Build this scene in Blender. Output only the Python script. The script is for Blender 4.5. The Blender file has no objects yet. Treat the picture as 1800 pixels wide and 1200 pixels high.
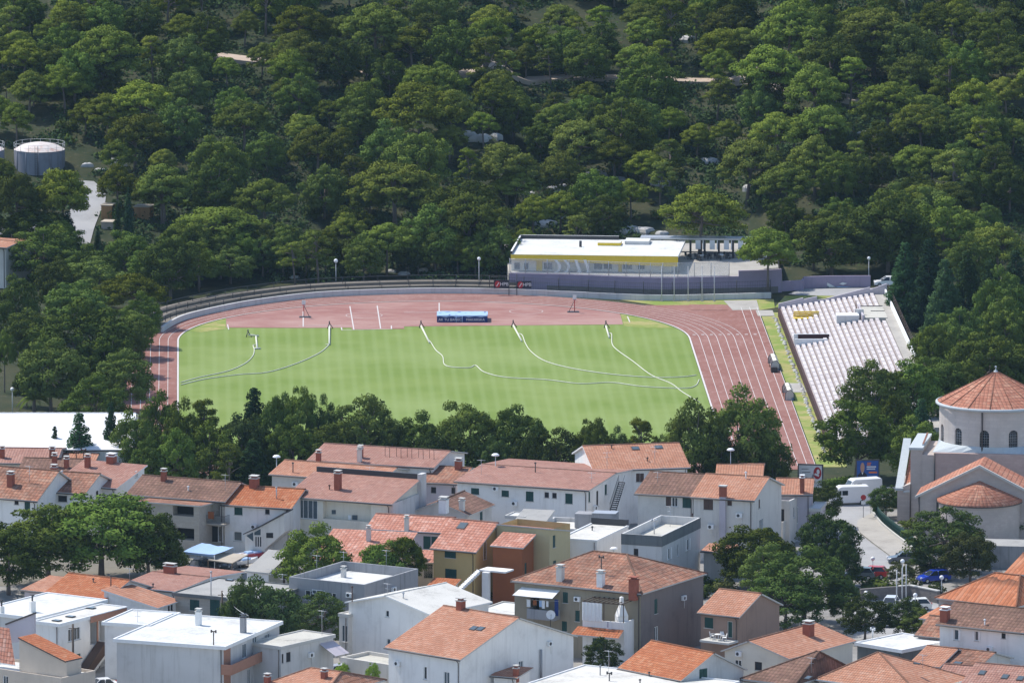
import bpy, bmesh, math, random
import numpy as np
from mathutils import Vector, Matrix, noise as mnoise
random.seed(7)
HAZE = 0.00002; EXPO = 0.52
SC = bpy.context.scene
COL = SC.collection
# ------------------------------------------------------------------ survey of the view
F = 18000.0; HC = 223.0; PITCH = math.atan(2800/18000.0)
CP, SP = math.cos(PITCH), math.sin(PITCH)
CAM = Vector((0, 0, HC))
def ray(u, v):
    a = (u-900)/F; b = (600-v)/F
    return Vector((a, CP+b*SP, -SP+b*CP))
def at(u, v, z=0.0):
    d = ray(u, v); t = (z-HC)/d.z
    return CAM + d*t
def proj(p):
    x, y, z = p[0], p[1], p[2]-HC
    f = y*CP - z*SP; up = y*SP + z*CP
    return 900+F*x/f, 600-F*up/f
def on_plane(u, v, P, n):
    d = ray(u, v); t = (P-CAM).dot(n)/d.dot(n)
    return CAM + d*t
def ppm(y): return F/math.hypot(y, HC)
Z = Vector((0, 0, 1))
def sstep(a, b, x):
    t = min(1, max(0, (x-a)/(b-a))); return t*t*(3-2*t)
def ground(x, y):
    """height of the land: level round the town and the stadium, a hill behind"""
    y0 = 1492.0
    if x < -20: y0 = 1492 - 4*sstep(-20, -45, x)
    if -4 < x < 40: y0 += 20*min(sstep(-4, 2, x), sstep(40, 34, x))
    if y <= y0: return 0.0
    d = y-y0
    h = 0.21*d - 0.21*18*(1-math.exp(-d/18.0))*0.55
    h += (mnoise.noise(Vector((x*0.03, y*0.03, 3.1)))*1.6 + mnoise.noise(Vector((x*0.11, y*0.11, 7.7)))*0.5)*min(1, d/18)
    return h
def hill_y(u, v, h=0.0):
    """distance at which something h metres high standing on the land shows its top at (u, v)"""
    lo, hi = 1150.0, 1850.0
    for _ in range(40):
        m = (lo+hi)/2
        x = (u-900)/F*math.hypot(m, HC)
        if proj((x, m, ground(x, m)+h))[1] > v: lo = m
        else: hi = m
    m = (lo+hi)/2
    return Vector(((u-900)/F*(m*CP-(ground((u-900)/F*m, m)-HC)*SP), m, 0))
# ------------------------------------------------------------------ objects
def tag(o, label=None, cat=None, group=None, kind=None):
    if label: o['label'] = label
    if cat: o['category'] = cat
    if group: o['group'] = group
    if kind: o['kind'] = kind
    return o
def empty(name, loc, label, cat, group=None):
    o = bpy.data.objects.new(name, None); COL.objects.link(o)
    o.location = loc; o.empty_display_size = 0.5
    return tag(o, label, cat, group)
def root_loc(o):
    l = Vector((0, 0, 0))
    while o is not None:
        l += o.location; o = o.parent
    return l
class MB:
    def __init__(s): s.v = []; s.f = []; s.m = []; s.uv = []; s.sm = []
    def face(s, pts, m=0, uv=None, smooth=False):
        i = len(s.v); s.v.extend(tuple(p) for p in pts)
        s.f.append(tuple(range(i, i+len(pts)))); s.m.append(m)
        s.uv.append(uv if uv else [(0, 0)]*len(pts)); s.sm.append(smooth)
    def box(s, o, e1, e2, L, D, z0, z1, m=0, mt=None):
        o = Vector((o[0], o[1], 0)); a = o; b = o+e1*L; c = b+e2*D; d = o+e2*D
        lo = [p+Z*z0 for p in (a, b, c, d)]; hi = [p+Z*z1 for p in (a, b, c, d)]
        s.face(hi, m if mt is None else mt); s.face(lo[::-1], m)
        for i in range(4):
            j = (i+1) % 4
            s.face([lo[i], lo[j], hi[j], hi[i]], m)
    def cbox(s, c, sx, sy, z0, z1, ang=0, m=0, mt=None):
        e1 = Vector((math.cos(ang), math.sin(ang), 0)); e2 = Vector((-e1.y, e1.x, 0))
        s.box(Vector((c[0], c[1], 0))-e1*sx/2-e2*sy/2, e1, e2, sx, sy, z0, z1, m, mt)
    def prism(s, pts, vec, m=0, mt=None):
        """closed solid: polygon pts pushed along vec"""
        q = [Vector(p)+vec for p in pts]
        s.face(pts[::-1], m); s.face(q, m if mt is None else mt)
        n = len(pts)
        for i in range(n):
            j = (i+1) % n
            s.face([pts[i], pts[j], q[j], q[i]], m)
    def slab(s, top, th, m=0, me=1, uv=None):
        """roof plane: top polygon + thickness downwards"""
        lo = [Vector(p)-Z*th for p in top]
        s.face(top, m, uv); s.face(lo[::-1], me)
        n = len(top)
        for i in range(n):
            j = (i+1) % n
            s.face([lo[i], lo[j], top[j], top[i]], me)
    def tube(s, pts, r, m=0, n=6, smooth=True, cap=True):
        pts = [Vector(p) for p in pts]
        if not isinstance(r, (list, tuple)): r = [r]*len(pts)
        rings = []
        for i, p in enumerate(pts):
            t = (pts[min(i+1, len(pts)-1)]-pts[max(i-1, 0)])
            t = t.normalized() if t.length > 1e-6 else Z
            a = t.cross(Vector((0.31, 0.2, 0.05)) if abs(t.z) > .9 else Z)
            a.normalize(); b = t.cross(a)
            rings.append([p+(a*math.cos(2*math.pi*k/n)+b*math.sin(2*math.pi*k/n))*r[i] for k in range(n)])
        for i in range(len(rings)-1):
            for k in range(n):
                j = (k+1) % n
                s.face([rings[i][k], rings[i+1][k], rings[i+1][j], rings[i][j]], m, None, smooth)
        if cap:
            s.face(rings[0], m); s.face(rings[-1][::-1], m)
    def lathe(s, c, prof, m=0, n=24, a0=0, a1=2*math.pi, smooth=True, uvs=None):
        c = Vector(c); full = abs(a1-a0-2*math.pi) < 1e-6
        for i in range(len(prof)-1):
            (r0, z0), (r1, z1) = prof[i], prof[i+1]
            for k in range(n):
                t0 = a0+(a1-a0)*k/n; t1 = a0+(a1-a0)*(k+1)/n
                P = lambda r, z, t: c+Vector((r*math.cos(t), r*math.sin(t), z))
                q = [P(r0, z0, t0), P(r0, z0, t1), P(r1, z1, t1), P(r1, z1, t0)]
                sl = math.hypot(r1-r0, z1-z0); rm = max(r0, r1)
                uv = [(t0*rm, 0), (t1*rm, 0), (t1*rm, sl), (t0*rm, sl)]
                if r1 < 1e-4: q = q[:3]; uv = uv[:3]
                elif r0 < 1e-4: q = [q[0], q[2], q[3]]; uv = [uv[0], uv[2], uv[3]]
                s.face(q, m, uv, smooth)
    def ball(s, c, r, m=0, n=12, k=8, sz=1.0):
        s.lathe(Vector(c), [(max(1e-5, r*math.sin(math.pi*i/k)), -sz*r*math.cos(math.pi*i/k)) for i in range(k+1)], m, n)
    def build(s, name, mats, parent=None, loc=None, keepuv=True):
        if not isinstance(mats, (list, tuple)): mats = [mats]
        base = root_loc(parent) if parent is not None else (Vector(loc) if loc is not None else Vector((0, 0, 0)))
        me = bpy.data.meshes.new(name)
        vv = [(x-base.x, y-base.y, z-base.z) for x, y, z in s.v]
        me.from_pydata(vv, [], s.f)
        for m in mats: me.materials.append(m)
        me.polygons.foreach_set('material_index', s.m)
        me.polygons.foreach_set('use_smooth', s.sm)
        ul = me.uv_layers.new(name='UVMap')
        flat = [c for f in s.uv for p in f for c in p]
        ul.data.foreach_set('uv', flat)
        bm = bmesh.new(); bm.from_mesh(me)
        bmesh.ops.remove_doubles(bm, verts=bm.verts, dist=0.0008)
        bm.to_mesh(me); bm.free()
        me.update()
        o = bpy.data.objects.new(name, me); COL.objects.link(o)
        if parent is not None: o.parent = parent
        elif loc is not None: o.location = loc
        return o
def copy_tree(o, parent=None):
    c = o.copy(); COL.objects.link(c)
    if parent is not None: c.parent = parent
    for ch in list(o.children): copy_tree(ch, c)
    return c
# ------------------------------------------------------------------ materials
def new_mat(name):
    m = bpy.data.materials.new(name); m.use_nodes = True
    nt = m.node_tree; nt.nodes.clear()
    out = nt.nodes.new('ShaderNodeOutputMaterial')
    return m, nt, out
def N(nt, t, **kw):
    n = nt.nodes.new(t)
    for k, v in kw.items():
        if k in n.inputs.keys() if hasattr(n.inputs, 'keys') else False: n.inputs[k].default_value = v
        else: setattr(n, k, v)
    return n
def rgb(c): return (c[0], c[1], c[2], 1)
def mixc(nt, fac, a, b, mode='MIX'):
    n = nt.nodes.new('ShaderNodeMix'); n.data_type = 'RGBA'; n.blend_type = mode
    for i, x in ((0, fac), (6, a), (7, b)):
        if hasattr(x, 'links') or hasattr(x, 'is_linked'): nt.links.new(x, n.inputs[i])
        elif i == 0: n.inputs[0].default_value = x
        else: n.inputs[i].default_value = rgb(x)
    return n.outputs[2]
def mth(nt, op, a, b=None, c=None):
    n = nt.nodes.new('ShaderNodeMath'); n.operation = op
    for i, x in enumerate((a, b, c)):
        if x is None: continue
        if hasattr(x, 'is_linked'): nt.links.new(x, n.inputs[i])
        else: n.inputs[i].default_value = x
    return n.outputs[0]
def ramp(nt, fac, p0, p1):
    n = nt.nodes.new('ShaderNodeMapRange'); n.clamp = True
    nt.links.new(fac, n.inputs[0]); n.inputs[1].default_value = p0; n.inputs[2].default_value = p1
    return n.outputs[0]
def noise(nt, scale, detail=4, rough=.55, vec=None, off=None):
    n = nt.nodes.new('ShaderNodeTexNoise'); n.inputs['Scale'].default_value = scale
    n.inputs['Detail'].default_value = detail; n.inputs['Roughness'].default_value = rough
    if vec is not None: nt.links.new(vec, n.inputs['Vector'])
    return n.outputs['Fac']
def pos(nt, sx=1, sy=1, sz=1):
    g = nt.nodes.new('ShaderNodeNewGeometry')
    m = nt.nodes.new('ShaderNodeMapping'); m.inputs['Scale'].default_value = (sx, sy, sz)
    nt.links.new(g.outputs['Position'], m.inputs['Vector'])
    return m.outputs['Vector']
def finish(nt, out, col, rough=.85, bump=None, bs=.3, bd=.02, spec=.25, metal=0):
    p = nt.nodes.new('ShaderNodeBsdfPrincipled')
    if hasattr(col, 'is_linked'): nt.links.new(col, p.inputs['Base Color'])
    else: p.inputs['Base Color'].default_value = rgb(col)
    p.inputs['Roughness'].default_value = rough
    p.inputs['Specular IOR Level'].default_value = spec; p.inputs['Metallic'].default_value = metal
    if bump is not None:
        b = nt.nodes.new('ShaderNodeBump'); b.inputs['Strength'].default_value = bs; b.inputs['Distance'].default_value = bd
        nt.links.new(bump, b.inputs['Height']); nt.links.new(b.outputs[0], p.inputs['Normal'])
    nt.links.new(p.outputs[0], out.inputs[0])
def plain(name, c, rough=.6, spec=.3, metal=0, var=.12):
    m, nt, out = new_mat(name)
    f = noise(nt, 2.5, 3, .6, pos(nt))
    col = mixc(nt, f, [x*(1-var) for x in c], [min(1, x*(1+var)) for x in c])
    finish(nt, out, col, rough, spec=spec, metal=metal)
    return m
def plaster(name, c, dirt=(.30, .28, .25), amt=.45, streak=.5):
    """rendered wall: blotches, rain streaks and grime patches of their own shape"""
    m, nt, out = new_mat(name)
    b = noise(nt, .35, 5, .6, pos(nt))
    s = noise(nt, 1.0, 4, .65, pos(nt, 1.6, 1.6, .12))
    g = noise(nt, 6, 3, .6, pos(nt))
    col = mixc(nt, ramp(nt, b, .35, .75), c, [x*.88 for x in c])
    col = mixc(nt, mth(nt, 'MULTIPLY', ramp(nt, s, .52, .78), streak*.8), col, dirt)
    col = mixc(nt, mth(nt, 'MULTIPLY', ramp(nt, b, .58, .82), amt*.8), col, dirt)
    finish(nt, out, col, .9, g, .25, .01, .15)
    return m
def tiles(name, c1, c2, c3, age=.4, cw=.34, rh=.42, dark=(.12, .075, .055)):
    """clay pantiles laid out in metres by the UV map: courses, rolls, odd tiles and lichen"""
    m, nt, out = new_mat(name)
    uv = nt.nodes.new('ShaderNodeUVMap'); sep = nt.nodes.new('ShaderNodeSeparateXYZ')
    nt.links.new(uv.outputs[0], sep.inputs[0])
    w = noise(nt, .8, 2, .5, pos(nt))
    U = mth(nt, 'DIVIDE', sep.outputs[0], cw)
    V = mth(nt, 'ADD', mth(nt, 'DIVIDE', sep.outputs[1], rh), mth(nt, 'MULTIPLY', w, .35))
    fu, fv = mth(nt, 'FLOOR', U), mth(nt, 'FLOOR', V)
    cb = nt.nodes.new('ShaderNodeCombineXYZ'); nt.links.new(fu, cb.inputs[0]); nt.links.new(fv, cb.inputs[1])
    wn = nt.nodes.new('ShaderNodeTexWhiteNoise'); wn.noise_dimensions = '2D'; nt.links.new(cb.outputs[0], wn.inputs['Vector'])
    r = wn.outputs['Value']
    col = mixc(nt, r, c1, c2)
    col = mixc(nt, mth(nt, 'MULTIPLY', ramp(nt, r, .62, .95), .85), col, c3); col = mixc(nt, mth(nt, 'MULTIPLY', ramp(nt, r, .22, .0), .55), col, [x*.55 for x in c2])
    big = noise(nt, .30, 6, .7, pos(nt))
    mid = noise(nt, 1.3, 5, .7, pos(nt))
    col = mixc(nt, ramp(nt, big, .38, .66), col, mixc(nt, .5, [x*.8 for x in c2], dark if age > .3 else c2)); col = mixc(nt, mth(nt, 'MULTIPLY', ramp(nt, mid, .5, .72), .45), col, [min(1, x*1.25+.03) for x in c3])
    col = mixc(nt, mth(nt, 'MULTIPLY', ramp(nt, mth(nt, 'ADD', mth(nt, 'MULTIPLY', mid, .65), mth(nt, 'MULTIPLY', r, .35)), .62-.25*age, .85-.2*age), age), col, dark)
    ru = mth(nt, 'ABSOLUTE', mth(nt, 'SINE', mth(nt, 'MULTIPLY', U, math.pi)))
    rv = mth(nt, 'SUBTRACT', 1.0, mth(nt, 'FRACT', V))
    seam = mth(nt, 'MULTIPLY', ramp(nt, rv, .22, .0), .75)
    col = mixc(nt, seam, col, [x*.45 for x in dark])
    col = mixc(nt, mth(nt, 'MULTIPLY', ramp(nt, ru, .35, .0), .6), col, [x*.5 for x in dark])
    h = mth(nt, 'ADD', mth(nt, 'MULTIPLY', ru, .6), mth(nt, 'MULTIPLY', rv, .7))
    h = mth(nt, 'ADD', h, mth(nt, 'MULTIPLY', r, .25))
    finish(nt, out, col, .88, h, .8, .07, .15)
    return m
def flatroof(name, c, dirt, amt=.5):
    m, nt, out = new_mat(name)
    a = noise(nt, .25, 6, .62, pos(nt)); b = noise(nt, 1.7, 5, .7, pos(nt))
    col = mixc(nt, ramp(nt, a, .38, .68), c, [x*.86 for x in c])
    col = mixc(nt, mth(nt, 'MULTIPLY', ramp(nt, mth(nt, 'MULTIPLY', a, b), .27, .42), amt), col, dirt)
    finish(nt, out, col, .8, b, .15, .01, .2)
    return m
def stone(name, c1, c2, mortar, sc=1.0):
    m, nt, out = new_mat(name)
    g = nt.nodes.new('ShaderNodeNewGeometry'); sp = nt.nodes.new('ShaderNodeSeparateXYZ'); nt.links.new(g.outputs['Position'], sp.inputs[0])
    cb = nt.nodes.new('ShaderNodeCombineXYZ')
    nt.links.new(mth(nt, 'ADD', sp.outputs[0], mth(nt, 'MULTIPLY', sp.outputs[1], .9)), cb.inputs[0]); nt.links.new(sp.outputs[2], cb.inputs[1])
    br = nt.nodes.new('ShaderNodeTexBrick'); nt.links.new(cb.outputs[0], br.inputs['Vector'])
    br.inputs['Scale'].default_value = sc; br.inputs['Color1'].default_value = rgb(c1); br.inputs['Color2'].default_value = rgb(c2)
    br.inputs['Mortar'].default_value = rgb(mortar); br.inputs['Mortar Size'].default_value = .012
    br.inputs['Brick Width'].default_value = .7; br.inputs['Row Height'].default_value = .35
    n = noise(nt, .5, 5, .6, pos(nt))
    col = mixc(nt, ramp(nt, n, .3, .75), br.outputs[0], [x*.75 for x in c1])
    finish(nt, out, col, .9, noise(nt, 5, 3, .6, pos(nt)), .3, .02, .15)
    return m
def foliage(name, ca, cb, cc, trans=.09):
    """needles or leaves: each tree a little different, light and dark tufts"""
    m, nt, out = new_mat(name)
    oi = nt.nodes.new('ShaderNodeObjectInfo')
    tc = nt.nodes.new('ShaderNodeTexCoord')
    n = noise(nt, .9, 3, .6, tc.outputs['Object'])
    col = mixc(nt, ramp(nt, n, .32, .68), ca, cb)
    col = mixc(nt, mth(nt, 'MULTIPLY', oi.outputs['Random'], .75), col, cc)
    hs = nt.nodes.new('ShaderNodeHueSaturation')
    nt.links.new(col, hs.inputs['Color'])
    rr = mth(nt, 'FRACT', mth(nt, 'MULTIPLY', oi.outputs['Random'], 7.31))
    nt.links.new(mth(nt, 'ADD', mth(nt, 'MULTIPLY', rr, .85), .52), hs.inputs['Value'])
    hs.inputs['Hue'].default_value = .5
    nt.links.new(mth(nt, 'ADD', mth(nt, 'MULTIPLY', mth(nt, 'FRACT', mth(nt, 'MULTIPLY', oi.outputs['Random'], 3.7)), .03), .485), hs.inputs['Hue'])
    d = nt.nodes.new('ShaderNodeBsdfDiffuse'); t = nt.nodes.new('ShaderNodeBsdfTranslucent')
    nt.links.new(hs.outputs[0], d.inputs[0]); nt.links.new(hs.outputs[0], t.inputs[0])
    mx = nt.nodes.new('ShaderNodeMixShader'); mx.inputs[0].default_value = trans
    nt.links.new(d.outputs[0], mx.inputs[1]); nt.links.new(t.outputs[0], mx.inputs[2])
    nt.links.new(mx.outputs[0], out.inputs[0])
    return m
M = {}
M['white'] = plaster('white_render', (.82, .80, .765), amt=.35, streak=.35)
M['offwhite'] = plaster('offwhite_render', (.66, .63, .58), amt=.4)
M['cream'] = plaster('cream_render', (.70, .66, .56), amt=.25, streak=.3)
M['greywhite'] = plaster('grey_white_render', (.60, .59, .575), amt=.5, streak=.6)
M['grey'] = plaster('grey_concrete', (.33, .33, .34), dirt=(.12, .12, .12), amt=.6, streak=.8)
M['darkgrey'] = plaster('dark_concrete', (.17, .18, .18), dirt=(.07, .07, .07), amt=.6, streak=.8)
M['tan'] = plaster('tan_render', (.32, .28, .21), dirt=(.14, .12, .10), amt=.5, streak=.5)
M['brownwall'] = plaster('brown_render', (.33, .23, .18), dirt=(.15, .11, .09), amt=.5, streak=.5)
M['tanshade'] = plaster('shaded_tan_render', (.21, .18, .17), dirt=(.09, .08, .08), amt=.7, streak=.7)  # darker tan: shade of the right-hand wall put into its colour
M['ochre'] = plaster('ochre_render', (.58, .42, .19), amt=.1, streak=.12)
M['ochre2'] = plaster('pale_ochre_render', (.55, .46, .27), amt=.15, streak=.2)
M['rust'] = plaster('rust_render', (.30, .105, .045), dirt=(.18, .07, .04), amt=.25, streak=.2)
M['beige'] = plaster('beige_render', (.56, .48, .40), amt=.25, streak=.3)
M['lilac'] = plaster('lilac_render', (.50, .46, .50), amt=.25, streak=.35)
M['palestone'] = stone('pale_stone', (.48, .44, .38), (.40, .36, .31), (.33, .31, .28), 1.6)
M['churchstone'] = stone('church_stone', (.54, .47, .425), (.48, .405, .37), (.43, .38, .34), 1.1)
M['yardsoil'] = flatroof('yard_soil', (.20, .18, .14), (.12, .11, .09), .6)
M['pinkstone'] = stone('pink_stone', (.52, .385, .345), (.46, .33, .30), (.40, .33, .30), 1.1)
M['drumstone'] = stone('drum_stone', (.62, .555, .51), (.56, .50, .465), (.48, .44, .41), .8)
M['rubble'] = stone('rubble_stone', (.22, .20, .19), (.15, .14, .135), (.10, .10, .10), 1.8)
M['T_salmon'] = tiles('salmon_tiles', (.50, .245, .155), (.43, .195, .12), (.56, .33, .235), .25)
M['T_pink'] = tiles('faded_pink_tiles', (.42, .225, .17), (.35, .175, .135), (.48, .29, .235), .3, .36, .45)
M['T_orange'] = tiles('orange_tiles', (.47, .17, .075), (.40, .125, .055), (.54, .26, .14), .22)
M['T_old'] = tiles('weathered_tiles', (.44, .21, .13), (.31, .13, .085), (.56, .34, .24), .5, .5, .6)
M['T_brown'] = tiles('brown_lichen_tiles', (.27, .15, .11), (.19, .105, .08), (.46, .26, .18), .7, .5, .6)
M['T_rosy'] = tiles('rosy_roman_tiles', (.52, .235, .165), (.46, .19, .13), (.66, .40, .32), .15, .46, .55)
M['T_church'] = tiles('church_tiles', (.46, .20, .13), (.39, .155, .10), (.62, .34, .23), .3, .50, .62)
M['T_ribbed'] = tiles('ribbed_orange_tiles', (.50, .185, .09), (.44, .15, .07), (.56, .26, .15), .2, .55, 6.0)
M['F_white'] = flatroof('white_membrane', (.64, .64, .62), (.36, .35, .33), .7)
M['F_hall'] = flatroof('white_hall_sheet', (.80, .80, .80), (.6, .6, .59), .4)
M['F_cream'] = flatroof('pale_screed', (.62, .60, .55), (.32, .30, .27), .65)
M['F_grey'] = flatroof('grey_felt', (.36, .35, .33), (.2, .2, .19), .6)
M['F_beige'] = flatroof('stained_screed', (.52, .50, .44), (.22, .21, .19), .7)
M['trim'] = plain('white_trim', (.78, .78, .77), .6)
M['stonetrim'] = plain('stone_coping', (.50, .49, .46), .85)
M['gutter'] = plain('dark_gutter', (.09, .075, .07), .6)
M['brick'] = plain('red_brick', (.30, .095, .06), .9, var=.3)
M['brickp'] = plain('terracotta_facing', (.36, .185, .125), .9, var=.2)
M['glass'] = plain('dark_glass', (.025, .032, .04), .12, .6)
M['glassb'] = plain('pale_glass', (.075, .10, .115), .15, .6)
M['dark'] = plain('dark_opening', (.03, .03, .033), .9)
M['green'] = plain('green_shutter_paint', (.018, .062, .052), .55)
M['brownp'] = plain('brown_paint', (.10, .06, .045), .6)
M['metal'] = plain('galvanised_metal', (.45, .46, .48), .45, .5, .6)
M['dmetal'] = plain('dark_metal', (.055, .055, .06), .5, .4, .3)
M['lead'] = plain('grey_lead_sheet', (.44, .48, .50), .7)
M['pole'] = plain('painted_pole', (.55, .56, .57), .5)
M['globe'] = plain('opal_globe', (.86, .86, .86), .3)
M['wood'] = plain('weathered_timber', (.11, .08, .06), .9)
M['bark'] = plain('pine_bark', (.17, .14, .125), .95, var=.35)
M['rock'] = flatroof('limestone', (.50, .49, .47), (.20, .19, .17), .8)
M['blue'] = plain('blue_vinyl', (.012, .035, .16), .55)
M['skyblue'] = plain('pale_blue_sheet', (.33, .47, .68), .6, var=.15)
M['red'] = plain('red_paint', (.42, .03, .035), .5)
M['purple'] = plaster('purple_render', (.32, .27, .36), dirt=(.16, .13, .19), amt=.3, streak=.4)
M['yellow'] = plain('yellow_fascia', (.74, .53, .06), .7)
M['seat'] = flatroof('pinkish_terrace_concrete', (.62, .57, .555), (.42, .31, .30), .5)
M['maroon'] = plain('maroon_paint', (.055, .024, .022), .8)
M['seatshade'] = flatroof('shaded_step_concrete', (.36, .31, .30), (.22, .17, .165), .6)  # treads coloured darker to stand for the shade lines under the risers
M['cloth'] = plain('cloth', (.75, .75, .74), .9)
M['tyre'] = plain('tyre_rubber', (.02, .02, .02), .9)
M['L_pine'] = foliage('pine_needles', (.122, .165, .022), (.192, .234, .034), (.122, .148, .038))
M['L_dark'] = foliage('dark_needles', (.042, .085, .028), (.062, .112, .036), (.035, .072, .040))
M['L_bush'] = foliage('bushy_pine_needles', (.088, .136, .023), (.143, .192, .034), (.088, .120, .034))
M['L_leaf'] = foliage('broad_leaves', (.066, .100, .023), (.100, .138, .032), (.054, .086, .032))
M['L_olive'] = foliage('olive_leaves', (.10, .115, .035), (.13, .14, .045), (.09, .105, .04))
M['L_light'] = foliage('light_leaves', (.18, .28, .03), (.22, .30, .045), (.15, .24, .04))
# ------------------------------------------------------------------ buildings
DBG = []
WIN = {  # kind: (pane material, frame material, shutter material)
    'g': ('glass', 'trim', None), 'd': ('dark', 'gutter', None), 's': ('dark', 'green', 'green'),
    'w': ('glassb', 'trim', 'trim'), 'b': ('dark', 'brownp', 'brownp'), 'p': ('glassb', 'trim', None)}
def dirs(A, B, C=None, ang=None):
    e = (B-A); e.z = 0
    L = e.length
    if ang is not None: a = math.radians(ang)
    else:
        a = math.atan2(e.y, e.x)
        if C is not None:
            g = (C-B); g.z = 0
            b = math.atan2(g.y, g.x)-math.pi/2
            w1, w2 = L**2, g.length**2
            a = (a*w1+b*w2)/(w1+w2)
    e1 = Vector((math.cos(a), math.sin(a), 0)); e2 = Vector((-e1.y, e1.x, 0))
    return e1, e2
class House:
    """a building set out from two eave corners (A, B), an eave height and a direction"""
    def __init__(s, label, A, B, ze, C=None, D=None, ridge=None, rs='A', roof='gable', wall='white', tile='T_salmon',
                 zb=-0.05, ov=.35, name='house', cat='house', group=None, wins=(), ang=None, h=None, trim='stonetrim', par=0.0,
                 deck='F_white', apexf=None, root=None, gutter=True, ridge2=None, part=None, slabt=.28, wallR=None):
        s.wallR = wallR
        a, b = at(A[0], A[1], ze), at(B[0], B[1], ze)
        c = at(C[0], C[1], ze) if C else None
        s.e1, s.e2 = dirs(a, b, c, -ang if ang is not None else None)
        # keep B, slide A along e1 so that its column in the view stays
        s.B = b
        s.L = max(1.0, (on_plane(A[0], A[1], b, s.e2)-b).dot(-s.e1))
        s.A = b - s.e1*s.L
        s.ze, s.zb = ze, zb
        s.roof = roof; s.h = h or 0
        if c is not None and D is None: D = (on_plane(C[0], C[1], b, s.e1)-b).dot(s.e2)
        if ridge is not None:
            P0 = s.A if rs == 'A' else s.B
            if roof in ('gable', 'shed'):
                if D is None:
                    p = on_plane(ridge[0], ridge[1], P0, s.e1); t = (p-P0).dot(s.e2); s.h = p.z-ze
                    D = 2*t if roof == 'gable' else t
                else:
                    q = P0 + s.e2*(D/2 if roof == 'gable' else D)
                    s.h = on_plane(ridge[0], ridge[1], q, Vector((0, 1, 0))).z-ze
            elif roof == 'perp':
                p = on_plane(ridge[0], ridge[1], s.A, s.e2); s.h = p.z-ze
                s.xf = (p-s.A).dot(s.e1)/s.L if apexf is None else apexf
            elif roof == 'hip':
                q = s.A + s.e2*(D/2)
                p = on_plane(ridge[0], ridge[1], q, s.e2); s.h = p.z-ze; s.x1 = (p-q).dot(s.e1)
                s.x2 = (on_plane(ridge2[0], ridge2[1], q, s.e2)-q).dot(s.e1) if ridge2 else s.x1+.3
        s.D = D
        DBG.append((label[:34], 'L%.1f D%.1f h%.1f a%.0f' % (s.L, s.D, s.h, -math.degrees(math.atan2(s.e1.y, s.e1.x))), 'foot v %.0f' % proj(Vector((s.B.x, s.B.y, 0)))[1], 'Y %.0f' % s.B.y))
        base = Vector((s.A.x, s.A.y, max(0, zb)))
        if root is None:
            s.root = empty(name, base, label, cat, group)
            if s.root: s.own = True
        else: s.root = root
        s.wallm, s.tilem, s.trimm = M[wall], M[tile], M[trim]
        s.par, s.deck, s.ov, s.gut = par, M[deck], ov, gutter
        s.slabt = slabt
        s.part = part
        s.mk_walls(wins); s.mk_roof()
    # faces: origin, along, inward normal, length
    def fr(s, k):
        A = Vector((s.A.x, s.A.y, 0)); e1, e2, L, D = s.e1, s.e2, s.L, s.D
        return {'F': (A, e1, e2, L), 'R': (A+e1*L, e2, -e1, D), 'L': (A+e2*D, -e2, e1, D), 'K': (A+e1*L+e2*D, -e1, -e2, L)}[k]
    def top(s):  # wall top (parapet included)
        return s.ze
    def mk_walls(s, wins):
        zt = s.ze - (0 if s.roof == 'flat' else .02)
        if s.roof == 'flat' and s.par == 0: zt = s.ze-s.slabt
        mb = MB(); made = []
        spec = {k: [] for k in 'FRLK'}
        for w in wins:
            k, u, v, ww, hh, ty = w[:6]
            o, al, nin, ln = s.fr(k)
            p = on_plane(u, v, o, nin)
            x = (p-o).dot(al); z = p.z
            x0, x1 = max(.12, x-ww/2), min(ln-.12, x+ww/2)
            z0, z1 = z-hh/2, z+hh/2
            if x1-x0 < .2: continue
            spec[k].append([x0, x1, z0, z1, ty, z1 < zt-.08 and z0 > s.zb+.02])
        for k in 'FRLK':
            o, al, nin, ln = s.fr(k)
            P = lambda x, z, d=0, o=o, al=al, nin=nin: o+al*x+nin*d+Z*z
            holes = [w for w in spec[k] if w[5]]
            # drop overlapping holes
            ok = []
            for w in holes:
                if all(w[0] >= q[1]-.01 or w[1] <= q[0]+.01 or w[2] >= q[3]-.01 or w[3] <= q[2]+.01 for q in ok): ok.append(w)
                else: w[5] = False
            xs = sorted(set([0, ln]+[w[0] for w in ok]+[w[1] for w in ok]))
            zs = sorted(set([s.zb, zt]+[w[2] for w in ok]+[w[3] for w in ok]))
            for i in range(len(xs)-1):
                for j in range(len(zs)-1):
                    cx, cz = (xs[i]+xs[i+1])/2, (zs[j]+zs[j+1])/2
                    if any(w[0] < cx < w[1] and w[2] < cz < w[3] for w in ok): continue
                    mb.face([P(xs[i], zs[j]), P(xs[i+1], zs[j]), P(xs[i+1], zs[j+1]), P(xs[i], zs[j+1])], 1 if (k == 'R' and s.wallR) else 0)
            for w in spec[k]:
                x0, x1, z0, z1, ty, hole = w
                dp = {'l': .9, 'L': 1.0, 'o': 1.4}.get(ty, .22)
                if hole:
                    q = [(x0, z0), (x1, z0), (x1, z1), (x0, z1)]
                    for i in range(4):
                        j = (i+1) % 4
                        mb.face([P(*q[i]), P(*q[i], dp), P(*q[j], dp), P(*q[j])])
                made.append((k, P, w, dp))
        # gable triangles
        H, xz = s.h, None
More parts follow.
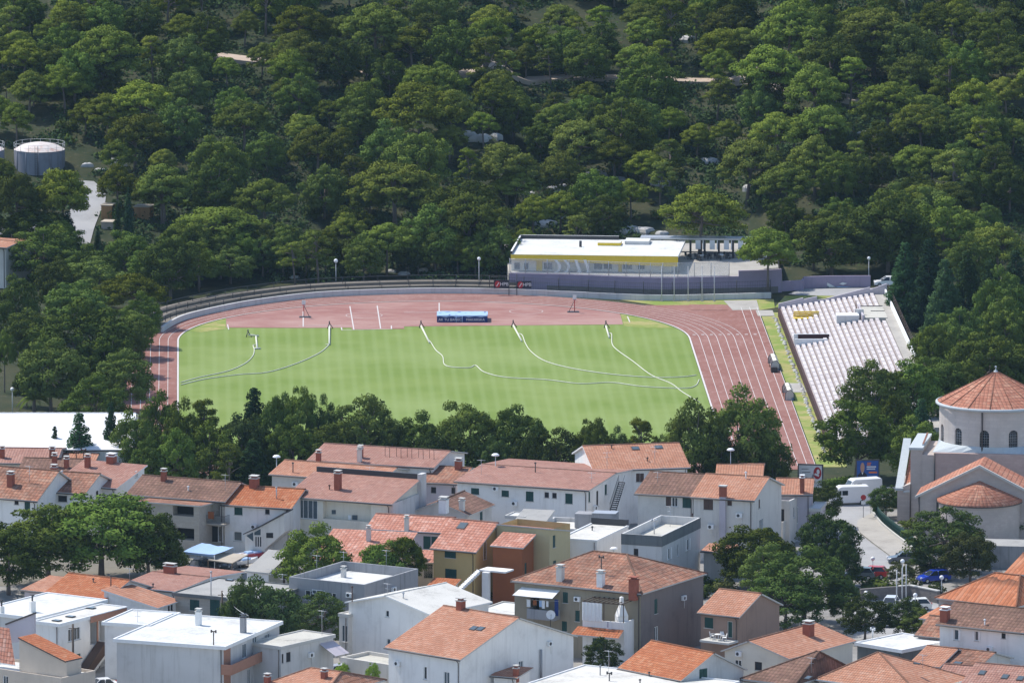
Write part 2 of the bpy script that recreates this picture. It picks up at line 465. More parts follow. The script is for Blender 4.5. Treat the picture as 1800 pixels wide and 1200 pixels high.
        if s.roof == 'gable':
            for k in 'RL':
                o, al, nin, ln = s.fr(k)
                mb.face([o+Z*zt, o+al*ln+Z*zt, o+al*ln/2+Z*(zt+H)])
        elif s.roof == 'perp':
            for k in 'FK':
                o, al, nin, ln = s.fr(k); f = s.xf if k == 'F' else 1-s.xf
                mb.face([o+Z*zt, o+al*ln+Z*zt, o+al*ln*f+Z*(zt+H)])
        elif s.roof == 'shed':
            o, al, nin, ln = s.fr('R'); mb.face([o+Z*zt, o+al*ln+Z*zt, o+al*ln+Z*(zt+H)])
            o, al, nin, ln = s.fr('L'); mb.face([o+Z*zt, o+al*ln+Z*zt, o+Z*(zt+H)])
            o, al, nin, ln = s.fr('K'); mb.face([o+Z*zt, o+al*ln+Z*zt, o+al*ln+Z*(zt+H), o+Z*(zt+H)])
        elif s.roof == 'shedL':
            o, al, nin, ln = s.fr('F'); mb.face([o+Z*zt, o+al*ln+Z*zt, o+Z*(zt+H)])
            o, al, nin, ln = s.fr('K'); mb.face([o+Z*zt, o+al*ln+Z*zt, o+al*ln+Z*(zt+H)])
            o, al, nin, ln = s.fr('L'); mb.face([o+Z*zt, o+al*ln+Z*zt, o+al*ln+Z*(zt+H), o+Z*(zt+H)])
        elif s.roof == 'flat' and s.par > 0:
            # parapet: inner faces and coping
            t = .22; zp = s.ze-s.par
            o = Vector((s.A.x, s.A.y, 0)); e1, e2, L, D = s.e1, s.e2, s.L, s.D
            i_ = [o+e1*t+e2*t, o+e1*(L-t)+e2*t, o+e1*(L-t)+e2*(D-t), o+e1*t+e2*(D-t)]
            x_ = [o, o+e1*L, o+e1*L+e2*D, o+e2*D]
            for a in range(4):
                b = (a+1) % 4
                mb.face([i_[b]+Z*zp, i_[a]+Z*zp, i_[a]+Z*s.ze, i_[b]+Z*s.ze])
                mb.face([x_[a]+Z*s.ze, x_[b]+Z*s.ze, i_[b]+Z*s.ze, i_[a]+Z*s.ze])
            s.deckpts = [p+Z*(zp) for p in i_]
        s.wall = mb.build(s.part or 'wall', [s.wallm, M[s.wallR]] if s.wallR else s.wallm, s.root)
        for k, P, w, dp in made:
            x0, x1, z0, z1, ty, hole = w
            d0 = .05 if hole else -.06
            if ty in 'lLo':
                b = MB(); b.face([P(x0, z0, dp), P(x1, z0, dp), P(x1, z1, dp), P(x0, z1, dp)])
                b.build('loggia_back', M['dark'] if ty == 'o' else M['cream'] if ty == 'l' else M['tan'], s.root)
                continue
            pane, frm, shut = WIN.get(ty, WIN['g'])
            if ty == 'D': pane, frm, shut = 'green', 'stonetrim', None
            if ty == 'E': pane, frm, shut = 'dark', 'brownp', None
            b = MB(); f = .07
            def bar(a0, a1, c0, c1, dd=d0, th=.08):
                b.prism([P(a0, c0, dd), P(a1, c0, dd), P(a1, c1, dd), P(a0, c1, dd)], (P(0, 0, th)-P(0, 0, 0)))
            bar(x0, x1, z0, z0+f); bar(x0, x1, z1-f, z1); bar(x0, x0+f, z0+f, z1-f); bar(x1-f, x1, z0+f, z1-f)
            if ty in 'gp' and x1-x0 > .7:
                n = max(1, int((x1-x0)/.75))
                for q in range(1, n+1):
                    xm = x0+(x1-x0)*q/(n+1); bar(xm-.03, xm+.03, z0+f, z1-f)
            wo = b.build('door' if ty in 'DE' else 'window', M[frm], s.root)
            c = MB(); pd = d0+.06
            c.prism([P(x0+.01, z0+.01, pd), P(x1-.01, z0+.01, pd), P(x1-.01, z1-.01, pd), P(x0+.01, z1-.01, pd)], P(0, 0, .04)-P(0, 0, 0))
            c.build('door_leaf' if ty in 'DE' else 'pane', M[pane], wo)
            if z0 > s.zb+.6 and ty not in 'DE':
                c = MB(); c.prism([P(x0-.08, z0-.07, -.08), P(x1+.08, z0-.07, -.08), P(x1+.08, z0-.005, -.08), P(x0-.08, z0-.005, -.08)], P(0, 0, .12)-P(0, 0, 0))
                c.build('sill', M['stonetrim'], wo)
            if shut:
                if ty == 's' or ty == 'b':  # closed leaves with slats
                    xm = (x0+x1)/2
                    for a0, a1 in ((x0+.03, xm-.015), (xm+.015, x1-.03)):
                        c = MB(); c.prism([P(a0, z0+.03, d0-.008), P(a1, z0+.03, d0-.008), P(a1, z1-.03, d0-.008), P(a0, z1-.03, d0-.008)], P(0, 0, .02)-P(0, 0, 0))
                        nz = max(4, int((z1-z0)/.16))
                        for q in range(nz):
                            c0 = z0+.04+(z1-z0-.08)*q/nz; c1 = z0+.04+(z1-z0-.08)*(q+.8)/nz
                            c.prism([P(a0, c0, d0-.035), P(a1, c0, d0-.035), P(a1, c1, d0-.01), P(a0, c1, d0-.01)], P(0, 0, .03)-P(0, 0, 0))
                        c.build('shutter', M[shut], wo)
                else:
                    ww = (x1-x0)*.48
                    for a0, a1 in ((x0-ww, x0-.02), (x1+.02, x1+ww)):
                        c = MB(); c.prism([P(a0, z0, -.06), P(a1, z0, -.06), P(a1, z1, -.06), P(a0, z1, -.06)], P(0, 0, .045)-P(0, 0, 0)); c.build('shutter', M[shut], wo)
    def mk_roof(s):
        A = Vector((s.A.x, s.A.y, 0)); e1, e2, L, D, ze, h, ov = s.e1, s.e2, s.L, s.D, s.ze, s.h, s.ov
        mb = MB(); th = .16
        def plane(o, along, up_h, length, run, rise, oe=ov, os=ov, ot=0):
            """sloping rectangle: o = eave start, along, horizontal up direction"""
            sl = math.hypot(run, rise); k = rise/run
            q0 = o-along*os-up_h*oe+Z*(ze-oe*k); q1 = o+along*(length+os)-up_h*oe+Z*(ze-oe*k)
            q2 = o+along*(length+os)+up_h*(run+ot)+Z*(ze+rise+ot*k); q3 = o-along*os+up_h*(run+ot)+Z*(ze+rise+ot*k)
            w = length+2*os; hh = (sl*(run+oe+ot)/run)
            up = Z*th
            mb.slab([q0+up, q1+up, q2+up, q3+up], th, 0, 1, [(0, 0), (w, 0), (w, hh), (0, hh)])
        if s.roof == 'gable':
            plane(A, e1, e2, L, D/2, h); plane(A+e1*L+e2*D, -e1, -e2, L, D/2, h)
            r0 = A-e1*ov+e2*D/2+Z*(ze+h+th); r1 = A+e1*(L+ov)+e2*D/2+Z*(ze+h+th)
            s.ridgecap(mb, r0, r1)
        elif s.roof == 'perp':
            x = s.xf*L
            plane(A+e2*D, -e2, e1, D, x, h); plane(A+e1*L, e2, -e1, D, L-x, h)
            s.ridgecap(mb, A+e1*x-e2*ov+Z*(ze+h+th), A+e1*x+e2*(D+ov)+Z*(ze+h+th))
        elif s.roof == 'shed': plane(A, e1, e2, L, D, h, ot=.25)
        elif s.roof == 'shedL': plane(A+e1*L, e2, -e1, D, L, h, ot=.2)
        elif s.roof == 'hip':
            k = h/(D/2); up = Z*th
            z0 = ze-ov*k*.6
            c = [A-e1*ov-e2*ov, A+e1*(L+ov)-e2*ov, A+e1*(L+ov)+e2*(D+ov), A-e1*ov+e2*(D+ov)]
            c = [p+Z*z0+up for p in c]
            r = [A+e1*s.x1+e2*D/2+Z*(ze+h)+up, A+e1*s.x2+e2*D/2+Z*(ze+h)+up]
            def tri(pts, al, uh):
                o = pts[0]
                uv = [((p-o).dot(al), (p-o).dot(uh)*math.hypot(1, k)) for p in pts]
                mb.slab(pts, th, 0, 1, uv)
            tri([c[0], c[1], r[1], r[0]], e1, e2); tri([c[1], c[2], r[1]], e2, -e1)
            tri([c[2], c[3], r[0], r[1]], -e1, -e2); tri([c[3], c[0], r[0]], -e2, e1)
            s.ridgecap(mb, r[0], r[1])
            for q, w in ((c[0], r[0]), (c[1], r[1]), (c[2], r[1]), (c[3], r[0])): s.ridgecap(mb, q, w)
        if s.roof != 'flat':
            s.roofo = mb.build('roof', [s.tilem, s.trimm], s.root)
            if s.gut and s.roof in ('gable', 'shed', 'hip'):
                g = MB()
                kk = (h/(D/2) if s.roof != 'shed' else h/D)
                o = A-e2*(ov+.09)+Z*(ze-ov*kk+.02)
                g.tube([o-e1*ov, o+e1*(L+ov)], .075, 0, 6)
                if s.roof == 'hip' or True:
                    x = L-.25
                    g.tube([A+e1*x-e2*(ov+.05)+Z*(ze-ov*kk), A+e1*x-e2*.08+Z*(ze-.5), A+e1*x-e2*.08+Z*max(.1, s.zb)], .05, 0, 5)
                g.build('gutter', M['gutter'], s.root)
        else:
            if s.par > 0:
                d = MB(); d.face(s.deckpts); d.build('roof', s.deck, s.root); s.roofo = s.root.children[-1]
            else:
                c = A-e1*ov-e2*ov
                mb.box(c, e1, e2, L+2*ov, D+2*ov, ze-s.slabt, ze, 1, 0)
                # a low kerb round the edge
                w = .18
                for (o, a, b, l) in ((c, e1, e2, L+2*ov), (c+e2*(D+2*ov-w), e1, e2, L+2*ov)):
                    mb.box(o, a, b, l, w, ze+.004, ze+.13, 1)
                for (o, l) in ((c+e2*w, D+2*ov-2*w), (c+e1*(L+2*ov-w)+e2*w, D+2*ov-2*w)):
                    mb.box(o, e1, e2, w, l, ze+.004, ze+.13, 1)
                s.roofo = mb.build('roof', [s.deck, s.trimm], s.root)
                g = MB(); x = L-.3; g.tube([A+e1*x-e2*.08+Z*max(.1, s.zb), A+e1*x-e2*.08+Z*(ze-s.slabt-.05)], .05, 0, 5); g.build('downpipe', M['gutter'], s.root)
    def ridgecap(s, mb, a, b):
        n = max(2, int((b-a).length/.45))
        mb.tube([a+(b-a)*i/n-Z*.04 for i in range(n+1)], [.13+.025*(i % 2) for i in range(n+1)], 0, 6)
    # --- position on the roof seen at a pixel
    def roofpt(s, u, v):
        A = Vector((s.A.x, s.A.y, s.ze))
        if s.roof == 'flat': return at(u, v, s.ze-s.par)
        if s.roof in ('gable', 'hip'): n = (s.e1).cross(s.e2*(s.D/2)+Z*s.h)
        elif s.roof == 'shed': n = (s.e1).cross(s.e2*s.D+Z*s.h)
        elif s.roof == 'perp':
            x = s.xf*s.L; A = A+s.e1*s.L; n = s.e2.cross(-s.e1*(s.L-x)+Z*s.h)
        else: A = A+s.e1*s.L; n = s.e2.cross(-s.e1*s.L+Z*s.h)
        return on_plane(u, v, A, n.normalized())+Z*.1
    def chim(s, u, v, w=.6, h=1.5, m='brick', cap='stonetrim', d=None):
        p = s.roofpt(u, v); b = MB(); d = d or w
        a = math.atan2(s.e1.y, s.e1.x)
        b.cbox(p, w, d, p.z-.7, p.z+h, a, 0)
        b.cbox(p, w+.16, d+.16, p.z+h, p.z+h+.1, a, 1)
        b.cbox(p, w*.6, d*.6, p.z+h+.1, p.z+h+.32, a, 0); b.cbox(p, w+.1, d+.1, p.z+h+.32, p.z+h+.4, a, 1)
        return b.build('chimney', [M[m], M[cap]], s.roofo)
    def vent(s, u, v, h=1.4, m='brownp', T=True):
        p = s.roofpt(u, v); b = MB()
        b.tube([p-Z*.3, p+Z*h], .07, 0, 8)
        if T:
            e = s.e1
            b.tube([p+Z*h-e*.28, p+Z*h+e*.28], .07, 0, 8)
            for q in (-1, 1): b.tube([p+Z*(h-.15)+e*.28*q, p+Z*(h+.18)+e*.28*q], .1, 0, 8)
        else: b.lathe(p+Z*h, [(.14, 0), (.16, .1), (0.001, .2)], 0, 8)
        return b.build('vent_pipe', M[m], s.roofo)
    def aerial(s, u, v, h=2.2):
        p = s.roofpt(u, v); b = MB(); e = s.e1
        b.tube([p-Z*.2, p+Z*h], .025, 0, 5)
        b.tube([p+Z*(h-.1)-e*.55, p+Z*(h-.1)+e*.55], .018, 0, 4)
        for i in range(6):
            x = -.5+.2*i
            b.tube([p+Z*(h-.1)+e*x-s.e2*.3, p+Z*(h-.1)+e*x+s.e2*.3], .012, 0, 4)
        b.tube([p+Z*(h-.7)-e*.35, p+Z*(h-.7)+e*.35], .018, 0, 4)
        return b.build('aerial', M['metal'], s.roofo)
    def skylight(s, u, v, w=.8, hgt=1.1):
        p = s.roofpt(u, v)
        if s.roof == 'perp': al = s.e2; upv = (-s.e1*(s.L*(1-s.xf))+Z*s.h).normalized()
        elif s.roof == 'flat': al, upv = s.e1, s.e2
        else: al = s.e1; upv = (s.e2*(s.D/2 if s.roof == 'gable' else s.D)+Z*s.h).normalized()
        n = al.cross(upv).normalized(); b = MB(); p = p+n*.04
        q = lambda x, y: p+al*x+upv*y
        b.prism([q(-w/2, -hgt/2), q(w/2, -hgt/2), q(w/2, hgt/2), q(-w/2, hgt/2)], n*.1, 0)
        o = b.build('skylight', M['dmetal'], s.roofo)
        c = MB(); f = .09; p = p+n*.104
        c.prism([q(-w/2+f, -hgt/2+f), q(w/2-f, -hgt/2+f), q(w/2-f, hgt/2-f), q(-w/2+f, hgt/2-f)], n*.012, 0)
        c.build('skylight_pane', M['glassb'], s.roofo)
        return o
    def wing(s, *a, **k):
        k['root'] = s.root; k.setdefault('gutter', False); k.setdefault('part', 'wing_wall')
        return House(s.root['label'], *a, **k)
    def bit(s, name, mats):
        """start a part of this house"""
        s._b = MB(); s._n = name; s._m = mats; return s._b
    def done(s): return s._b.build(s._n, s._m, s.root)
    def balcony(s, k, u0, v0, u1, v1, depth=1.2, hgt=1.0, m='white', rail=False):
        """slab with a front: top edge of the front from pixel 0 to pixel 1 measured on the wall plane moved out by depth"""
        o, al, nin, ln = s.fr(k)
        oo = o-nin*depth
        p0, p1 = on_plane(u0, v0, oo, nin), on_plane(u1, v1, oo, nin)
        x0, x1 = (p0-oo).dot(al), (p1-oo).dot(al); zt = (p0.z+p1.z)/2; zs = zt-hgt
        b = MB(); P = lambda x, d, z: o+al*x-nin*d+Z*z
        def bx(a0, a1, d0, d1, z0, z1, mm=0):
            pts = [P(a0, d0, z0), P(a1, d0, z0), P(a1, d1, z0), P(a0, d1, z0)]
            b.prism(pts, Z*(z1-z0), mm)
        bx(x0, x1, .003, depth, zs-.18, zs)
        if not rail:
            bx(x0, x1, depth-.14, depth, zs+.002, zt); bx(x0, x0+.14, .003, depth-.142, zs+.002, zt); bx(x1-.14, x1, .003, depth-.142, zs+.002, zt)
        else:
            for a0, d0, a1, d1 in ((x0, depth-.03, x1, depth-.03), (x0+.03, 0, x0+.03, depth-.03), (x1-.03, 0, x1-.03, depth-.03)):
                b.tube([P(a0, d0, zt), P(a1, d1, zt)], .025, 1, 5)
                n = max(3, int(math.hypot(a1-a0, d1-d0)/.14))
                for i in range(n+1):
                    t = i/n; q = P(a0+(a1-a0)*t, d0+(d1-d0)*t, zs)
                    b.tube([q, q+Z*hgt], .012, 1, 4)
        return b.build('balcony', [M[m], M['dmetal']], s.root)
    def ac(s, k, u, v):
        o, al, nin, ln = s.fr(k); p = on_plane(u, v, o, nin); b = MB(); q = p-nin*.34-al*.4
        b.box(q, al, nin, .8, .3, p.z-.28, p.z+.28, 0); c = p-nin*.345
        b.prism([c+al*(.2*math.cos(t*.524)-.08)+Z*.2*math.sin(t*.524) for t in range(12)], -nin*.01, 1)
        b.tube([p+al*.3-nin*.06-Z*.28, p+al*.3-nin*.06-Z*1.3], .025, 0, 5); return b.build('air_conditioner', [M['trim'], M['dmetal']], s.root)
    def stairs(s, pts, w=1.1, m='white', n=12, name='staircase'):
        """flight between two world points with solid stringer"""
        a, b_ = pts
        b = MB(); d = (b_-a); hd = Vector((d.x, d.y, 0)); run = hd.length; hd.normalize(); sd = Vector((-hd.y, hd.x, 0))
        for i in range(n):
            z = a.z+d.z*(i+1)/n if d.z > 0 else a.z+d.z*i/n
            p = a+hd*run*i/n
            b.box(p-sd*w/2, hd, sd, run/n, w, z-.2-abs(d.z)/n, z, 0)
        return b.build(name, M[m], s.root)
ACS = []
# ------------------------------------------------------------------ the town, far row to near row
# long white-roofed hall
hall = House('long hall with a plain white metal roof behind the tiled roofs', (-80, 791), (230, 791), 6.0, D=27, ridge=(-80, 728), ang=0, wall='white', tile='F_hall', cat='hall', trim='trim', ov=.2)
# back-left cluster
h = House('far left tiled roof right under the long white hall', (-70, 815), (95, 815), 6.0, D=12, ridge=(0, 788), ang=4, tile='T_pink', wall='offwhite')
h.chim(4, 806, .6, 1.2); h.chim(92, 812, .7, 1.6)
h = House('small low tiled house in the gap before the pink roof', (99, 813), (162, 815), 5.0, D=8, ridge=(101, 798), ang=6, tile='T_salmon', wall='offwhite')
h.vent(134, 810, 1); h.vent(147, 808, 1.2)
h = House('house with a brown roof sunk between the salmon roofs', (34, 828), (130, 832), 5.6, D=10, ridge=(40, 806), ang=8, tile='T_brown', wall='offwhite')
h.chim(96, 822, .6, 1.5); h.chim(117, 824, .6, 1.2)
h = House('white house with a worn red roof beside the palm', (-50, 868), (64, 879), 6.0, D=11, ridge=(97, 829), rs='B', ang=26, tile='T_old', wall='white', wins=[('F', 48, 890, .8, 1.5, 's'), ('F', 29, 883, .6, .5, 'd'), ('F', -10, 885, .8, 1.4, 's'), ('F', 48, 925, .8, 1.2, 'd')])
h.chim(19, 855, .75, 1.5); h.aerial(52, 850)
h = House('white gabled house with worn red roof and satellite box on the wall', (88, 863.5), (147, 867), 6.2, C=(198, 843), ridge=(176, 834), rs='B', ang=20, tile='T_old', wall='white', wins=[('R', 171, 871, .8, 1.3, 'd'), ('F', 110, 876, 1.2, .8, 'd'), ('F', 79, 883, .4, 1.2, 'd')])
ACS += [(h, 'R', 186, 862)]
h.chim(95, 843, .7, 1.5); h.vent(109, 841, .8, 'trim', False)
h = House('pink roofed house edged with white parapets', (99, 849), (203, 858), 6.0, D=7.5, ridge=(139, 811), roof='shed', ang=27, tile='T_pink', wall='white', trim='trim', wins=[('R', 240, 833, .8, .8, 'g')])
h.chim(154, 823, .6, 1.4); h.chim(196, 815, 1.0, .9, 'brick', 'trim')
h = House('stone house with a long roof half salmon and half lichen brown', (227, 869), (393, 881), 6.6, ridge=(413, 849), rs='B', D=9, ang=24, tile='T_brown', wall='palestone', wins=[('F', 247, 884, 1.0, .9, 'd'), ('F', 378, 893, 1.3, 1.9, 'd'), ('F', 376, 938, 1.3, 2.0, 'd'), ('F', 388, 938, .7, 2.0, 'p')])
h.chim(288, 846, .6, 1.2); h.vent(331, 864, .5, 'trim', False); h.aerial(396, 865)
w = h.wing((248, 889), (350, 890), 6.4, D=4.2, roof='shed', ridge=(300, 876), rs='A', ang=24, tile='T_old', wall='palestone', wins=[('F', 322, 898, 2.9, 1.25, 'o'), ('F', 323, 938, 2.9, 1.5, 'o'), ('F', 285, 915, 1.0, 1.3, 'd')])
h.balcony('F', 350, 906, 394, 906, 1.6, 1.0, 'palestone', True)
b = h.bit('towel', [M['rust']]); p = on_plane(366, 911, Vector((h.A.x, h.A.y, 0))-h.e2*1.68, h.e2); b.prism([p, p+h.e1*.8, p+h.e1*.8+Z*.9, p+Z*.9], -h.e2*.04); h.done()
h = House('white house with a bright orange roof and a glazed stair porch', (394, 886), (510, 893), 6.2, ridge=(415, 854), D=9, ang=20, tile='T_orange', wall='white', wins=[('F', 419, 898, 1.1, .95, 's'), ('F', 470, 899, .6, .65, 'd'), ('F', 506, 901, .5, .65, 'd'), ('F', 418, 942, 1.1, 1.2, 'w')])
ACS += [(h, 'F', 447, 925)]
h.chim(447, 857, 1.0, 1.1); h.vent(486, 878, 1.4, 'metal', False)
pl = h.B-h.e2*3.2
pp = [on_plane(u, v, pl, h.e2) for u, v in ((431, 970), (465, 970), (465, 965), (500, 935), (500, 903), (460, 925), (431, 940))]
b = h.bit('porch', [M['offwhite'], M['T_old'], M['gutter']]); b.prism(pp, h.e2*3.1, 0)
t = pp[4:7]
b.slab([t[2]-h.e2*.2+Z*.2-h.e1*.2, t[1]-h.e2*.2+Z*.2, t[1]+h.e2*3.0+Z*.2, t[2]+h.e2*3.0+Z*.2-h.e1*.2], .14, 1, 2, [(0, 0), (0, 2.2), (3, 2.2), (3, 0)])
b.slab([t[1]-h.e2*.2+Z*.202, t[0]-h.e2*.2+Z*.2, t[0]+h.e2*3.0+Z*.2, t[1]+h.e2*3.0+Z*.202], .14, 2, 2); h.done()
b = h.bit('porch_window', [M['dark']])
for u0, v0, u1, v1 in ((449, 943, 451, 960), (453, 943, 455, 960), (457, 943, 459, 960), (468, 936, 480, 945)):
    q = [on_plane(u, v, pl-h.e2*.03, h.e2) for u, v in ((u0, v1), (u1, v1), (u1, v0), (u0, v0))]; b.prism(q, h.e2*.02)
h.done()
b = h.bit('porch_glazing', [M['glassb']])
for q in (((447, 940), (458, 940), (458, 929), (447, 935)), ((433, 941), (445, 951), (445, 935))):
    b.prism([on_plane(u, v, pl-h.e2*.03, h.e2) for u, v in q], h.e2*.02)
h.done()
# third row
h = House('house with a broad orange roof behind the cream loggia house', (478, 834), (668, 847), 6.3, ridge=(502.6, 810), D=9.4, ang=23, tile='T_salmon', wall='offwhite')
ACS += [(h, 'F', 520, 850)]
h.vent(515, 832, 1.2, 'gutter', False); h.aerial(650, 838, 1.2)
h = House('large house with a pale red roof carrying five bent pipe frames', (545, 808), (760, 822), 7.0, ridge=(572, 781), D=11.8, ang=20, tile='T_pink', wall='white')
ACS += [(h, 'F', 744, 836)]
h.chim(560, 813, .55, 1.2, 'brick'); h.chim(634, 806, .55, 1.3); h.chim(632, 813, .5, 1.6, 'offwhite')
b = h.bit('pipe_frame', [M['brownp']])
for i, u in enumerate((677, 697, 716, 736, 755)):
    p = h.roofpt(u, 803+i*1.0); q = h.roofpt(u+8, 806+i*.9)
    b.tube([p, p+Z*1.3, p+Z*1.2+h.e1*.6, q], .035, 0, 5)
h.done()
h = House('white house with a plain salmon roof nearest the pitch', (1046, 827), (1208, 821), 7.0, D=13, ridge=(1036, 785), ang=-11, tile='T_salmon', wall='white', trim='trim', wins=[('F', 1121.5, 839, .5, 1.1, 'b'), ('F', 1128.5, 839, .5, 1.1, 'b'), ('F', 1070, 842, .9, 1.0, 'd'), ('F', 1180, 842, .9, 1.1, 'd')])
h.skylight(1117, 790, 1.0, .9); h.skylight(1158, 788, 1.0, .9); h.aerial(1067, 828, 2.4); h.aerial(1151, 818, 2.4); h.vent(1075, 790, .4, 'brownp', False); h.vent(1138, 812, .4, 'brownp', False)
h = House('small house with a spotted red roof and arched openings', (741, 846.5), (802, 850.5), 5.6, D=11, ridge=(764.6, 820), ang=18, tile='T_old', wall='lilac', wins=[('F', 762, 861, .7, .8, 'd'), ('F', 798, 862, .7, .8, 'd')])
h.chim(806, 826, .8, 1.1)
h = House('long white house with a faded red roof and an outside steel stair', (804, 848), (1033, 862), 6.6, ridge=(849, 817.5), D=18, ang=22, tile='T_pink', wall='white', wins=[('F', 931, 872, 1.05, 1.25, 's'), ('F', 961, 869.5, .6, .7, 'd'), ('F', 974.6, 870.5, .6, .7, 'd'), ('F', 1000, 876, 1.0, 1.3, 's'), ('F', 835, 863, 1.1, .8, 's'), ('F', 888, 867, 1.0, .8, 's'), ('R', 1036, 873, .6, 1.3, 's'), ('R', 1050, 876, .7, 2.0, 'd'), ('R', 1065, 860, .8, 1.3, 's')])
ACS += [(h, 'F', 905, 884), (h, 'F', 872, 858), (h, 'R', 1044, 892)]
h.vent(941, 832, 1.2, 'gutter', False); h.aerial(1040, 850, 1.4); h.aerial(846, 836, 2.0)
o, al, nin, ln = h.fr('R'); o = o-nin*.9
p0 = on_plane(1072, 872, o, nin); p1 = on_plane(1088, 833, o, nin); p0.z, p1.z = 3.2, 6.4
b = h.bit('steel_stair', [M['dmetal']])
for sgn in (0, .8):
    b.tube([p0-nin*sgn, p1-nin*sgn], .06, 0, 5); b.tube([p0-nin*sgn+Z*.95, p1-nin*sgn+Z*.95], .03, 0, 5)
for i in range(15):
    q = p0+(p1-p0)*i/14; b.tube([q, q-nin*.8], .07, 0, 4)
    b.tube([q, q+Z*.95], .018, 0, 4)
h.done()
h = House('cream house with a deep loggia and tall window bay under a red shed roof', (507, 873), (686.6, 886), 7.0, ridge=(549, 832), D=8.0, roof='shed', ang=24, tile='T_pink', wall='cream', cat='house',
          wins=[('F', 537, 894.5, 3.3, 2.4, 'p'), ('F', 610, 898, 6.6, 2.35, 'l'), ('F', 521, 934, 1.6, .6, 'd'), ('F', 600, 938, 1.0, .8, 'd')])
h.chim(594, 862, .75, 2.1, 'brick'); h.vent(579, 862, .5, 'brownp', False)
A0 = h.A+h.e2*h.D+Z*(h.h)
b = h.bit('parapet', [M['dmetal'], M['greywhite']]); b.box(A0+h.e2*.3, h.e1, h.e2, h.L, .3, h.ze+h.h-.3, h.ze+h.h+.85, 0)  # rear upstand coloured dark to stand for the shade on it
b.box(h.B+h.e1*.02, h.e1, h.e2, .28, h.D, 0, h.ze+.1, 1); b.box(h.B+h.e1*.02+h.e2*h.D, h.e1, h.e2, .6, 1.4, 0, h.ze+h.h+.9, 1); h.done()
b = h.bit('loggia_door', [M['trim'], M['glassb']])
pl = h.A+h.e2*.83
for u0, u1, v0, v1, mm in ((583, 590, 896, 903, 1), (612, 617, 905, 918, 0), (619, 628, 905, 918, 1)):
    b.prism([on_plane(u, v, pl, h.e2) for u, v in ((u0, v1), (u1, v1), (u1, v0), (u0, v0))], h.e2*.06, mm)
h.done()
# right hand terrace houses
h = House('terraced house with a brown lichen roof and green shutters', (1121, 867.3), (1218.6, 872.6), 8.0, ridge=(1147, 830), D=11.8, ang=19, tile='T_brown', wall='offwhite', wins=[('F', 1175, 881, .7, 1.2, 'b'), ('F', 1186, 882, .8, 1.2, 'g'), ('F', 1207, 883.4, 1.1, 1.25, 's'), ('F', 1150, 925, 1.2, 1.2, 's')])
h.aerial(1156, 852, 1.6)
h = House('terraced house with a salmon roof and a tall wall chimney', (1219.4, 872), (1323.4, 878.8), 8.05, ridge=(1242, 834), D=11.8, ang=19, tile='T_salmon', wall='offwhite', wins=[('F', 1245, 886.5, 1.25, 1.3, 'b'), ('F', 1282.5, 884, .6, .6, 'b'), ('R', 1334.7, 885, .6, 1.1, 'b'), ('R', 1338, 925, 1.6, 1.9, 'p')])
ACS += [(h, 'F', 1300, 905), (h, 'F', 1250, 925)]
p = on_plane(1270, 900, h.A-h.e2*.3, h.e2)
b = h.bit('wall_chimney', [M['lilac'], M['brick'], M['stonetrim']]); b.box(Vector((p.x, p.y, 0))-h.e1*.4-h.e2*.1, h.e1, h.e2, .8, .4, 0, 8.3, 0); b.box(Vector((p.x, p.y, 0))-h.e1*.42-h.e2*.12, h.e1, h.e2, .84, .6, 8.3, 9.6, 1); b.box(Vector((p.x, p.y, 0))-h.e1*.5-h.e2*.2, h.e1, h.e2, 1, .76, 9.6, 9.75, 2); h.done()
h.vent(1311, 843, .8, 'trim', False)
h = House('low salmon roof peeping over the terraced houses', (1262, 838), (1337, 838), 5.0, D=10, ridge=(1267, 818), ang=3, tile='T_salmon', wall='offwhite')
h = House('white house with stacked balconies and a tall brick chimney by the road', (1366, 871), (1424, 869), 6.0, D=9, ridge=(1367, 842), ang=4, tile='T_salmon', wall='lilac', wins=[('F', 1400, 905, .4, 2.2, 'g')])
h.chim(1410, 867, .55, 1.9, 'brick', 'trim')
h.wing((1356, 877), (1388, 880), 5.6, C=(1406, 866), roof='flat', par=1.0, ang=22, wall='offwhite', deck='F_beige', trim='trim', wins=[('F', 1372, 905, 1.0, 1.6, 'E'), ('R', 1396, 900, .5, 1.4, 'g')])
h.wing((1424, 893), (1441, 895), 4.2, D=5, roof='flat', par=.0, ang=10, wall='lilac', deck='F_white', ov=.15)
h.wing((1348, 912), (1376, 917), 3.0, D=3.0, roof='flat', par=.9, ang=28, wall='offwhite', deck='F_beige', trim='trim')
h.stairs((at(1372, 957, .1), at(1352, 926, 3.0)), 1.1, 'offwhite', 14)
h = House('little annex with a red tiled lid below the salmon terraced house', (1237, 968), (1282, 971), 3.4, D=5, ridge=(1240, 957), roof='shed', ang=12, tile='T_salmon', wall='offwhite')
# middle
h = House('low gabled house with dark patchy tiles and a white bay', (727, 899), (822, 905), 5.0, D=8, ridge=(772, 882.5), roof='perp', ang=22, tile='T_brown', wall='offwhite', wins=[('R', 846, 908, .9, 1.5, 's'), ('F', 733, 915, 1.2, .8, 'p')])
h.chim(780, 893, 1.0, 1.0, 'trim', 'stonetrim'); h.chim(812, 898, .6, 1.2, 'offwhite')
h = House('white cottage with a flat white top beside the long white house', (889, 904), (922, 909), 5.6, C=(937, 893), roof='flat', ang=22, wall='white', deck='F_white', ov=.1)
h = House('grey sheet-roofed shed among the white flat roofs', (905, 918), (955, 921), 5.2, D=5.0, ridge=(930, 897), roof='shed', ang=14, tile='F_grey', wall='greywhite', ov=.2, gutter=False)
h = House('flat roofed terrace with pale screed next to the washing line', (950, 927), (1060, 931), 5.0, D=8, roof='flat', par=.5, ang=12, wall='greywhite', deck='F_cream')
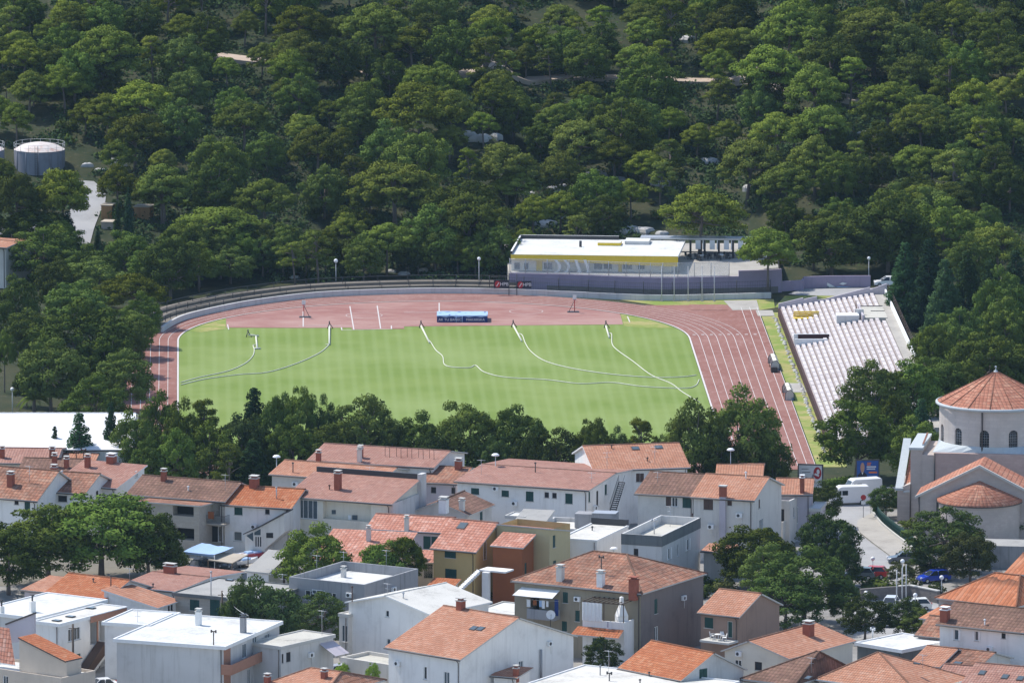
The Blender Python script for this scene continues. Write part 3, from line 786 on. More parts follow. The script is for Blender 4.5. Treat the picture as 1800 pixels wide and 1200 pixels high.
b = h.bit('lean_to', [M['metal'], M['grey']]); b.box(at(1010, 922, 5.0), h.e1, h.e2, 4.2, 2.2, 4.6, 6.4, 1); b.box(at(1040, 925, 5.0), h.e1, h.e2, 3.0, 2.2, 4.6, 6.7, 1, 0); h.done()
h = House('white flat topped house with a black parapet band', (984, 946), (1049, 950.5), 6.2, C=(1105, 926), roof='flat', ang=20.5, wall='white', deck='F_cream', ov=.05, trim='trim', slabt=.12)
b = h.bit('parapet', [M['dmetal'], M['white']]); b.box(h.A+h.e2*(h.D-.25), h.e1, h.e2, h.L, .3, 5.8, 7.0, 0); h.done()
h.vent(1041, 932, .4, 'dmetal', False); h.vent(996, 944, .4, 'dmetal', False)
h = House('grey block with a dark concrete parapet round its roof terrace', (1092, 934), (1163, 942), 7.6, C=(1231, 912), roof='flat', par=1.0, ang=20.5, wall='greywhite', deck='F_beige', wins=[('R', 1176, 973, .9, 1.4, 'w'), ('R', 1209, 957, .9, 1.4, 'w'), ('R', 1192, 966, .5, 1.6, 'g'), ('F', 1118, 975, .6, 1.6, 'd')])
b = h.bit('parapet_band', [M['darkgrey']])
for k in 'FR':
    o, al, nin, ln = h.fr(k); b.box(o-nin*.06-al*(.06 if k == 'R' else 0), al, nin, ln+(.0 if k == 'F' else .06), .058, 6.3, 7.62, 0)
h.done()
h.vent(1150, 938, 1.7, 'metal'); h.aerial(1178, 925, 2.6); h.vent(1217, 915, .8, 'brownp', False)
h = House('pinkish roofed house left of the yellow house', (648, 931), (780, 936), 5.2, ridge=(664, 904), D=8, ang=17, tile='T_rosy', wall='lilac', trim='trim', wins=[('F', 750.5, 953, .95, 1.6, 's'), ('F', 764.6, 954, .95, 1.6, 's')])
h.chim(715, 934, .5, 1.6, 'offwhite')
h.wing((700, 986), (765, 989), 2.9, D=4.6, ridge=(702, 968), roof='shed', ang=10, tile='T_rosy', wall='offwhite', wins=[('F', 753, 1003, 1.2, 1.9, 'D')])
h = House('low roof of rosy tiles behind the round pine', (552, 986), (692, 991), 4.0, D=9.5, ridge=(573, 932), roof='shed', ang=15, tile='T_rosy', wall='offwhite')
h.chim(648, 952, .5, 1.6, 'offwhite')
ye = h = House('yellow house with rosy roof and an outside white stair', (762, 962), (835, 969), 6.4, ridge=(798, 913.5), D=11, ang=28, tile='T_rosy', wall='ochre', wins=[('F', 791.7, 972, 1.5, 1.1, 's'), ('F', 792.5, 1008, 1.6, 1.2, 's'), ('R', 852, 968, .75, 2.2, 'D')])
h.skylight(813, 926, 1.1, 1.3)
zr = h.ze+h.h
w = h.wing((873, 924), (966, 931), zr-.1, D=5.4, ang=28, roof='shed', h=-1.0, tile='T_rosy', wall='ochre2', ov=.1, wins=[('R', 974, 951, .7, 1.5, 's'), ('R', 975, 991, .8, .9, 's')])
w = h.wing((866, 959), (918, 963), 7.2, D=3.4, ang=24, roof='shed', ridge=(876, 938), tile='T_rosy', wall='rust', ov=.25, wins=[('R', 924, 1000, .6, 1.6, 's')])
b = h.bit('canopy', [M['white']]); p = at(842, 1001, 4.9); b.box(p, h.e1, h.e2, 3.6, 2.2, 4.75, 4.95, 0); h.done()
b = h.bit('pillar', [M['white']]); p = at(847, 1003, 4.9); b.box(p, h.e1, h.e2, .9, .5, 0, 4.74, 0); h.done()
h.stairs((at(804, 1038, 2.5), at(842, 1002, 4.9)), 1.2, 'trim', 14)
h.stairs((at(792, 1060, 1.3), at(800, 1040, 2.5)), 1.6, 'trim', 8)
h = House('lean-to of orange tiles at the foot of the white stair', (752, 1033), (790, 1037), 2.6, D=3, ridge=(764, 1018), roof='shed', ang=20, tile='T_orange', wall='white', gutter=False)
# foreground left
h = House('bright orange roofed house left of the salmon hipped gable', (82, 1042), (183, 1055), 5.0, ridge=(116, 1008.6), D=10, ang=33, tile='T_orange', wall='white')
h.vent(195, 1034, 1.4, 'gutter', False); h.vent(164, 1025, .4, 'gutter', False); h.aerial(228, 1022, 1.6)
h = House('house under a faded red roof with a wide brick chimney', (214, 1029), (309, 1040), 5.0, ridge=(363, 1016), rs='B', D=15, ang=30, tile='T_pink', wall='white', trim='trim')
h.chim(299, 1009, 1.5, .9, 'brick', 'stonetrim', .7); h.vent(269, 1034, .4, 'gutter', False)
h = House('little orange roof half hidden by the big pine', (43, 1036), (82, 1041), 4.0, D=6, ridge=(100, 1018), rs='B', roof='shed', ang=30, tile='T_salmon', wall='lilac')
h = House('salmon roofed house with small arched windows before the grey flat roof', (183, 1057), (275, 1068), 4.6, C=(311, 1055), roof='shedL', h=1.5, ang=27, tile='T_salmon', wall='white', trim='trim', wins=[('R', 302, 1067, .5, .8, 'd'), ('R', 297, 1069, .5, .8, 'd')])
h = House('grey flat roofed building with dim stone walls', (308, 1041), (458, 1056), 5.6, C=(534, 1024), roof='flat', ang=27, wall='palestone', deck='F_grey', ov=.3, trim='darkgrey', wins=[('F', 342, 1063, 1.3, 1.3, 's'), ('F', 378, 1070, 1.3, 2.4, 's'), ('R', 500, 1058, .9, 1.0, 'g')])
h.vent(371, 1046, 2.8, 'metal', False); h.skylight(404, 1020, .9, .7); h.aerial(476, 1020, 1.5); h.aerial(497, 1025, 1.2)
h = House('grey hut with a tilted sheet roof and white side wall', (434, 1003), (472, 1007.5), 3.6, D=5.5, ridge=(476, 969), roof='shed', ang=28, tile='F_grey', wall='white', gutter=False, ov=.2)
b = h.bit('chimney', [M['brownp']]); p = at(499, 1009, 3.2); b.tube([p-Z*1.2, p+Z*2.0], .16, 0, 8); b.tube([p+Z*1.5+h.e1*.5-Z*1, p+Z*2+h.e1*.3], .12, 0, 8); h.done()
h = House('grey building whose high parapet frames a white roof terrace', (508, 1013), (641, 1027), 7.0, C=(735, 996), roof='flat', par=1.1, ang=30, wall='grey', deck='F_white', wins=[('F', 545, 1046, 1.4, 1.2, 'g'), ('F', 587, 1049, .6, 1.0, 'g'), ('F', 560, 1040, 1.8, .5, 'p')])
ACS += [(h, 'R', 690, 1035), (h, 'F', 615, 1045)]
h.chim(604, 1014, .5, 1.0, 'offwhite'); h.aerial(557, 1012, 2.6); h.aerial(604, 1003, 2.4); h.aerial(679, 1003, 2.6)
h = House('white house with a shallow pale grey gable roof', (613, 1056), (757, 1080), 7.0, D=10.5, ridge=(680, 1047.5), roof='perp', ang=40, tile='F_cream', wall='white', ov=.35, trim='trim', wins=[('F', 680.7, 1078, .55, .8, 'g'), ('F', 683, 1127, .6, .7, 'p')])
ACS += [(h, 'F', 720, 1115)]
h.vent(619, 1054, 1.4, 'brownp', False); h.vent(709, 1053, .6, 'metal', False); h.aerial(681, 1046, 1.4)
w = h.wing((596, 1079), (612, 1081), 5.6, D=4, roof='flat', ang=40, wall='offwhite', deck='F_cream', ov=.1, wins=[('F', 606, 1113, 1.0, 2.0, 'p')])
w = h.wing((598, 1155), (700, 1170), 2.2, D=5, roof='flat', par=.4, ang=40, wall='offwhite', deck='F_beige')
h.stairs((at(812, 1102, 0.5), at(800, 1070, 3.0)), 1.2, 'trim', 10)
h = House('low white flat roof between the grey gable and the tan house', (836, 1074), (912, 1082), 4.2, D=7, roof='flat', ang=28, wall='white', deck='F_white', ov=.2)
b = h.bit('chimney', [M['brick'], M['stonetrim']]); p = at(920, 1080, 4.2); b.cbox(p, .8, .7, 3, 6.2, .4, 0); b.cbox(p, .95, .85, 6.2, 6.35, .4, 1); h.done()
h = House('big tan house with a spotted hipped roof and a laundry balcony', (904.5, 1020), (1126.6, 1043), 8.5, C=(1236.5, 1008.5), roof='hip', ridge=(1043.5, 970), ridge2=(1102, 979), ang=30, tile='T_old', wall='tan', wallR='tanshade', trim='stonetrim', wins=[('F', 993.7, 1049.5, .7, 1.3, 's'), ('F', 1015, 1082, .6, 1.3, 's'), ('R', 1153, 1065, .75, 1.75, 's'), ('R', 1153.5, 1113, .9, 1.7, 'p'), ('F', 940, 1060, 1.2, 1.9, 'o'), ('F', 992, 1100, .7, 1.2, 's')])
ACS += [(h, 'R', 1200, 1050), (h, 'F', 1016, 1052)]
h.chim(985, 1022, .75, 1.6, 'offwhite'); h.chim(1056, 1032, .75, 1.6, 'trim'); h.vent(1057, 1012, 2.2, 'gutter'); h.chim(1114, 1045, .9, 1.7, 'brick', 'brick')
pl = Vector((h.A.x, h.A.y, 0))
b = h.bit('awning', [M['cloth'], M['metal']])
o = pl-h.e2*.03; a0 = on_plane(917, 1031, o, h.e2); a1 = on_plane(984, 1037, o, h.e2); f = -h.e2*1.7-Z*.75
b.slab([a0+f-h.e1*.3, a1+f-h.e1*.1, a1, a0], .05, 0, 0); b.tube([a0+f-h.e1*.3, a1+f], .04, 1, 6); h.done()
h.balcony('F', 926, 1068, 974, 1075, 1.5, 1.0, 'grey')
b = h.bit('laundry', [M['cloth'], M['rust'], M['skyblue'], M['blue']])
o = pl-h.e2*1.3
for u, v0, v1, w_, mm in ((929, 1053, 1066, .5, 0), (940, 1054, 1063, .5, 1), (950, 1055, 1066, .35, 2), (955, 1055, 1069, .4, 0), (962, 1056, 1066, .3, 0), (978, 1053, 1082, .5, 3)):
    p = on_plane(u, v1, o, h.e2); t = on_plane(u, v0, o, h.e2); b.prism([p-h.e1*w_/2, p+h.e1*w_/2, t+h.e1*w_/2, t-h.e1*w_/2], h.e2*.03, mm)
a0 = on_plane(924, 1053, o, h.e2); a1 = on_plane(982, 1056, o, h.e2); b.tube([a0, a1], .012, 0, 4); h.done()
b = h.bit('satellite_dish', [M['cloth'], M['dmetal']])
p = on_plane(968, 1080, pl-h.e2*2.0, h.e2); n = Vector((.1, -.95, .3)).normalized(); e = n.cross(Z).normalized(); g = e.cross(n)
for i in range(16):
    t0, t1 = 2*math.pi*i/16, 2*math.pi*(i+1)/16
    for r0, r1, d0, d1 in ((0, .28, 0, .03), (.28, .55, .03, .12)):
        q = lambda r, t, d: p+(e*math.cos(t)+g*math.sin(t))*r+n*d
        b.face([q(r0, t0, d0), q(r1, t0, d1), q(r1, t1, d1), q(r0, t1, d0)] if r0 > 0 else [p, q(r1, t0, d1), q(r1, t1, d1)], 0, None, True)
b.tube([p, p-n*.3-Z*.5, p-n*.3-Z*2], .04, 1, 5); b.tube([p-g*.5+n*.1, p+n*.6], .02, 1, 4); h.done()
tan = h
# white addition with pergola
h = House('white addition with a vine pergola and red tiled skirt in front of the tan house', (1024, 1087), (1097, 1094), 5.4, C=(1127, 1080), roof='flat', par=1.0, ang=26, wall='white', deck='F_beige', wins=[('F', 1055, 1133, 2.0, 1.55, 's')])
b = h.bit('tiled_skirt', [M['T_orange'], M['stonetrim']])
a0 = at(1000, 1109, 3.6); a1 = at(1090, 1120, 3.6); c1 = h.B+Z*(-h.ze+4.55); c0 = h.A+Z*(-h.ze+4.55)-h.e1*.6
a0 = c0-h.e2*1.5-Z*.75; a1 = c1-h.e2*1.5-Z*.75
b.slab([a0-h.e1*.2, a1, c1-h.e2*.02, c0-h.e2*.02], .15, 0, 1, [(0, 0), (5.5, 0), (5.5, 1.7), (0, 1.7)]); h.done()
b = h.bit('pergola', [M['wood']])
zt = 7.6
for i in range(9):
    p = h.A+h.e1*(.2+i*(h.L-.4)/8); b.box(p-h.e2*.2, h.e1, h.e2, .07, 3.2, zt, zt+.1, 0)
for d in (0, 2.8): b.box(h.A+h.e2*d+h.e1*0, h.e1, h.e2, h.L, .1, zt-.12, zt-.002, 0)
for x in (.05, h.L/2, h.L-.15): b.box(h.A+h.e1*x+h.e2*.02, h.e1, h.e2, .09, .09, h.ze, zt-.122, 0)
h.done()
b = h.bit('curtain', [M['cloth']])
n = 16
for i in range(n):
    x0, x1 = h.L*.0+2.6*i/n, 2.6*(i+1)/n
    y0, y1 = .06*math.sin(i*2.1), .06*math.sin((i+1)*2.1)
    P = lambda x, y, z: h.A+h.e1*x-h.e2*(.12+y)+Z*(z-h.ze)
    b.face([P(x0, y0, 5.3), P(x1, y1, 5.3), P(x1, y1, 7.5), P(x0, y0, 7.5)])
h.done()
b = h.bit('barbecue', [M['white'], M['dark'], M['brick']]); p = h.B+h.e2*1.2-h.e1*.9
b.cbox(p, 1.3, .9, 4.4, 6.0, .45, 0); b.cbox(p-h.e2*.46, .6, .02, 5.0, 5.6, .45, 1)
b.lathe(Vector((p.x, p.y, 6.0)), [(.85, 0), (.3, 1.3), (.26, 2.2), (.001, 2.3)], 0, 4, .45+math.pi/4, .45+math.pi/4+2*math.pi, False); h.done()
b = h.bit('towel', [M['cloth'], M['purple']]); p = h.A+h.e1*3.1-h.e2*.05; b.prism([p-Z*.9, p+h.e1*.75-Z*1.0, p+h.e1*.8, p], -h.e2*.03, 0); b.prism([p+h.e1*.2-h.e2*.04-Z*.7, p+h.e1*.3-h.e2*.04-Z*.7, p+h.e1*.3-h.e2*.04, p+h.e1*.2-h.e2*.04], -h.e2*.02, 1); h.done()
# small brown house
h = House('small brown house with an orange roof and a white table set on its balcony', (1232, 1069), (1298, 1083), 6.0, C=(1370, 1059), ridge=(1335, 1044), rs='B', ang=33, tile='T_salmon', wall='brownwall', wins=[('F', 1246, 1094, 1.2, 1.25, 's'), ('F', 1283, 1106, .7, 2.0, 'D')])
b = h.bit('balcony', [M['stonetrim'], M['dmetal']]); p = on_plane(1283, 1123, h.A, h.e2); zb_ = p.z
b.box(h.A+h.e1*1.2-h.e2*2.2, h.e1, h.e2, h.L-1.2, 2.19, zb_-.25, zb_, 0); h.done()
small_b = (h, zb_)
# front row
h = House('white house with a plain salmon roof and a double skylight', (683, 1137), (809, 1158), 6.6, C=(1008, 1112), ridge=(780, 1066), D=None, ang=42, tile='T_salmon', wall='white', wins=[('F', 747.5, 1182, .5, 1.5, 'g'), ('F', 785, 1192, .9, 1.6, 'p'), ('R', 916, 1172, .8, 1.5, 'p')])
ACS += [(h, 'R', 965, 1130), (h, 'F', 700, 1165)]
h.skylight(833, 1106, .85, .9); h.skylight(845, 1107, .85, .9); h.chim(810, 1072, .8, 1.0, 'brick')
o, al, nin, ln = h.fr('R'); b = h.bit('flue', [M['grey']]); p = on_plane(949, 1160, o, nin); b.tube([p-nin*.2-Z*2.2, p-nin*.2+Z*1.3], .14, 0, 8); h.done()
h = House('white house with a flat white roof, brick balcony and louvred chimneys', (205, 1123), (393, 1136.5), 6.6, C=(491, 1092), roof='flat', ang=21, wall='greywhite', deck='F_white', ov=.35, trim='trim', wins=[('R', 410, 1150, 1.2, 2.1, 'L'), ('R', 430, 1143, 1.3, 1.7, 'p'), ('R', 448, 1134, 1.4, 2.1, 'p'), ('R', 470, 1126, 1.5, 1.7, 'p'), ('R', 438, 1190, .9, 2.0, 'g'), ('R', 462, 1176, .8, 2.0, 'g'), ('R', 480, 1165, .9, 1.4, 'g')])
h.chim(349, 1098, .6, 1.6, 'trim'); h.chim(427.6, 1111, .6, 1.8, 'grey', 'dmetal'); h.vent(375.5, 1133, 1.6, 'gutter'); h.aerial(242, 1093, 1.4)
o, al, nin, ln = h.fr('R'); b = h.bit('brick_facing', [M['brickp']]); b.box(o-nin*.03, al, nin, ln*.12, .027, 2.0, 6.3, 0); h.done()
h.balcony('R', 407, 1167, 494, 1131, 1.3, 1.0, 'brickp')
h.wing((184, 1091), (262, 1099), 6.605, D=8.5, roof='flat', ang=21, wall='white', deck='F_white', ov=.3, trim='trim')
h = House('flat roofed white house with a brown loggia front and outside stair', (62, 1092), (104, 1097), 6.4, C=(220, 1066), roof='flat', ang=33.5, wall='white', deck='F_cream', ov=.2, trim='trim', wins=[('R', 130.5, 1114, 2.4, 1.5, 'g'), ('R', 130, 1160, 2.6, 1.3, 's'), ('R', 166, 1112, 1.7, 2.7, 'o'), ('R', 181, 1107, 1.5, 2.8, 'o'), ('R', 181, 1158, 1.6, 2.7, 'E'), ('R', 198, 1100, 2.0, 2.8, 'o')])
h.skylight(124, 1084, 1.0, .8); h.skylight(100, 1091, 1.0, .8); h.skylight(160, 1069, 1.0, .8)
o, al, nin, ln = h.fr('R'); b = h.bit('fascia', [M['brickp']]); b.box(o+al*(ln*.45)-nin*.26, al, nin, ln*.55, .05, 5.7, 6.42, 0)
for x in (.56, .74, .9): b.box(o+al*(ln*x)-nin*.1, al, nin, .3, .09, 2.6, 5.69, 0)
h.done()
p0 = on_plane(140, 1196, o-nin*1.4, nin); p1 = on_plane(186, 1128, o-nin*1.4, nin)
b = h.bit('staircase', [M['brownp'], M['white']]); b.prism([p0, p0-Z*1.0, p1-Z*1.4, p1], nin*1.2, 0); b.prism([p0-Z*1.0-nin*.05, p0-Z*1.35-nin*.05, p1-Z*1.75-nin*.05, p1-Z*1.4-nin*.05], nin*1.3, 1); h.done()
w = h.wing((-40, 1073), (62, 1086), 6.5, D=14, roof='flat', ang=33.5, wall='greywhite', deck='F_white', ov=.25, trim='trim')
b = h.bit('chimney', [M['white'], M['dmetal']]); p = at(57, 1075, 6.5); b.cbox(p, .6, .6, 6.4, 7.8, .5, 0); b.tube([p+Z*1.3, p+Z*2], .1, 1, 6); b.tube([p+Z*2-h.e1*.25, p+Z*2+h.e1*.25], .09, 1, 6)
p = at(3, 1078, 6.5); b.cbox(p, .5, .5, 6.4, 7.4, .5, 0); b.tube([p+Z*.9, p+Z*1.6], .1, 1, 6); b.tube([p+Z*1.6-h.e1*.25, p+Z*1.6+h.e1*.25], .09, 1, 6); h.done()
h = House('beige house with a white terrace edge and a wedge of orange roof', (-40, 1174), (108, 1191), 4.6, D=6, roof='flat', par=.35, ang=38, wall='beige', deck='F_white', trim='trim', wins=[('F', 10, 1199, .8, 1.6, 'g')])
pl = h.A+h.e2*1.6
pp = [on_plane(u, v, pl, h.e2) for u, v in ((34, 1175), (117, 1169), (117, 1163), (34, 1121))]
for q in pp[:2]: q.z = 4.3
b = h.bit('gable_wedge', [M['beige'], M['T_orange'], M['gutter']]); b.prism(pp, h.e2*2.6, 0)
b.slab([pp[2]-h.e2*.25+Z*.15, pp[2]+h.e2*2.8+Z*.15, pp[3]+h.e2*2.8+Z*.15, pp[3]-h.e2*.25+Z*.15], .16, 1, 2, [(0, 0), (3, 0), (3, 7), (0, 7)]); h.done()
pl2 = pl+h.e2*4.2
pp = [on_plane(u, v, pl2, h.e2) for u, v in ((10, 1130), (60, 1125), (60, 1079), (10, 1098))]
b = h.bit('rear_wall', [M['lilac'], M['gutter']]); b.prism(pp, h.e2*.3, 0); b.prism([pp[3]+Z*.005-h.e2*.1, pp[2]+Z*.005-h.e2*.1, pp[2]+Z*.2-h.e2*.1, pp[3]+Z*.2-h.e2*.1], h.e2*.5, 1); h.done()
b = h.bit('roof', [M['T_rosy'], M['trim']]); o = on_plane(27, 1168, pl-h.e2*.3, h.e2)
b.slab([o-h.e1*5, o, o-h.e1*1.9+h.e2*1.2+Z*3.9, o-h.e1*6+h.e2*1.2+Z*3.9], .15, 0, 1, [(0, 0), (5, 0), (3.5, 4.6), (0, 4.6)]); h.done()
h = House('low grey flat roofed house with stained side wall', (440, 1129), (494, 1137), 5.5, C=(586, 1114), roof='flat', ang=38, wall='greywhite', deck='F_beige', ov=.2, wins=[('R', 495.5, 1157, .6, 1.1, 'd'), ('R', 507, 1154, .8, 1.15, 'd')])
ACS += [(h, 'R', 545, 1150)]
h.chim(483, 1106, .5, .5, 'dmetal'); h.aerial(566, 1116, 3.0)
b = h.bit('awning', [M['lilac'], M['metal']]); p = h.B+h.e2*h.D-Z*(h.ze-4.9); b.slab([p+h.e1*2.4-Z*1.2, p+h.e1*2.4-Z*1.2-h.e2*2.6, p-h.e2*2.6, p], .05, 0, 1); h.done()
h = House('orange roof cut by the bottom edge with brick chimney stubs', (452, 1206), (566, 1224), 5.0, D=12, ridge=(546, 1175), rs='A', ang=34, roof='hip', ridge2=(600, 1185), tile='T_salmon', wall='white')
h.chim(470, 1202, .6, .8); h.chim(570, 1193, .6, .8)
h = House('long flat white roof in the bottom centre', (925, 1196), (1195, 1232), 5.4, D=13.5, roof='flat', ang=30, wall='white', deck='F_cream', ov=.2, trim='trim')
h.vent(1055, 1186, 1.0, 'grey', False); h.vent(1071, 1168, 1.0, 'gutter', False); h.vent(1071, 1196, .9, 'dmetal'); h.vent(1141, 1188, .4, 'gutter', False); h.vent(1125, 1201, .4, 'gutter', False); h.aerial(1070, 1180, 2.5); h.aerial(1122, 1172, 1.4)
h = House('tiny tiled shed beside the big salmon gable', (868, 1188), (906, 1191), 4.0, D=4, ridge=(880, 1172), roof='shed', ang=25, tile='T_salmon', wall='white')
h.chim(907, 1189, .55, .9)
h = House('orange tiled gable house with white end wall at bottom centre', (1093, 1171), (1197, 1194), 5.6, C=(1307, 1177), ridge=(1142, 1127.5), ang=48, tile='T_orange', wall='greywhite', wins=[('R', 1236, 1186, 1.15, 1.5, 's')])
h = House('cream house with a broad salmon gable roof and one brick chimney', (1274, 1141), (1386, 1157), 5.6, D=13.5, ridge=(1318, 1127), roof='perp', ang=35, tile='T_salmon', wall='cream', wins=[('F', 1297.6, 1165, 1.0, .8, 'g'), ('F', 1333, 1170, 1.0, 1.0, 'd')])
ACS += [(h, 'F', 1300, 1148)]
h.chim(1421, 1118, 1.0, 1.4, 'brick', 'stonetrim')
h = House('house under a dark mottled pyramid roof', (1308, 1187), (1396, 1203), 4.8, C=(1490, 1163), roof='hip', ridge=(1436, 1146), ang=33, tile='T_brown', wall='cream')
h.skylight(1421, 1193, .7, .9); h.aerial(1426, 1180, 1.6)
h = House('big hipped salmon roof at the bottom right with stone edging', (1440, 1182), (1612, 1216), 5.0, C=(1700, 1190), roof='hip', ridge=(1542, 1148), ang=36, tile='T_salmon', wall='white', trim='trim')
h.skylight(1612, 1168, .9, .3); h.aerial(1622, 1172, 1.4)
h = House('dark stone block with a flat white roof before the parking lot', (1507, 1127), (1585, 1142.5), 4.6, C=(1664, 1124), roof='flat', ang=43, wall='darkgrey', deck='F_white', ov=.25, trim='trim')
h.vent(1534, 1120, 1.0, 'trim')
h = House('white house with a long lichen covered roof at the right edge', (1652, 1095.5), (1860, 1117), 7.2, ridge=(1683, 1059), D=8.6, ang=30, tile='T_brown', wall='white', wins=[('F', 1681, 1115, .6, 1.25, 'w'), ('F', 1716.6, 1117, .5, 1.15, 'w'), ('F', 1764, 1117, .55, .65, 'd'), ('F', 1763, 1163, .6, .5, 'd')])
ACS += [(h, 'F', 1740, 1140)]
h.chim(1661, 1092, .9, 1.3, 'brick', 'trim'); h.vent(1731, 1100, .6, 'trim', False)
h = House('small mottled roof wedged left of the white right-edge house', (1614, 1113), (1652, 1119), 5.0, D=7, ridge=(1640, 1083), ang=30, tile='T_old', wall='lilac')
h = House('ribbed orange roof framed with pale coping stones near the church', (1650, 1048), (1785, 1066), 6.0, D=9.5, ridge=(1750, 1008), roof='hip', ridge2=(1793, 1030), ang=34, tile='T_ribbed', wall='churchstone', gutter=False)
h = House('lower ribbed orange roof below the coping beside the flower bush', (1622, 1084), (1700, 1096), 4.4, D=7, ridge=(1655, 1056), roof='shed', ang=34, tile='T_ribbed', wall='churchstone', gutter=False)
h = House('ribbed orange roof running out at the right edge', (1772, 1006), (1860, 1015), 6.5, D=9, ridge=(1800, 974), roof='gable', ang=30, tile='T_ribbed', wall='churchstone', gutter=False)
h = House('narrow salmon roof behind the big hipped roof', (1604, 1163), (1650, 1171), 4.4, D=8, ridge=(1622, 1136), ang=32, tile='T_salmon', wall='brownwall')
h = House('brown orange roof with a white skylight patch', (1645, 1164), (1716, 1175), 4.4, D=8, ridge=(1675, 1140), ang=32, tile='T_old', wall='offwhite')
h.skylight(1684, 1167, 1.0, .6)
h = House('rosy roof with three skylights in the bottom right corner', (1692, 1204), (1860, 1220), 5.0, D=9, ridge=(1712, 1166), ang=26, tile='T_pink', wall='white', trim='trim')
for u, v in ((1726.7, 1184), (1767, 1191), (1794, 1194)): h.skylight(u, v, .8, .9)
h = House('little rosy roof with white verges between bottom right roofs', (1648, 1193), (1694, 1199), 4.6, D=6, ridge=(1650, 1168), ang=24, tile='T_pink', wall='white', trim='trim')
# far left house on the slope
h = House('pale house with a red tiled edge at the left border by the pines', (-80, 426), (10, 436), 6.0, D=8, ridge=(-30, 420), ang=25, tile='T_salmon', wall='offwhite')
# air conditioners and dishes on some walls
for hh_, k, u, v in ACS: hh_.ac(k, u, v)
# ------------------------------------------------------------------ church
ch = empty('church', (68, 1262, 0), 'domed stone church with a round drum and a tiled cone roof', 'church')
e1, e2 = dirs(Vector((0, 0, 0)), Vector((1, 0, 0)), None, -8)
zeav = 6.1
A = at(1613, 872, zeav); W = 17.0
apx = on_plane(1722, 820, A, e2); xa = (apx-A).dot(e1); za = apx.z
b = MB(); A0 = Vector((A.x, A.y, 0)); Wd = 2*xa
front = [A0, A0+e1*Wd, A0+e1*Wd+Z*zeav, A0+e1*xa+Z*za, A0+Z*zeav]
b.prism(front, e2*7.0, 0); b.build('chancel_wall', M['churchstone'], ch)
b = MB()
for s0, s1 in ((0, xa), (Wd, xa)):
    p0 = A0+e1*s0+Z*(zeav+.12); p1 = A0+e1*xa+Z*(za+.12); q = -1 if s0 == 0 else 1
    p0 = p0+e1*.3*q-Z*.17
    ln = (p1-p0).length
    b.slab([p0-e2*.3, p0+e2*7.2, p1+e2*7.2, p1-e2*.3], .2, 0, 1, [(0, 0), (7.5, 0), (7.5, ln), (0, ln)])
    b.prism([p0-e2*.32, p0-e2*.32+Z*.12, p1-e2*.32+Z*.12, p1-e2*.32], e2*.4, 1)
b.build('chancel_roof', [M['T_church'], M['stonetrim']], ch)
# apse
ac = on_plane(1722, 877, A, e2); ra = 5.35; ea = ac.z
an = math.atan2(e1.y, e1.x)
b = MB(); b.lathe(Vector((ac.x, ac.y, 0)), [(ra-.25, 0), (ra-.25, ea)], 0, 40, an+math.pi, an+2*math.pi); b.build('apse_wall', M['churchstone'], ch)
b = MB(); b.lathe(Vector((ac.x, ac.y, 0)), [(ra, ea-.15), (ra, ea+.1), (.01, ea+2.35)], 0, 40, an+math.pi, an+2*math.pi); b.lathe(Vector((ac.x, ac.y, 0)), [(ra+.05, ea-.25), (ra+.05, ea-.12)], 1, 40, an+math.pi, an+2*math.pi)
b.build('apse_roof', [M['T_church'], M['gutter']], ch)
# crossing block
dc = at(1750, 706, 14.9); dc.z = 0
fr = dc-e2*7.9
zb2 = on_plane(1700, 797, fr, e2).z
x0 = (on_plane(1643, 800, fr, e2)-fr).dot(e1)
b = MB(); b.box(fr+e1*x0, e1, e2, 2*abs(x0), 15.8, 0, zb2, 0); b.build('crossing_wall', M['pinkstone'], ch)
x1 = (on_plane(1601, 800, fr+e2*.6, e2)-fr).dot(e1)
zt2 = on_plane(1612, 791, fr, e2).z
b = MB(); b.box(fr+e1*x1+e2*.3, e1, e2, x0-x1-1.6, 11, 0, zt2, 0); b.box(fr+e1*(x0-1.6)+e2*.15, e1, e2, 1.58, 11, 0, zb2-.3, 0); b.build('transept_wall', M['churchstone'], ch)
b = MB(); o = fr+e1*(x1-.2)+e2*.1
b.box(o, e1, e2, x0-x1-1.3, 11.4, zt2+.003, zt2+.3, 0)
b.slab([fr+e1*(x1+1.5)+e2*2+Z*(zt2+.5), fr+e1*(x0-1.8)+e2*2+Z*(zt2+.5), fr+e1*(x0-1.8)+e2*8+Z*(zt2+1.0), fr+e1*(x1+1.5)+e2*8+Z*(zt2+1.0)], .2, 1, 0, [(0, 0), (3, 0), (3, 6), (0, 6)])
b.build('transept_roof', [M['lead'], M['T_church']], ch)
# aisle with sloping coping on the left
b = MB(); xa2 = x1-1.75
pts = [fr+e1*xa2+e2*1.2+Z*0, fr+e1*(x1-.02)+e2*1.2+Z*0, fr+e1*(x1-.02)+e2*1.2+Z*(zt2-4.5), fr+e1*xa2+e2*1.2+Z*(zt2-5.2)]
b.prism(pts, e2*10, 0); b.build('aisle_wall', M['churchstone'], ch)
b = MB()
c0 = fr+e1*(xa2-.25)+e2*1.0+Z*(zt2-5.2+.1); c1 = fr+e1*(xa2+.75)+e2*1.0+Z*(zt2-5.2+.1)
b.slab([c0, c1, c1+e2*10+Z*4.8, c0+e2*10+Z*4.8], .3, 0, 0)
d0 = c1+e1*.03-Z*.1; d1 = fr+e1*(x1-.02)+e2*1.0+Z*(zt2-5.1)
b.slab([d0+e2*1.5+Z*.4, d1+e2*1.5+Z*.4, d1+e2*9+Z*3.4, d0+e2*9+Z*3.4], .2, 1, 0, [(0, 0), (1, 0), (1, 8), (0, 8)])
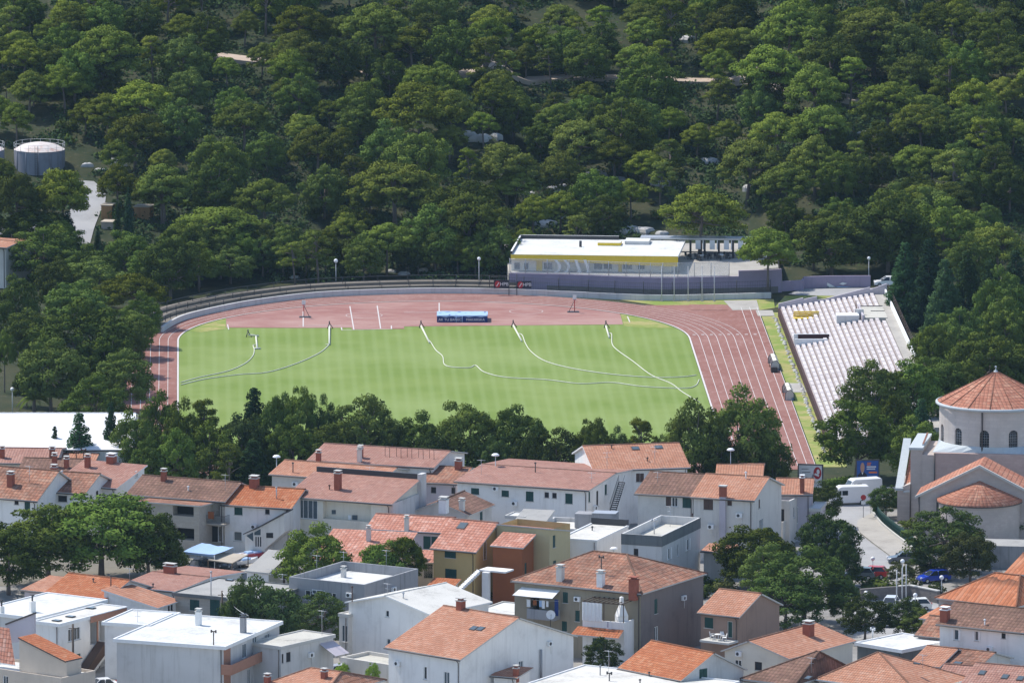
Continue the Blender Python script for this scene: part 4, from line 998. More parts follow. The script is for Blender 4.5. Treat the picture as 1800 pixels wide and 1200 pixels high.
b.slab([d0-Z*.3, d1-Z*.3, d1+e2*1.45+Z*.3, d0+e2*1.45+Z*.3], .2, 0, 0); b.build('aisle_roof', [M['lead'], M['T_church']], ch)
b = MB(); b.tube([fr+e1*(x1+.02)+e2*.2+Z*.2, fr+e1*(x1+.02)+e2*.2+Z*(zt2-4.4)], .09, 0, 6); b.tube([A0+e1*.2-e2*.12+Z*.2, A0+e1*.2-e2*.12+Z*zeav], .08, 0, 6); b.tube([fr+e1*x0-e2*.1+Z*3, fr+e1*x0-e2*.1+Z*zb2], .08, 0, 6)
b.tube([ac-e1*(ra)-e2*.1-Z*ea, ac-e1*(ra)-e2*.1], .08, 0, 6); b.build('downpipe', M['gutter'], ch)
# drum
R = 7.15; zd = on_plane(1750, 722, dc-e2*R, e2).z
wnd = []
b = MB(); seg = 64; zb3 = zb2+.2
aw = [an-math.pi/2+math.radians(30*k-6) for k in range(-5, 7)]
ww, wz0, wz1 = .085, zb2+.55, zb2+2.9
edges = sorted(set([a-ww for a in aw]+[a+ww for a in aw]+[an-math.pi/2+2*math.pi*k/48 for k in range(-24, 25)]))
for i in range(len(edges)-1):
    a0, a1 = edges[i], edges[i+1]; mid = (a0+a1)/2
    hole = any(abs(mid-a) < ww for a in aw)
    P = lambda a, z, r=R: dc+Vector((r*math.cos(a), r*math.sin(a), z))
    if a1-a0 < 1e-5: continue
    if hole:
        b.face([P(a0, zb3), P(a1, zb3), P(a1, wz0), P(a0, wz0)]); b.face([P(a0, wz1), P(a1, wz1), P(a1, zd), P(a0, zd)])
    else: b.face([P(a0, zb3), P(a1, zb3), P(a1, zd), P(a0, zd)])
for a in aw:
    P = lambda t, z, r=R: dc+Vector((r*math.cos(t), r*math.sin(t), z))
    q = [(a-ww, wz0), (a+ww, wz0), (a+ww, wz1), (a-ww, wz1)]
    for i in range(4):
        j = (i+1) % 4; b.face([P(*q[i]), P(*q[i], R-.35), P(*q[j], R-.35), P(*q[j])])
    # round head: spandrels
    n = 8; arc = [(a+ww*math.cos(math.pi*k/n), wz1-ww*R+ww*R*math.sin(math.pi*k/n)) for k in range(n+1)]
    for k in range(n):
        b.face([P(arc[k][0], arc[k][1], R-.01), P(arc[k+1][0], arc[k+1][1], R-.01), P(arc[k+1][0], wz1, R-.01), P(arc[k][0], wz1, R-.01)])
drum = b.build('drum', M['drumstone'], ch)
for a in aw[1:11]:
    P = lambda t, z, r: dc+Vector((r*math.cos(t), r*math.sin(t), z))
    b = MB(); b.prism([P(a-ww, wz0, R-.3), P(a+ww, wz0, R-.3), P(a+ww, wz1, R-.3), P(a-ww, wz1, R-.3)], Vector((-.05*math.cos(a), -.05*math.sin(a), 0)))
    wo = b.build('window', M['glass'], drum)
    b = MB()
    for k in (-.5, 0, .5): b.tube([P(a+ww*k, wz0, R-.24), P(a+ww*k, wz1, R-.24)], .025, 0, 4)
    for k in range(1, 7): b.tube([P(a-ww, wz0+(wz1-wz0)*k/7, R-.24), P(a+ww, wz0+(wz1-wz0)*k/7, R-.24)], .02, 0, 4)
    b.build('window_bars', M['metal'], drum)
hz = on_plane(1750, 650, dc, e2).z
b = MB(); b.lathe(dc, [(R+.15, zd-.25), (R+.5, zd-.1), (R+.5, zd+.12), (R+.25, zd+.2)], 1, 64)
b.lathe(dc, [(R+.3, zd+.15), (.25, hz-.25)], 0, 16, an, an+2*math.pi, False)
for k in range(16):
    t = an+2*math.pi*k/16; b.tube([dc+Vector(((R+.3)*math.cos(t), (R+.3)*math.sin(t), zd+.2)), dc+Vector((.2*math.cos(t), .2*math.sin(t), hz-.2))], .04, 0, 5)
b.lathe(dc, [(.4, hz-.4), (.22, hz-.1), (.07, hz), (.05, hz+.3)], 1, 12); b.ball(dc+Z*(hz+.4), .14, 1)
b.build('cone_roof', [M['T_church'], M['lead']], ch)
b = MB(); t = an-math.pi/2-.14
b.tube([dc+Vector(((R+.12)*math.cos(t), (R+.12)*math.sin(t), zb3)), dc+Vector(((R+.12)*math.cos(t), (R+.12)*math.sin(t), zd))], .1, 0, 6); b.build('drum_downpipe', M['gutter'], ch)
b = MB(); hw = abs(x0)+.35; o = dc+Z*(zb2+.02)
sq = [dc+e1*sx*hw+e2*sy*hw+Z*(zb2+.02) for sx, sy in ((-1, -1), (1, -1), (1, 1), (-1, 1))]
ring = 32
for i in range(4):
    j = (i+1) % 4; t0 = an+math.radians(225+90*i)
    rp = [dc+Vector(((R+.05)*math.cos(t0+math.pi/2*k/8), (R+.05)*math.sin(t0+math.pi/2*k/8), zb2+.75)) for k in range(9)]
    for k in range(8):
        b.face([sq[i]+(sq[j]-sq[i])*k/8, sq[i]+(sq[j]-sq[i])*(k+1)/8, rp[k+1], rp[k]])
b.box(dc-e1*hw-e2*hw, e1, e2, 2*hw, 2*hw, zb2+.003, zb2+.018+.0, 0)
b.build('drum_apron', M['lead'], ch)
b = MB(); b.box(fr+e1*(x0+.5)+e2*11, e1, e2, 5, 5, 0, zb2+2.6, 0); b.box(fr+e1*(x0+.3)+e2*10.8, e1, e2, 5.4, 5.4, zb2+2.603, zb2+2.8, 1); b.build('bell_turret', [M['churchstone'], M['lead']], ch)
# concrete garden wall below the church
gw = empty('garden_wall', at(1720, 985, 0), 'thick grey concrete garden wall under the church apse', 'wall')
p = at(1716, 958, 2.9); b = MB(); b.box(p, e1, e2, 14, 5, 0, 2.9, 0, 1); b.build('wall_body', [M['grey'], M['F_grey']], gw)
# ------------------------------------------------------------------ land
def ground_mat():
    m, nt, out = new_mat('land')
    g = nt.nodes.new('ShaderNodeNewGeometry'); sp = nt.nodes.new('ShaderNodeSeparateXYZ'); nt.links.new(g.outputs['Position'], sp.inputs[0])
    a = noise(nt, .12, 6, .65, pos(nt)); b = noise(nt, .9, 5, .7, pos(nt)); c = noise(nt, .04, 3, .5, pos(nt))
    hill = mixc(nt, ramp(nt, a, .4, .65), (.030, .042, .020), (.060, .060, .032))
    hill = mixc(nt, ramp(nt, b, .58, .78), hill, (.17, .135, .085))
    town = mixc(nt, ramp(nt, a, .35, .65), (.30, .29, .27), (.22, .21, .20))
    town = mixc(nt, ramp(nt, b, .5, .8), town, (.36, .34, .31))
    f = ramp(nt, mth(nt, 'ADD', sp.outputs[1], mth(nt, 'MULTIPLY', a, 14)), 1300, 1304)
    finish(nt, out, mixc(nt, f, town, hill), .95, b, .4, .08, .1)
    return m
def axis(a, b, s, ext):
    v = [a+(b-a)*i/int((b-a)/s) for i in range(int((b-a)/s)+1)]
    return [a-ext, a-ext*.4, a-ext*.1]+v+[b+ext*.1, b+ext*.4, b+ext]
xs = axis(-130, 130, 3, 900); ys = axis(1100, 1760, 3, 1100)
mb = MB(); vid = {}
vv = []; ff = []
for j, y in enumerate(ys):
    for i, x in enumerate(xs):
        vv.append((x, y, ground(x, min(y, 1900)) if y > 1480 else 0.0))
nx = len(xs)
for j in range(len(ys)-1):
    for i in range(nx-1): ff.append((j*nx+i, j*nx+i+1, (j+1)*nx+i+1, (j+1)*nx+i))
me = bpy.data.meshes.new('terrain'); me.from_pydata(vv, [], ff); me.polygons.foreach_set('use_smooth', [True]*len(ff)); me.materials.append(ground_mat())
terr = bpy.data.objects.new('terrain', me); COL.objects.link(terr); tag(terr, kind='structure')
def sheet(name, pts, mat, z=0.004, label=None, kind='structure'):
    q = [Vector((p[0], p[1], z)) for p in pts]
    if sum(q[i-1].x*q[i].y-q[i].x*q[i-1].y for i in range(len(q))) < 0: q = q[::-1]
    b = MB(); b.face(q); o = b.build(name, mat); tag(o, label, None, None, kind); return o
def ribbon(mb, pts, w, z, m=0, closed=False):
    pts = [Vector((p[0], p[1], 0)) for p in pts]
    n = len(pts); L = []; R = []
    for i, p in enumerate(pts):
        a = pts[i-1] if (i > 0 or closed) else p; b = pts[(i+1) % n] if (i < n-1 or closed) else p
        t = (b-a).normalized(); s_ = Vector((-t.y, t.x, 0))
        L.append(p+s_*w/2+Z*z); R.append(p-s_*w/2+Z*z)
    for i in range(n if closed else n-1):
        j = (i+1) % n; mb.face([R[i], R[j], L[j], L[i]], m)
def smooth(pts, n=6):
    """Catmull-Rom through the points"""
    P = [Vector(p) for p in pts]; out = []
    for i in range(len(P)-1):
        p0, p1, p2, p3 = P[max(0, i-1)], P[i], P[i+1], P[min(len(P)-1, i+2)]
        for k in range(n):
            t = k/n
            out.append(.5*((2*p1)+(p2-p0)*t+(2*p0-5*p1+4*p2-p3)*t*t+(3*p1-p0-3*p2+p3)*t**3))
    out.append(P[-1]); return out
# ------------------------------------------------------------------ stadium
TO = Vector((-11.05, 1435, 0)); TY = Vector((-.032, 1, 0)).normalized(); TX = Vector((TY.y, -TY.x, 0))
def T(x, y, z=0): return TO+TX*x+TY*y+Z*z
RI, LN = 36.15, 84.4
def oval(r, x_in=None):
    pts = [T(r*math.cos(t), r*math.sin(t)) for t in [math.pi*k/60 for k in range(61)]]
    pts += [T(r*math.cos(t), -LN+r*math.sin(t)) for t in [math.pi+math.pi*k/60 for k in range(61)]]
    return pts
def track_mat():
    m, nt, out = new_mat('red_running_track')
    a = noise(nt, .10, 6, .65, pos(nt)); b = noise(nt, 1.0, 5, .7, pos(nt, 1, .4, 1)); g = noise(nt, 9, 2, .6, pos(nt))
    c = mixc(nt, ramp(nt, a, .35, .7), (.238, .108, .087), (.29, .152, .126))
    c = mixc(nt, mth(nt, 'MULTIPLY', ramp(nt, b, .5, .75), .5), c, (.42, .27, .24))
    finish(nt, out, c, .9, g, .2, .01, .1); return m
def apron_mat():
    m, nt, out = new_mat('worn_red_apron')
    a = noise(nt, .09, 6, .7, pos(nt, .5, 1, 1)); b = noise(nt, .8, 5, .7, pos(nt, .3, 1, 1)); g = noise(nt, 9, 2, .6, pos(nt))
    c = mixc(nt, ramp(nt, a, .38, .62), (.28, .13, .112), (.365, .215, .185))
    c = mixc(nt, mth(nt, 'MULTIPLY', ramp(nt, b, .48, .72), .55), c, (.45, .32, .28))
    finish(nt, out, c, .9, g, .2, .01, .1); return m
def grass_mat(name, stripes=True):
    m, nt, out = new_mat(name)
    a = noise(nt, .07, 5, .6, pos(nt)); b = noise(nt, 1.3, 5, .7, pos(nt)); g = noise(nt, 12, 2, .6, pos(nt))
    c = mixc(nt, ramp(nt, a, .35, .68), (.155, .222, .050), (.198, .258, .072))
    if stripes:
        mp = nt.nodes.new('ShaderNodeMapping'); mp.inputs['Rotation'].default_value = (0, 0, -.032)
        gg = nt.nodes.new('ShaderNodeNewGeometry'); nt.links.new(gg.outputs['Position'], mp.inputs['Vector'])
        s_ = nt.nodes.new('ShaderNodeSeparateXYZ'); nt.links.new(mp.outputs[0], s_.inputs[0])
        w = mth(nt, 'SINE', mth(nt, 'ADD', mth(nt, 'MULTIPLY', s_.outputs[0], 3.6), mth(nt, 'MULTIPLY', b, 1.5)))
        st = mth(nt, 'MULTIPLY', ramp(nt, w, -.2, .9), .30)
        c = mixc(nt, st, c, (.25, .32, .125))
        d = mixc(nt, 1.0, c, (.27, .33, .10))
        c = mixc(nt, mth(nt, 'MULTIPLY', ramp(nt, noise(nt, .035, 4, .6, pos(nt)), .45, .7), .55), c, (.235, .30, .11))
    else:
        c = mixc(nt, ramp(nt, noise(nt, .25, 5, .65, pos(nt)), .42, .66), (.20, .26, .06), (.40, .33, .15))
    c = mixc(nt, mth(nt, 'MULTIPLY', ramp(nt, b, .62, .8), .25), c, (.14, .20, .04))
    finish(nt, out, c, .95, g, .3, .02, .1); return m
M['track'] = track_mat(); M['grass'] = grass_mat('pitch_grass'); M['dry'] = grass_mat('dry_grass', False)
M['line'] = plain('line_paint', (.58, .54, .52), .8)
M['concrete'] = flatroof('pale_concrete', (.40, .375, .335), (.26, .24, .21), .6)
M['asphalt'] = flatroof('sunbleached_asphalt', (.36, .355, .35), (.25, .25, .25), .5)
M['sand'] = flatroof('pale_gravel', (.46, .40, .32), (.30, .26, .2), .5)
rin = RI
ring = MB(); W6 = 6*1.24+.25
oi = oval(RI+.3); oo = oval(RI+.3+W6)
for i in range(len(oi)):
    j = (i+1) % len(oi); ring.face([oi[i]+Z*.05, oo[i]+Z*.05, oo[j]+Z*.05, oi[j]+Z*.05])
# home straight: two more lanes and the sprint chute at both ends
xo = RI+.3+W6
ring.face([T(xo-.02, -LN-28, .062), T(RI+11.35, -LN-28, .062), T(RI+11.35, 30, .062), T(xo-.02, 30, .062)])
ring.face([T(xo+.2, 0, .046), T(xo+.2, 31.5, .046), T(26, 31.5, .046)]+[T((RI+3)*math.cos(t_), (RI+3)*math.sin(t_), .046) for t_ in [1.0-k*.1 for k in range(11)]])
ring.face([T(xo-.2, -LN-28, .046), T(xo-.2, -LN, .046)]+[T((RI+3)*math.cos(t_), -LN+(RI+3)*math.sin(t_), .046) for t_ in [-k*.08 for k in range(10)]]+[T(28, -LN-28, .046)])
tag(ring.build('running_track', M['track']), kind='structure')
pit = MB(); pit.face([p+Z*.02 for p in oval(RI)]); tag(pit.build('pitch', M['grass']), kind='structure')
# red D behind the goal line
ap = MB(); yb = 12.1
pts = [T(-29.4, yb, .05)]
pts += [T(-18.5, yb-.6, .05), T(-11.5, yb-.6, .05), T(-11.5, yb-2.2, .05), T(-4, yb-2.0, .05), T(-4, yb+.3, .05), T(27.4, yb+1.2, .05)]
a1 = math.acos(27.4/(RI-.1)); a2 = math.acos(-29.4/(RI-.1))
pts += [T((RI-.1)*math.cos(a1+(a2-a1)*k/40), (RI-.1)*math.sin(a1+(a2-a1)*k/40), .05) for k in range(41)]
ap.face(pts); tag(ap.build('track_apron', apron_mat()), kind='structure')
dc_ = MB()   # dry corners between kerb and apron
tag(sheet('dry_grass', [T(-29.5, yb-1), T(-29.5, 20.8), T(-32.5, 15.2), T(-34.6, 9.0), T(-33, 8)], M['dry'], .035), kind='structure')
sheet('dry_grass', [T(27.5, yb), T(27.5, 23.0), T(31.5, 17.0), T(34.6, 9.5), T(30, 10)], M['dry'], .035)
ln = MB()
ribbon(ln, oval(RI+.15), .24, .09, 0, True)
for k in range(1, 7): ribbon(ln, oval(RI+.3+1.24*k), .08, .085, 0, True)
for k in range(7, 10):
    x = RI+.3+1.24*k if k < 9 else RI+11.3
    ribbon(ln, [T(x, -LN-28), T(x, 29)], .08, .085)
for k in range(1, 7): ribbon(ln, [T(RI+.3+1.24*k, -LN), T(RI+.3+1.24*k, -LN-28)], .08, .085)
for k in range(8):   # lane numbers as short bars at the finish
    x = RI+.3+1.24*(k+.5); ribbon(ln, [T(x-.22, 3.2), T(x+.22, 3.2)], .5, .086)
# court lines on the apron
for u0, v0, u1, v1 in ((533, 548, 533, 575), (615, 539, 622, 580), (663, 538, 669, 578), (710, 550, 770, 549.5), (772, 533, 772, 549), (400, 571, 402, 580), (525, 573, 600, 573), (600, 576, 601, 581), (601, 581, 690, 579), (688, 573, 688, 579), (1103, 557, 1107, 567)):
    ribbon(ln, [at(u0, v0), at(u1, v1)], .16, .085)
for cu, cv, rr in ((640, 555, 2.6), (925, 548, 2.4)):
    c = at(cu, cv); ribbon(ln, [c+Vector((rr*math.cos(2*math.pi*k/28), rr*math.sin(2*math.pi*k/28), 0)) for k in range(28)], .08, .085, 0, True)
tag(ln.build('track_markings', M['line']), kind='structure')
# verge between track and stand, far corner runup and concrete patches
sheet('verge', [T(RI+11.5, -LN-26), T(51.6, -LN-26), T(50.2, 24), T(RI+11.5, 24)], M['dry'], .03)
sheet('far_verge', [at(1090, 527), at(1360, 526), at(1362, 541), at(1330, 546), at(1215, 546), at(1150, 536)], M['dry'], .02)
sheet('sand_pit', [at(1272, 529), at(1330, 528), at(1335, 545), at(1288, 546)], M['concrete'], .075)
sheet('run_up', [at(1211, 536), at(1272, 536), at(1280, 546), at(1214, 546)], M['track'], .085)
sheet('footpath', [at(1328, 546), at(1358, 546), at(1362, 556), at(1332, 556)], M['concrete'], .075)
sheet('footpath', [at(1380, 674), at(1410, 674), at(1418, 690), at(1388, 690)], M['concrete'], .075)
# low white wall round the far bend
def strip_wall(b, pts, th, z0, z1, m=0):
    pts = [Vector((p[0], p[1], 0)) for p in pts]; n = len(pts); L = []; R = []
    for i, p in enumerate(pts):
        t = (pts[min(n-1, i+1)]-pts[max(0, i-1)]).normalized(); s_ = Vector((-t.y, t.x, 0)); L.append(p+s_*th/2); R.append(p-s_*th/2)
    for i in range(n-1):
        q = lambda P, z: P+Z*z
        b.face([q(R[i], z0), q(R[i+1], z0), q(R[i+1], z1), q(R[i], z1)], m); b.face([q(L[i+1], z0), q(L[i], z0), q(L[i], z1), q(L[i+1], z1)], m)
        b.face([q(R[i], z1), q(R[i+1], z1), q(L[i+1], z1), q(L[i], z1)], m)
    for i in (0, n-1): b.face([R[i]+Z*z0, L[i]+Z*z0, L[i]+Z*z1, R[i]+Z*z1], m)
wl = smooth([at(u, v) for u, v in ((285, 584), (305, 571), (330, 561), (380, 549), (450, 536), (560, 523), (700, 517), (800, 516), (900, 518), (1000, 522), (1080, 526), (1165, 528.5), (1250, 527), (1355, 524))], 5)
lw = empty('low_wall', wl[0], 'low white curved wall round the far bend of the red track', 'wall')
b = MB(); strip_wall(b, wl, .35, 0, .85); b.build('wall_body', M['greywhite'], lw)
# terraces with dark rails behind the wall on the left
def offset(pts, d):
    n = len(pts); o = []
    for i, p in enumerate(pts):
        t = (pts[min(n-1, i+1)]-pts[max(0, i-1)]).normalized(); o.append(p+Vector((-t.y, t.x, 0))*d)
    return o
M['terrstone'] = flatroof('shaded_terrace_stone', (.20, .175, .145), (.08, .07, .06), .8)  # stone darkened for the shade of the trees behind, plus random stains
k0, k1 = 3, 41
ter = empty('standing_terrace', wl[k0], 'curved stone terrace steps with dark rails above the white wall', 'terrace')
b = MB(); r = MB()
for s_ in range(3):
    o = offset(wl, 1.2+s_*1.5)[k0:k1]
    strip_wall(b, o, 1.5, -.1, .5+.40*s_)
    for hh in (.8,): r.tube([p+Z*(.5+.40*s_+hh) for p in o], .05, 0, 5, True)
    for p in o[::2]: r.tube([p+Z*(.4+.40*s_), p+Z*(1.35+.40*s_)], .05, 0, 5)
b.build('steps', M['terrstone'], ter); r.build('rail', M['dmetal'], ter)
# wire fence with posts on the wall to the right
fe = empty('wire_fence', wl[40], 'dark post and wire fence on top of the white track wall before the purple wall', 'fence')
o = offset(wl, .25)[38:]
b = MB()
for hh in (1.2, 1.9, 2.5): b.tube([p+Z*hh for p in o], .02, 0, 4)
for a_, c_ in zip(o[:-1], o[1:]):
    for q in range(5):
        p = a_+(c_-a_)*q/5; b.tube([p+Z*.85, p+Z*2.5], .011, 0, 4)
b.build('wire_mesh', M['dmetal'], fe)
for i, p in enumerate(o[::3]):
    b = MB(); b.tube([p+Z*.8, p+Z*2.75], .06, 0, 6); b.build('post', M['dmetal'], fe)
M['hallwhite'] = plaster('hall_cream_white', (.84, .80, .70), amt=.15, streak=.2)
# club house over the purple wall
pw = smooth([at(u, v) for u, v in ((896, 511), (1000, 513.5), (1100, 517.5), (1165, 519), (1250, 517.5), (1340, 515.5), (1373, 513.5))], 6)
club = empty('club_house', pw[0], 'flat roofed club house with yellow fascia on a purple retaining wall', 'club house')
zw = lambda p: 2.62
b = MB(); strip_wall(b, pw, .4, -.1, 2.62); strip_wall(b, [p for p in offset(pw, .01) if p.x > 31.9], .46, 2.5, 3.45); b.build('retaining_wall', M['purple'], club)
b = MB(); strip_wall(b, offset(pw, -.215)[4:-2], .02, 0.0, .95); b.build('stone_plinth', M['rubble'], club)
dk = pw+[Vector((39, 1512, 0)), Vector((-1, 1512, 0))]
b = MB(); b.face([p+Z*2.615 for p in dk]); pe = [pw[-1], Vector((39, 1512, 0))]
strip_wall(b, [pw[0], Vector((-1, 1512, 0))], .3, 0, 2.61); strip_wall(b, pe, .3, 0, 2.61); b.build('terrace_deck', M['concrete'], club)
m, nt, out = new_mat('milky_screen'); p = nt.nodes.new('ShaderNodeBsdfPrincipled'); p.inputs['Base Color'].default_value = (.62, .64, .66, 1); p.inputs['Roughness'].default_value = .4
tr = nt.nodes.new('ShaderNodeBsdfTransparent'); mx = nt.nodes.new('ShaderNodeMixShader')
nt.links.new(ramp(nt, noise(nt, .35, 4, .6, pos(nt)), .3, .7), mx.inputs[0]); mx.inputs[0].default_value = .5
v_ = nt.nodes.new('ShaderNodeMapRange'); v_.inputs[3].default_value = .08; v_.inputs[4].default_value = .34; nt.links.new(noise(nt, .5, 3, .6, pos(nt)), v_.inputs[0]); nt.links.new(v_.outputs[0], mx.inputs[0])
nt.links.new(tr.outputs[0], mx.inputs[1]); nt.links.new(p.outputs[0], mx.inputs[2]); nt.links.new(mx.outputs[0], out.inputs[0]); M['screen'] = m
gl = [p for p in offset(pw, .12) if p.x < 31.8]
b = MB(); strip_wall(b, gl, .03, 2.63, 4.7); b.build('wind_screen', M['screen'], club)
b = MB()
for p in gl[::2]: b.tube([p+Z*2.6, p+Z*4.78], .05, 0, 6)
b.tube([p+Z*2.72 for p in gl], .05, 0, 5); b.tube([p+Z*4.72 for p in gl], .03, 0, 5)
b.build('screen_posts', M['metal'], club)
# hall of the club house
fa = [Vector((x, 1483.7-.085*x, 0)) for x in (0, 24.0)]
ce1, ce2 = dirs(fa[0], fa[1])
zr_ = 5.15
p0 = on_plane(898, 455, fa[0], ce2); p1 = on_plane(1192, 458, fa[0], ce2)
fx0 = (p0-fa[0]).dot(ce1); fx1 = (p1-fa[0]).dot(ce1)
o = fa[0]+ce1*fx0
b = MB(); b.box(o+ce2*.7, ce1, ce2, fx1-fx0-1.0, 14.5, 2.62, zr_-.36, 0); b.build('hall_wall', M['hallwhite'], club)
b = MB(); b.box(o-ce2*.2, ce1, ce2, fx1-fx0, 16.2, zr_-.35, zr_, 0); tri = [o-ce2*.25+Z*(zr_-.05), o-ce2*.25+ce1*(fx1-fx0)+Z*(zr_-.05), o-ce2*.25+ce1*(fx1-fx0)+Z*(zr_-1.55), o-ce2*.25+Z*(zr_-.8)]
b.prism(tri, ce2*.3, 1); b.build('roof', [M['F_white'], M['yellow']], club)
b = MB(); w = .25
b.box(o+ce2*15.7-ce1*.05, ce1, ce2, (fx1-fx0)*.6, w, zr_+.003, zr_+.55, 0, 1); b.box(o-ce1*.05-ce2*.1, ce1, ce2, w, 15.75, zr_+.003, zr_+.45, 0, 1); b.build('roof_kerb', [M['dmetal'], M['trim']], club)
b = MB(); b.box(o+ce1*12+ce2*9.5, ce1, ce2, 3.4, 2.6, zr_+.003, zr_+.45, 0, 1); b.box(o+ce1*15.9+ce2*11, ce1, ce2, 3.6, 3.4, zr_+.003, zr_+.5, 2, 1); b.build('roof_hatch', [M['yellow'], M['F_white'], M['greywhite']], club)
b = MB(); b.tube([o+ce1*9.6+ce2*8+Z*zr_, o+ce1*9.6+ce2*8+Z*(zr_+.9)], .2, 0, 8); b.build('roof_vent', M['dmetal'], club)
def fpt(u, v, d=.66): return on_plane(u, v, o+ce2*d, ce2)
for u0, u1 in ((903, 915), (920, 930), (955, 972), (1043, 1060), (1060, 1077), (1094, 1112), (1120, 1134)):
    b = MB(); q = [fpt(u0, 474), fpt(u1, 474), fpt(u1, 461), fpt(u0, 461)]; b.prism(q, -ce2*.05); wo = b.build('window', M['trim'], club)
    b = MB(); q = [fpt(u0+1.2, 473, .6), fpt(u1-1.2, 473, .6), fpt(u1-1.2, 462, .6), fpt(u0+1.2, 462, .6)]; b.prism(q, -ce2*.02); b.build('pane', M['glassb'], wo)
for u0, u1 in ((943, 953), (1087, 1093)):
    b = MB(); q = [fpt(u0, 478), fpt(u1, 478), fpt(u1, 458), fpt(u0, 458)]; b.prism(q, -ce2*.06); b.build('door', M['yellow'], club)
for u, sg in ((980, 1), (996, 1), (1016, -.6), (1032, -.6)):   # curved white fins
    b = MB(); n = 10
    for k in range(n):
        f0, f1 = k/n, (k+1)/n
        xx = lambda f: u-3*sg+8*sg*math.sin(math.pi*(f*.85+.1)) if sg > 0 else u-4+10*(f**2)*.9
        xx = (lambda f: u-4+8*math.sin(math.pi*f)) if sg > 0 else (lambda f: u-4+5*math.sin(math.pi*f*.5)+3*f*f)
        y = lambda f: 457+24*f
        q = [fpt(xx(f1)-2.4-3*(f1 > .8), y(f1), -.5), fpt(xx(f1)+2.4, y(f1), -.5), fpt(xx(f0)+2.4, y(f0), -.5), fpt(xx(f0)-2.4, y(f0), -.5)]
        b.prism(q, ce2*.25)
    b.build('fin', M['trim'], club)
# pergola terrace on the right
b = MB(); zp = 5.3; q0 = o+ce1*(fx1-fx0+.3)+ce2*15.6
b.box(q0-ce1*7, ce1, ce2, 18.5, 2.6, zp, zp+.25, 0)
b.build('pergola_roof', M['metal'], club)
b = MB()
for i in range(9): b.box(q0+ce1*(-6+2.1*i), ce1, ce2, .3, .3, 2.62, zp-.003, 0)
b.box(q0-ce1*6, ce1, ce2, 17, .14, 3.4, 3.55, 0); b.build('pergola_post', M['dmetal'], club)
b = MB()
for i in range(5): b.box(q0+ce1*(1.2+2.1*i)+ce2*.05, ce1, ce2, .75, .05, 3.9, 5.25, 0); b.box(q0+ce1*(2.25+2.1*i)+ce2*.05, ce1, ce2, .45, .05, 3.9, 5.25, 0)
b.build('pergola_blind', M['cloth'], club)
# terrace tables and chairs
def table_set(k, p):
    t = empty('cafe_table', p, 'dark cafe table on the club terrace under the pergola', 'table', 'cafe tables on the club terrace')
    b = MB(); b.lathe(p, [(.001, .70), (.48, .70), (.48, .74), (.001, .745)], 0, 14); b.build('table_top', M['cloth' if k % 2 else 'dmetal'], t)
    b = MB(); b.tube([p+Z*.02, p+Z*.7], .04, 0, 6); b.lathe(p, [(.25, 0), (.25, .03), (.001, .05)], 0, 10); b.build('leg', M['dmetal'], t)
def chair(p, a, mat, label, group):
    t = empty('chair', p, label, 'chair', group)
    e = Vector((math.cos(a), math.sin(a), 0)); f = Vector((-e.y, e.x, 0))
    b = MB(); b.box(p-e*.24-f*.24, e, f, .48, .48, p.z+.42, p.z+.47); b.build('seat', M[mat], t)
    b = MB(); b.prism([p-e*.24+f*.2+Z*.47, p+e*.24+f*.2+Z*.47, p+e*.22+f*.3+Z*.9, p-e*.22+f*.3+Z*.9], f*.04); b.build('backrest', M[mat], t)
    for sx in (-1, 1):
        for sy in (-1, 1):
            b = MB(); b.tube([p+e*.2*sx+f*.2*sy+Z*.42, p+e*.24*sx+f*.24*sy], .025, 0, 5); b.build('leg', M[mat], t)
        b = MB(); b.tube([p+e*.25*sx-f*.2+Z*.45, p+e*.25*sx-f*.2+Z*.66, p+e*.25*sx+f*.22+Z*.66], .025, 0, 5); b.build('armrest', M[mat], t)
    return t
for k, (u, v) in enumerate(((1215, 451), (1232, 453), (1250, 450), (1267, 452), (1283, 450))):
    p = at(u, v+4, 2.62); table_set(k, p)
    for a in (0.4, 2.4, 4.4):
        chair(p+Vector((.85*math.cos(a), .85*math.sin(a), 0)), a-math.pi/2, 'dmetal', 'dark chair at a cafe table on the club terrace', 'dark chairs on the club terrace')
# low purple walls and ramp to the right
rw = empty('ramp_wall', at(1380, 507, 0), 'stepped purple wall with a blue and white painted mural beside the ramp', 'wall')
rl = [at(u, v) for u, v in ((1374, 512), (1410, 510), (1412, 507), (1455, 505.5), (1530, 505))]
b = MB(); strip_wall(b, rl[:3], .35, 0, 1.5); strip_wall(b, rl[2:], .35, 0, 1.75); b.build('wall_body', M['purple'], rw)
b = MB()
n_ = Vector((0, 1, 0))
for pts, mm in ((((1425, 504), (1440, 494), (1455, 497), (1470, 505)), 0), (((1437, 505), (1446, 496), (1458, 505)), 1), (((1475, 499), (1481, 496), (1489, 498), (1482, 501)), 0), (((1462, 505), (1478, 503), (1500, 505)), 1)):
    q = [on_plane(u, v, rl[3]-Vector((0, .19, 0)), n_) for u, v in pts]; b.prism(q, Vector((0, -.012, 0)), mm)
b.build('mural', [M['cloth'], M['skyblue']], rw)
sheet('ramp', [at(1385, 517), at(1412, 508), at(1545, 506), at(1545, 513), at(1500, 521), at(1400, 519)], M['asphalt'], .04)
sheet('yard', [at(1362, 540), at(1380, 520), at(1500, 520), at(1470, 533), at(1440, 541)], M['dry'], .025)
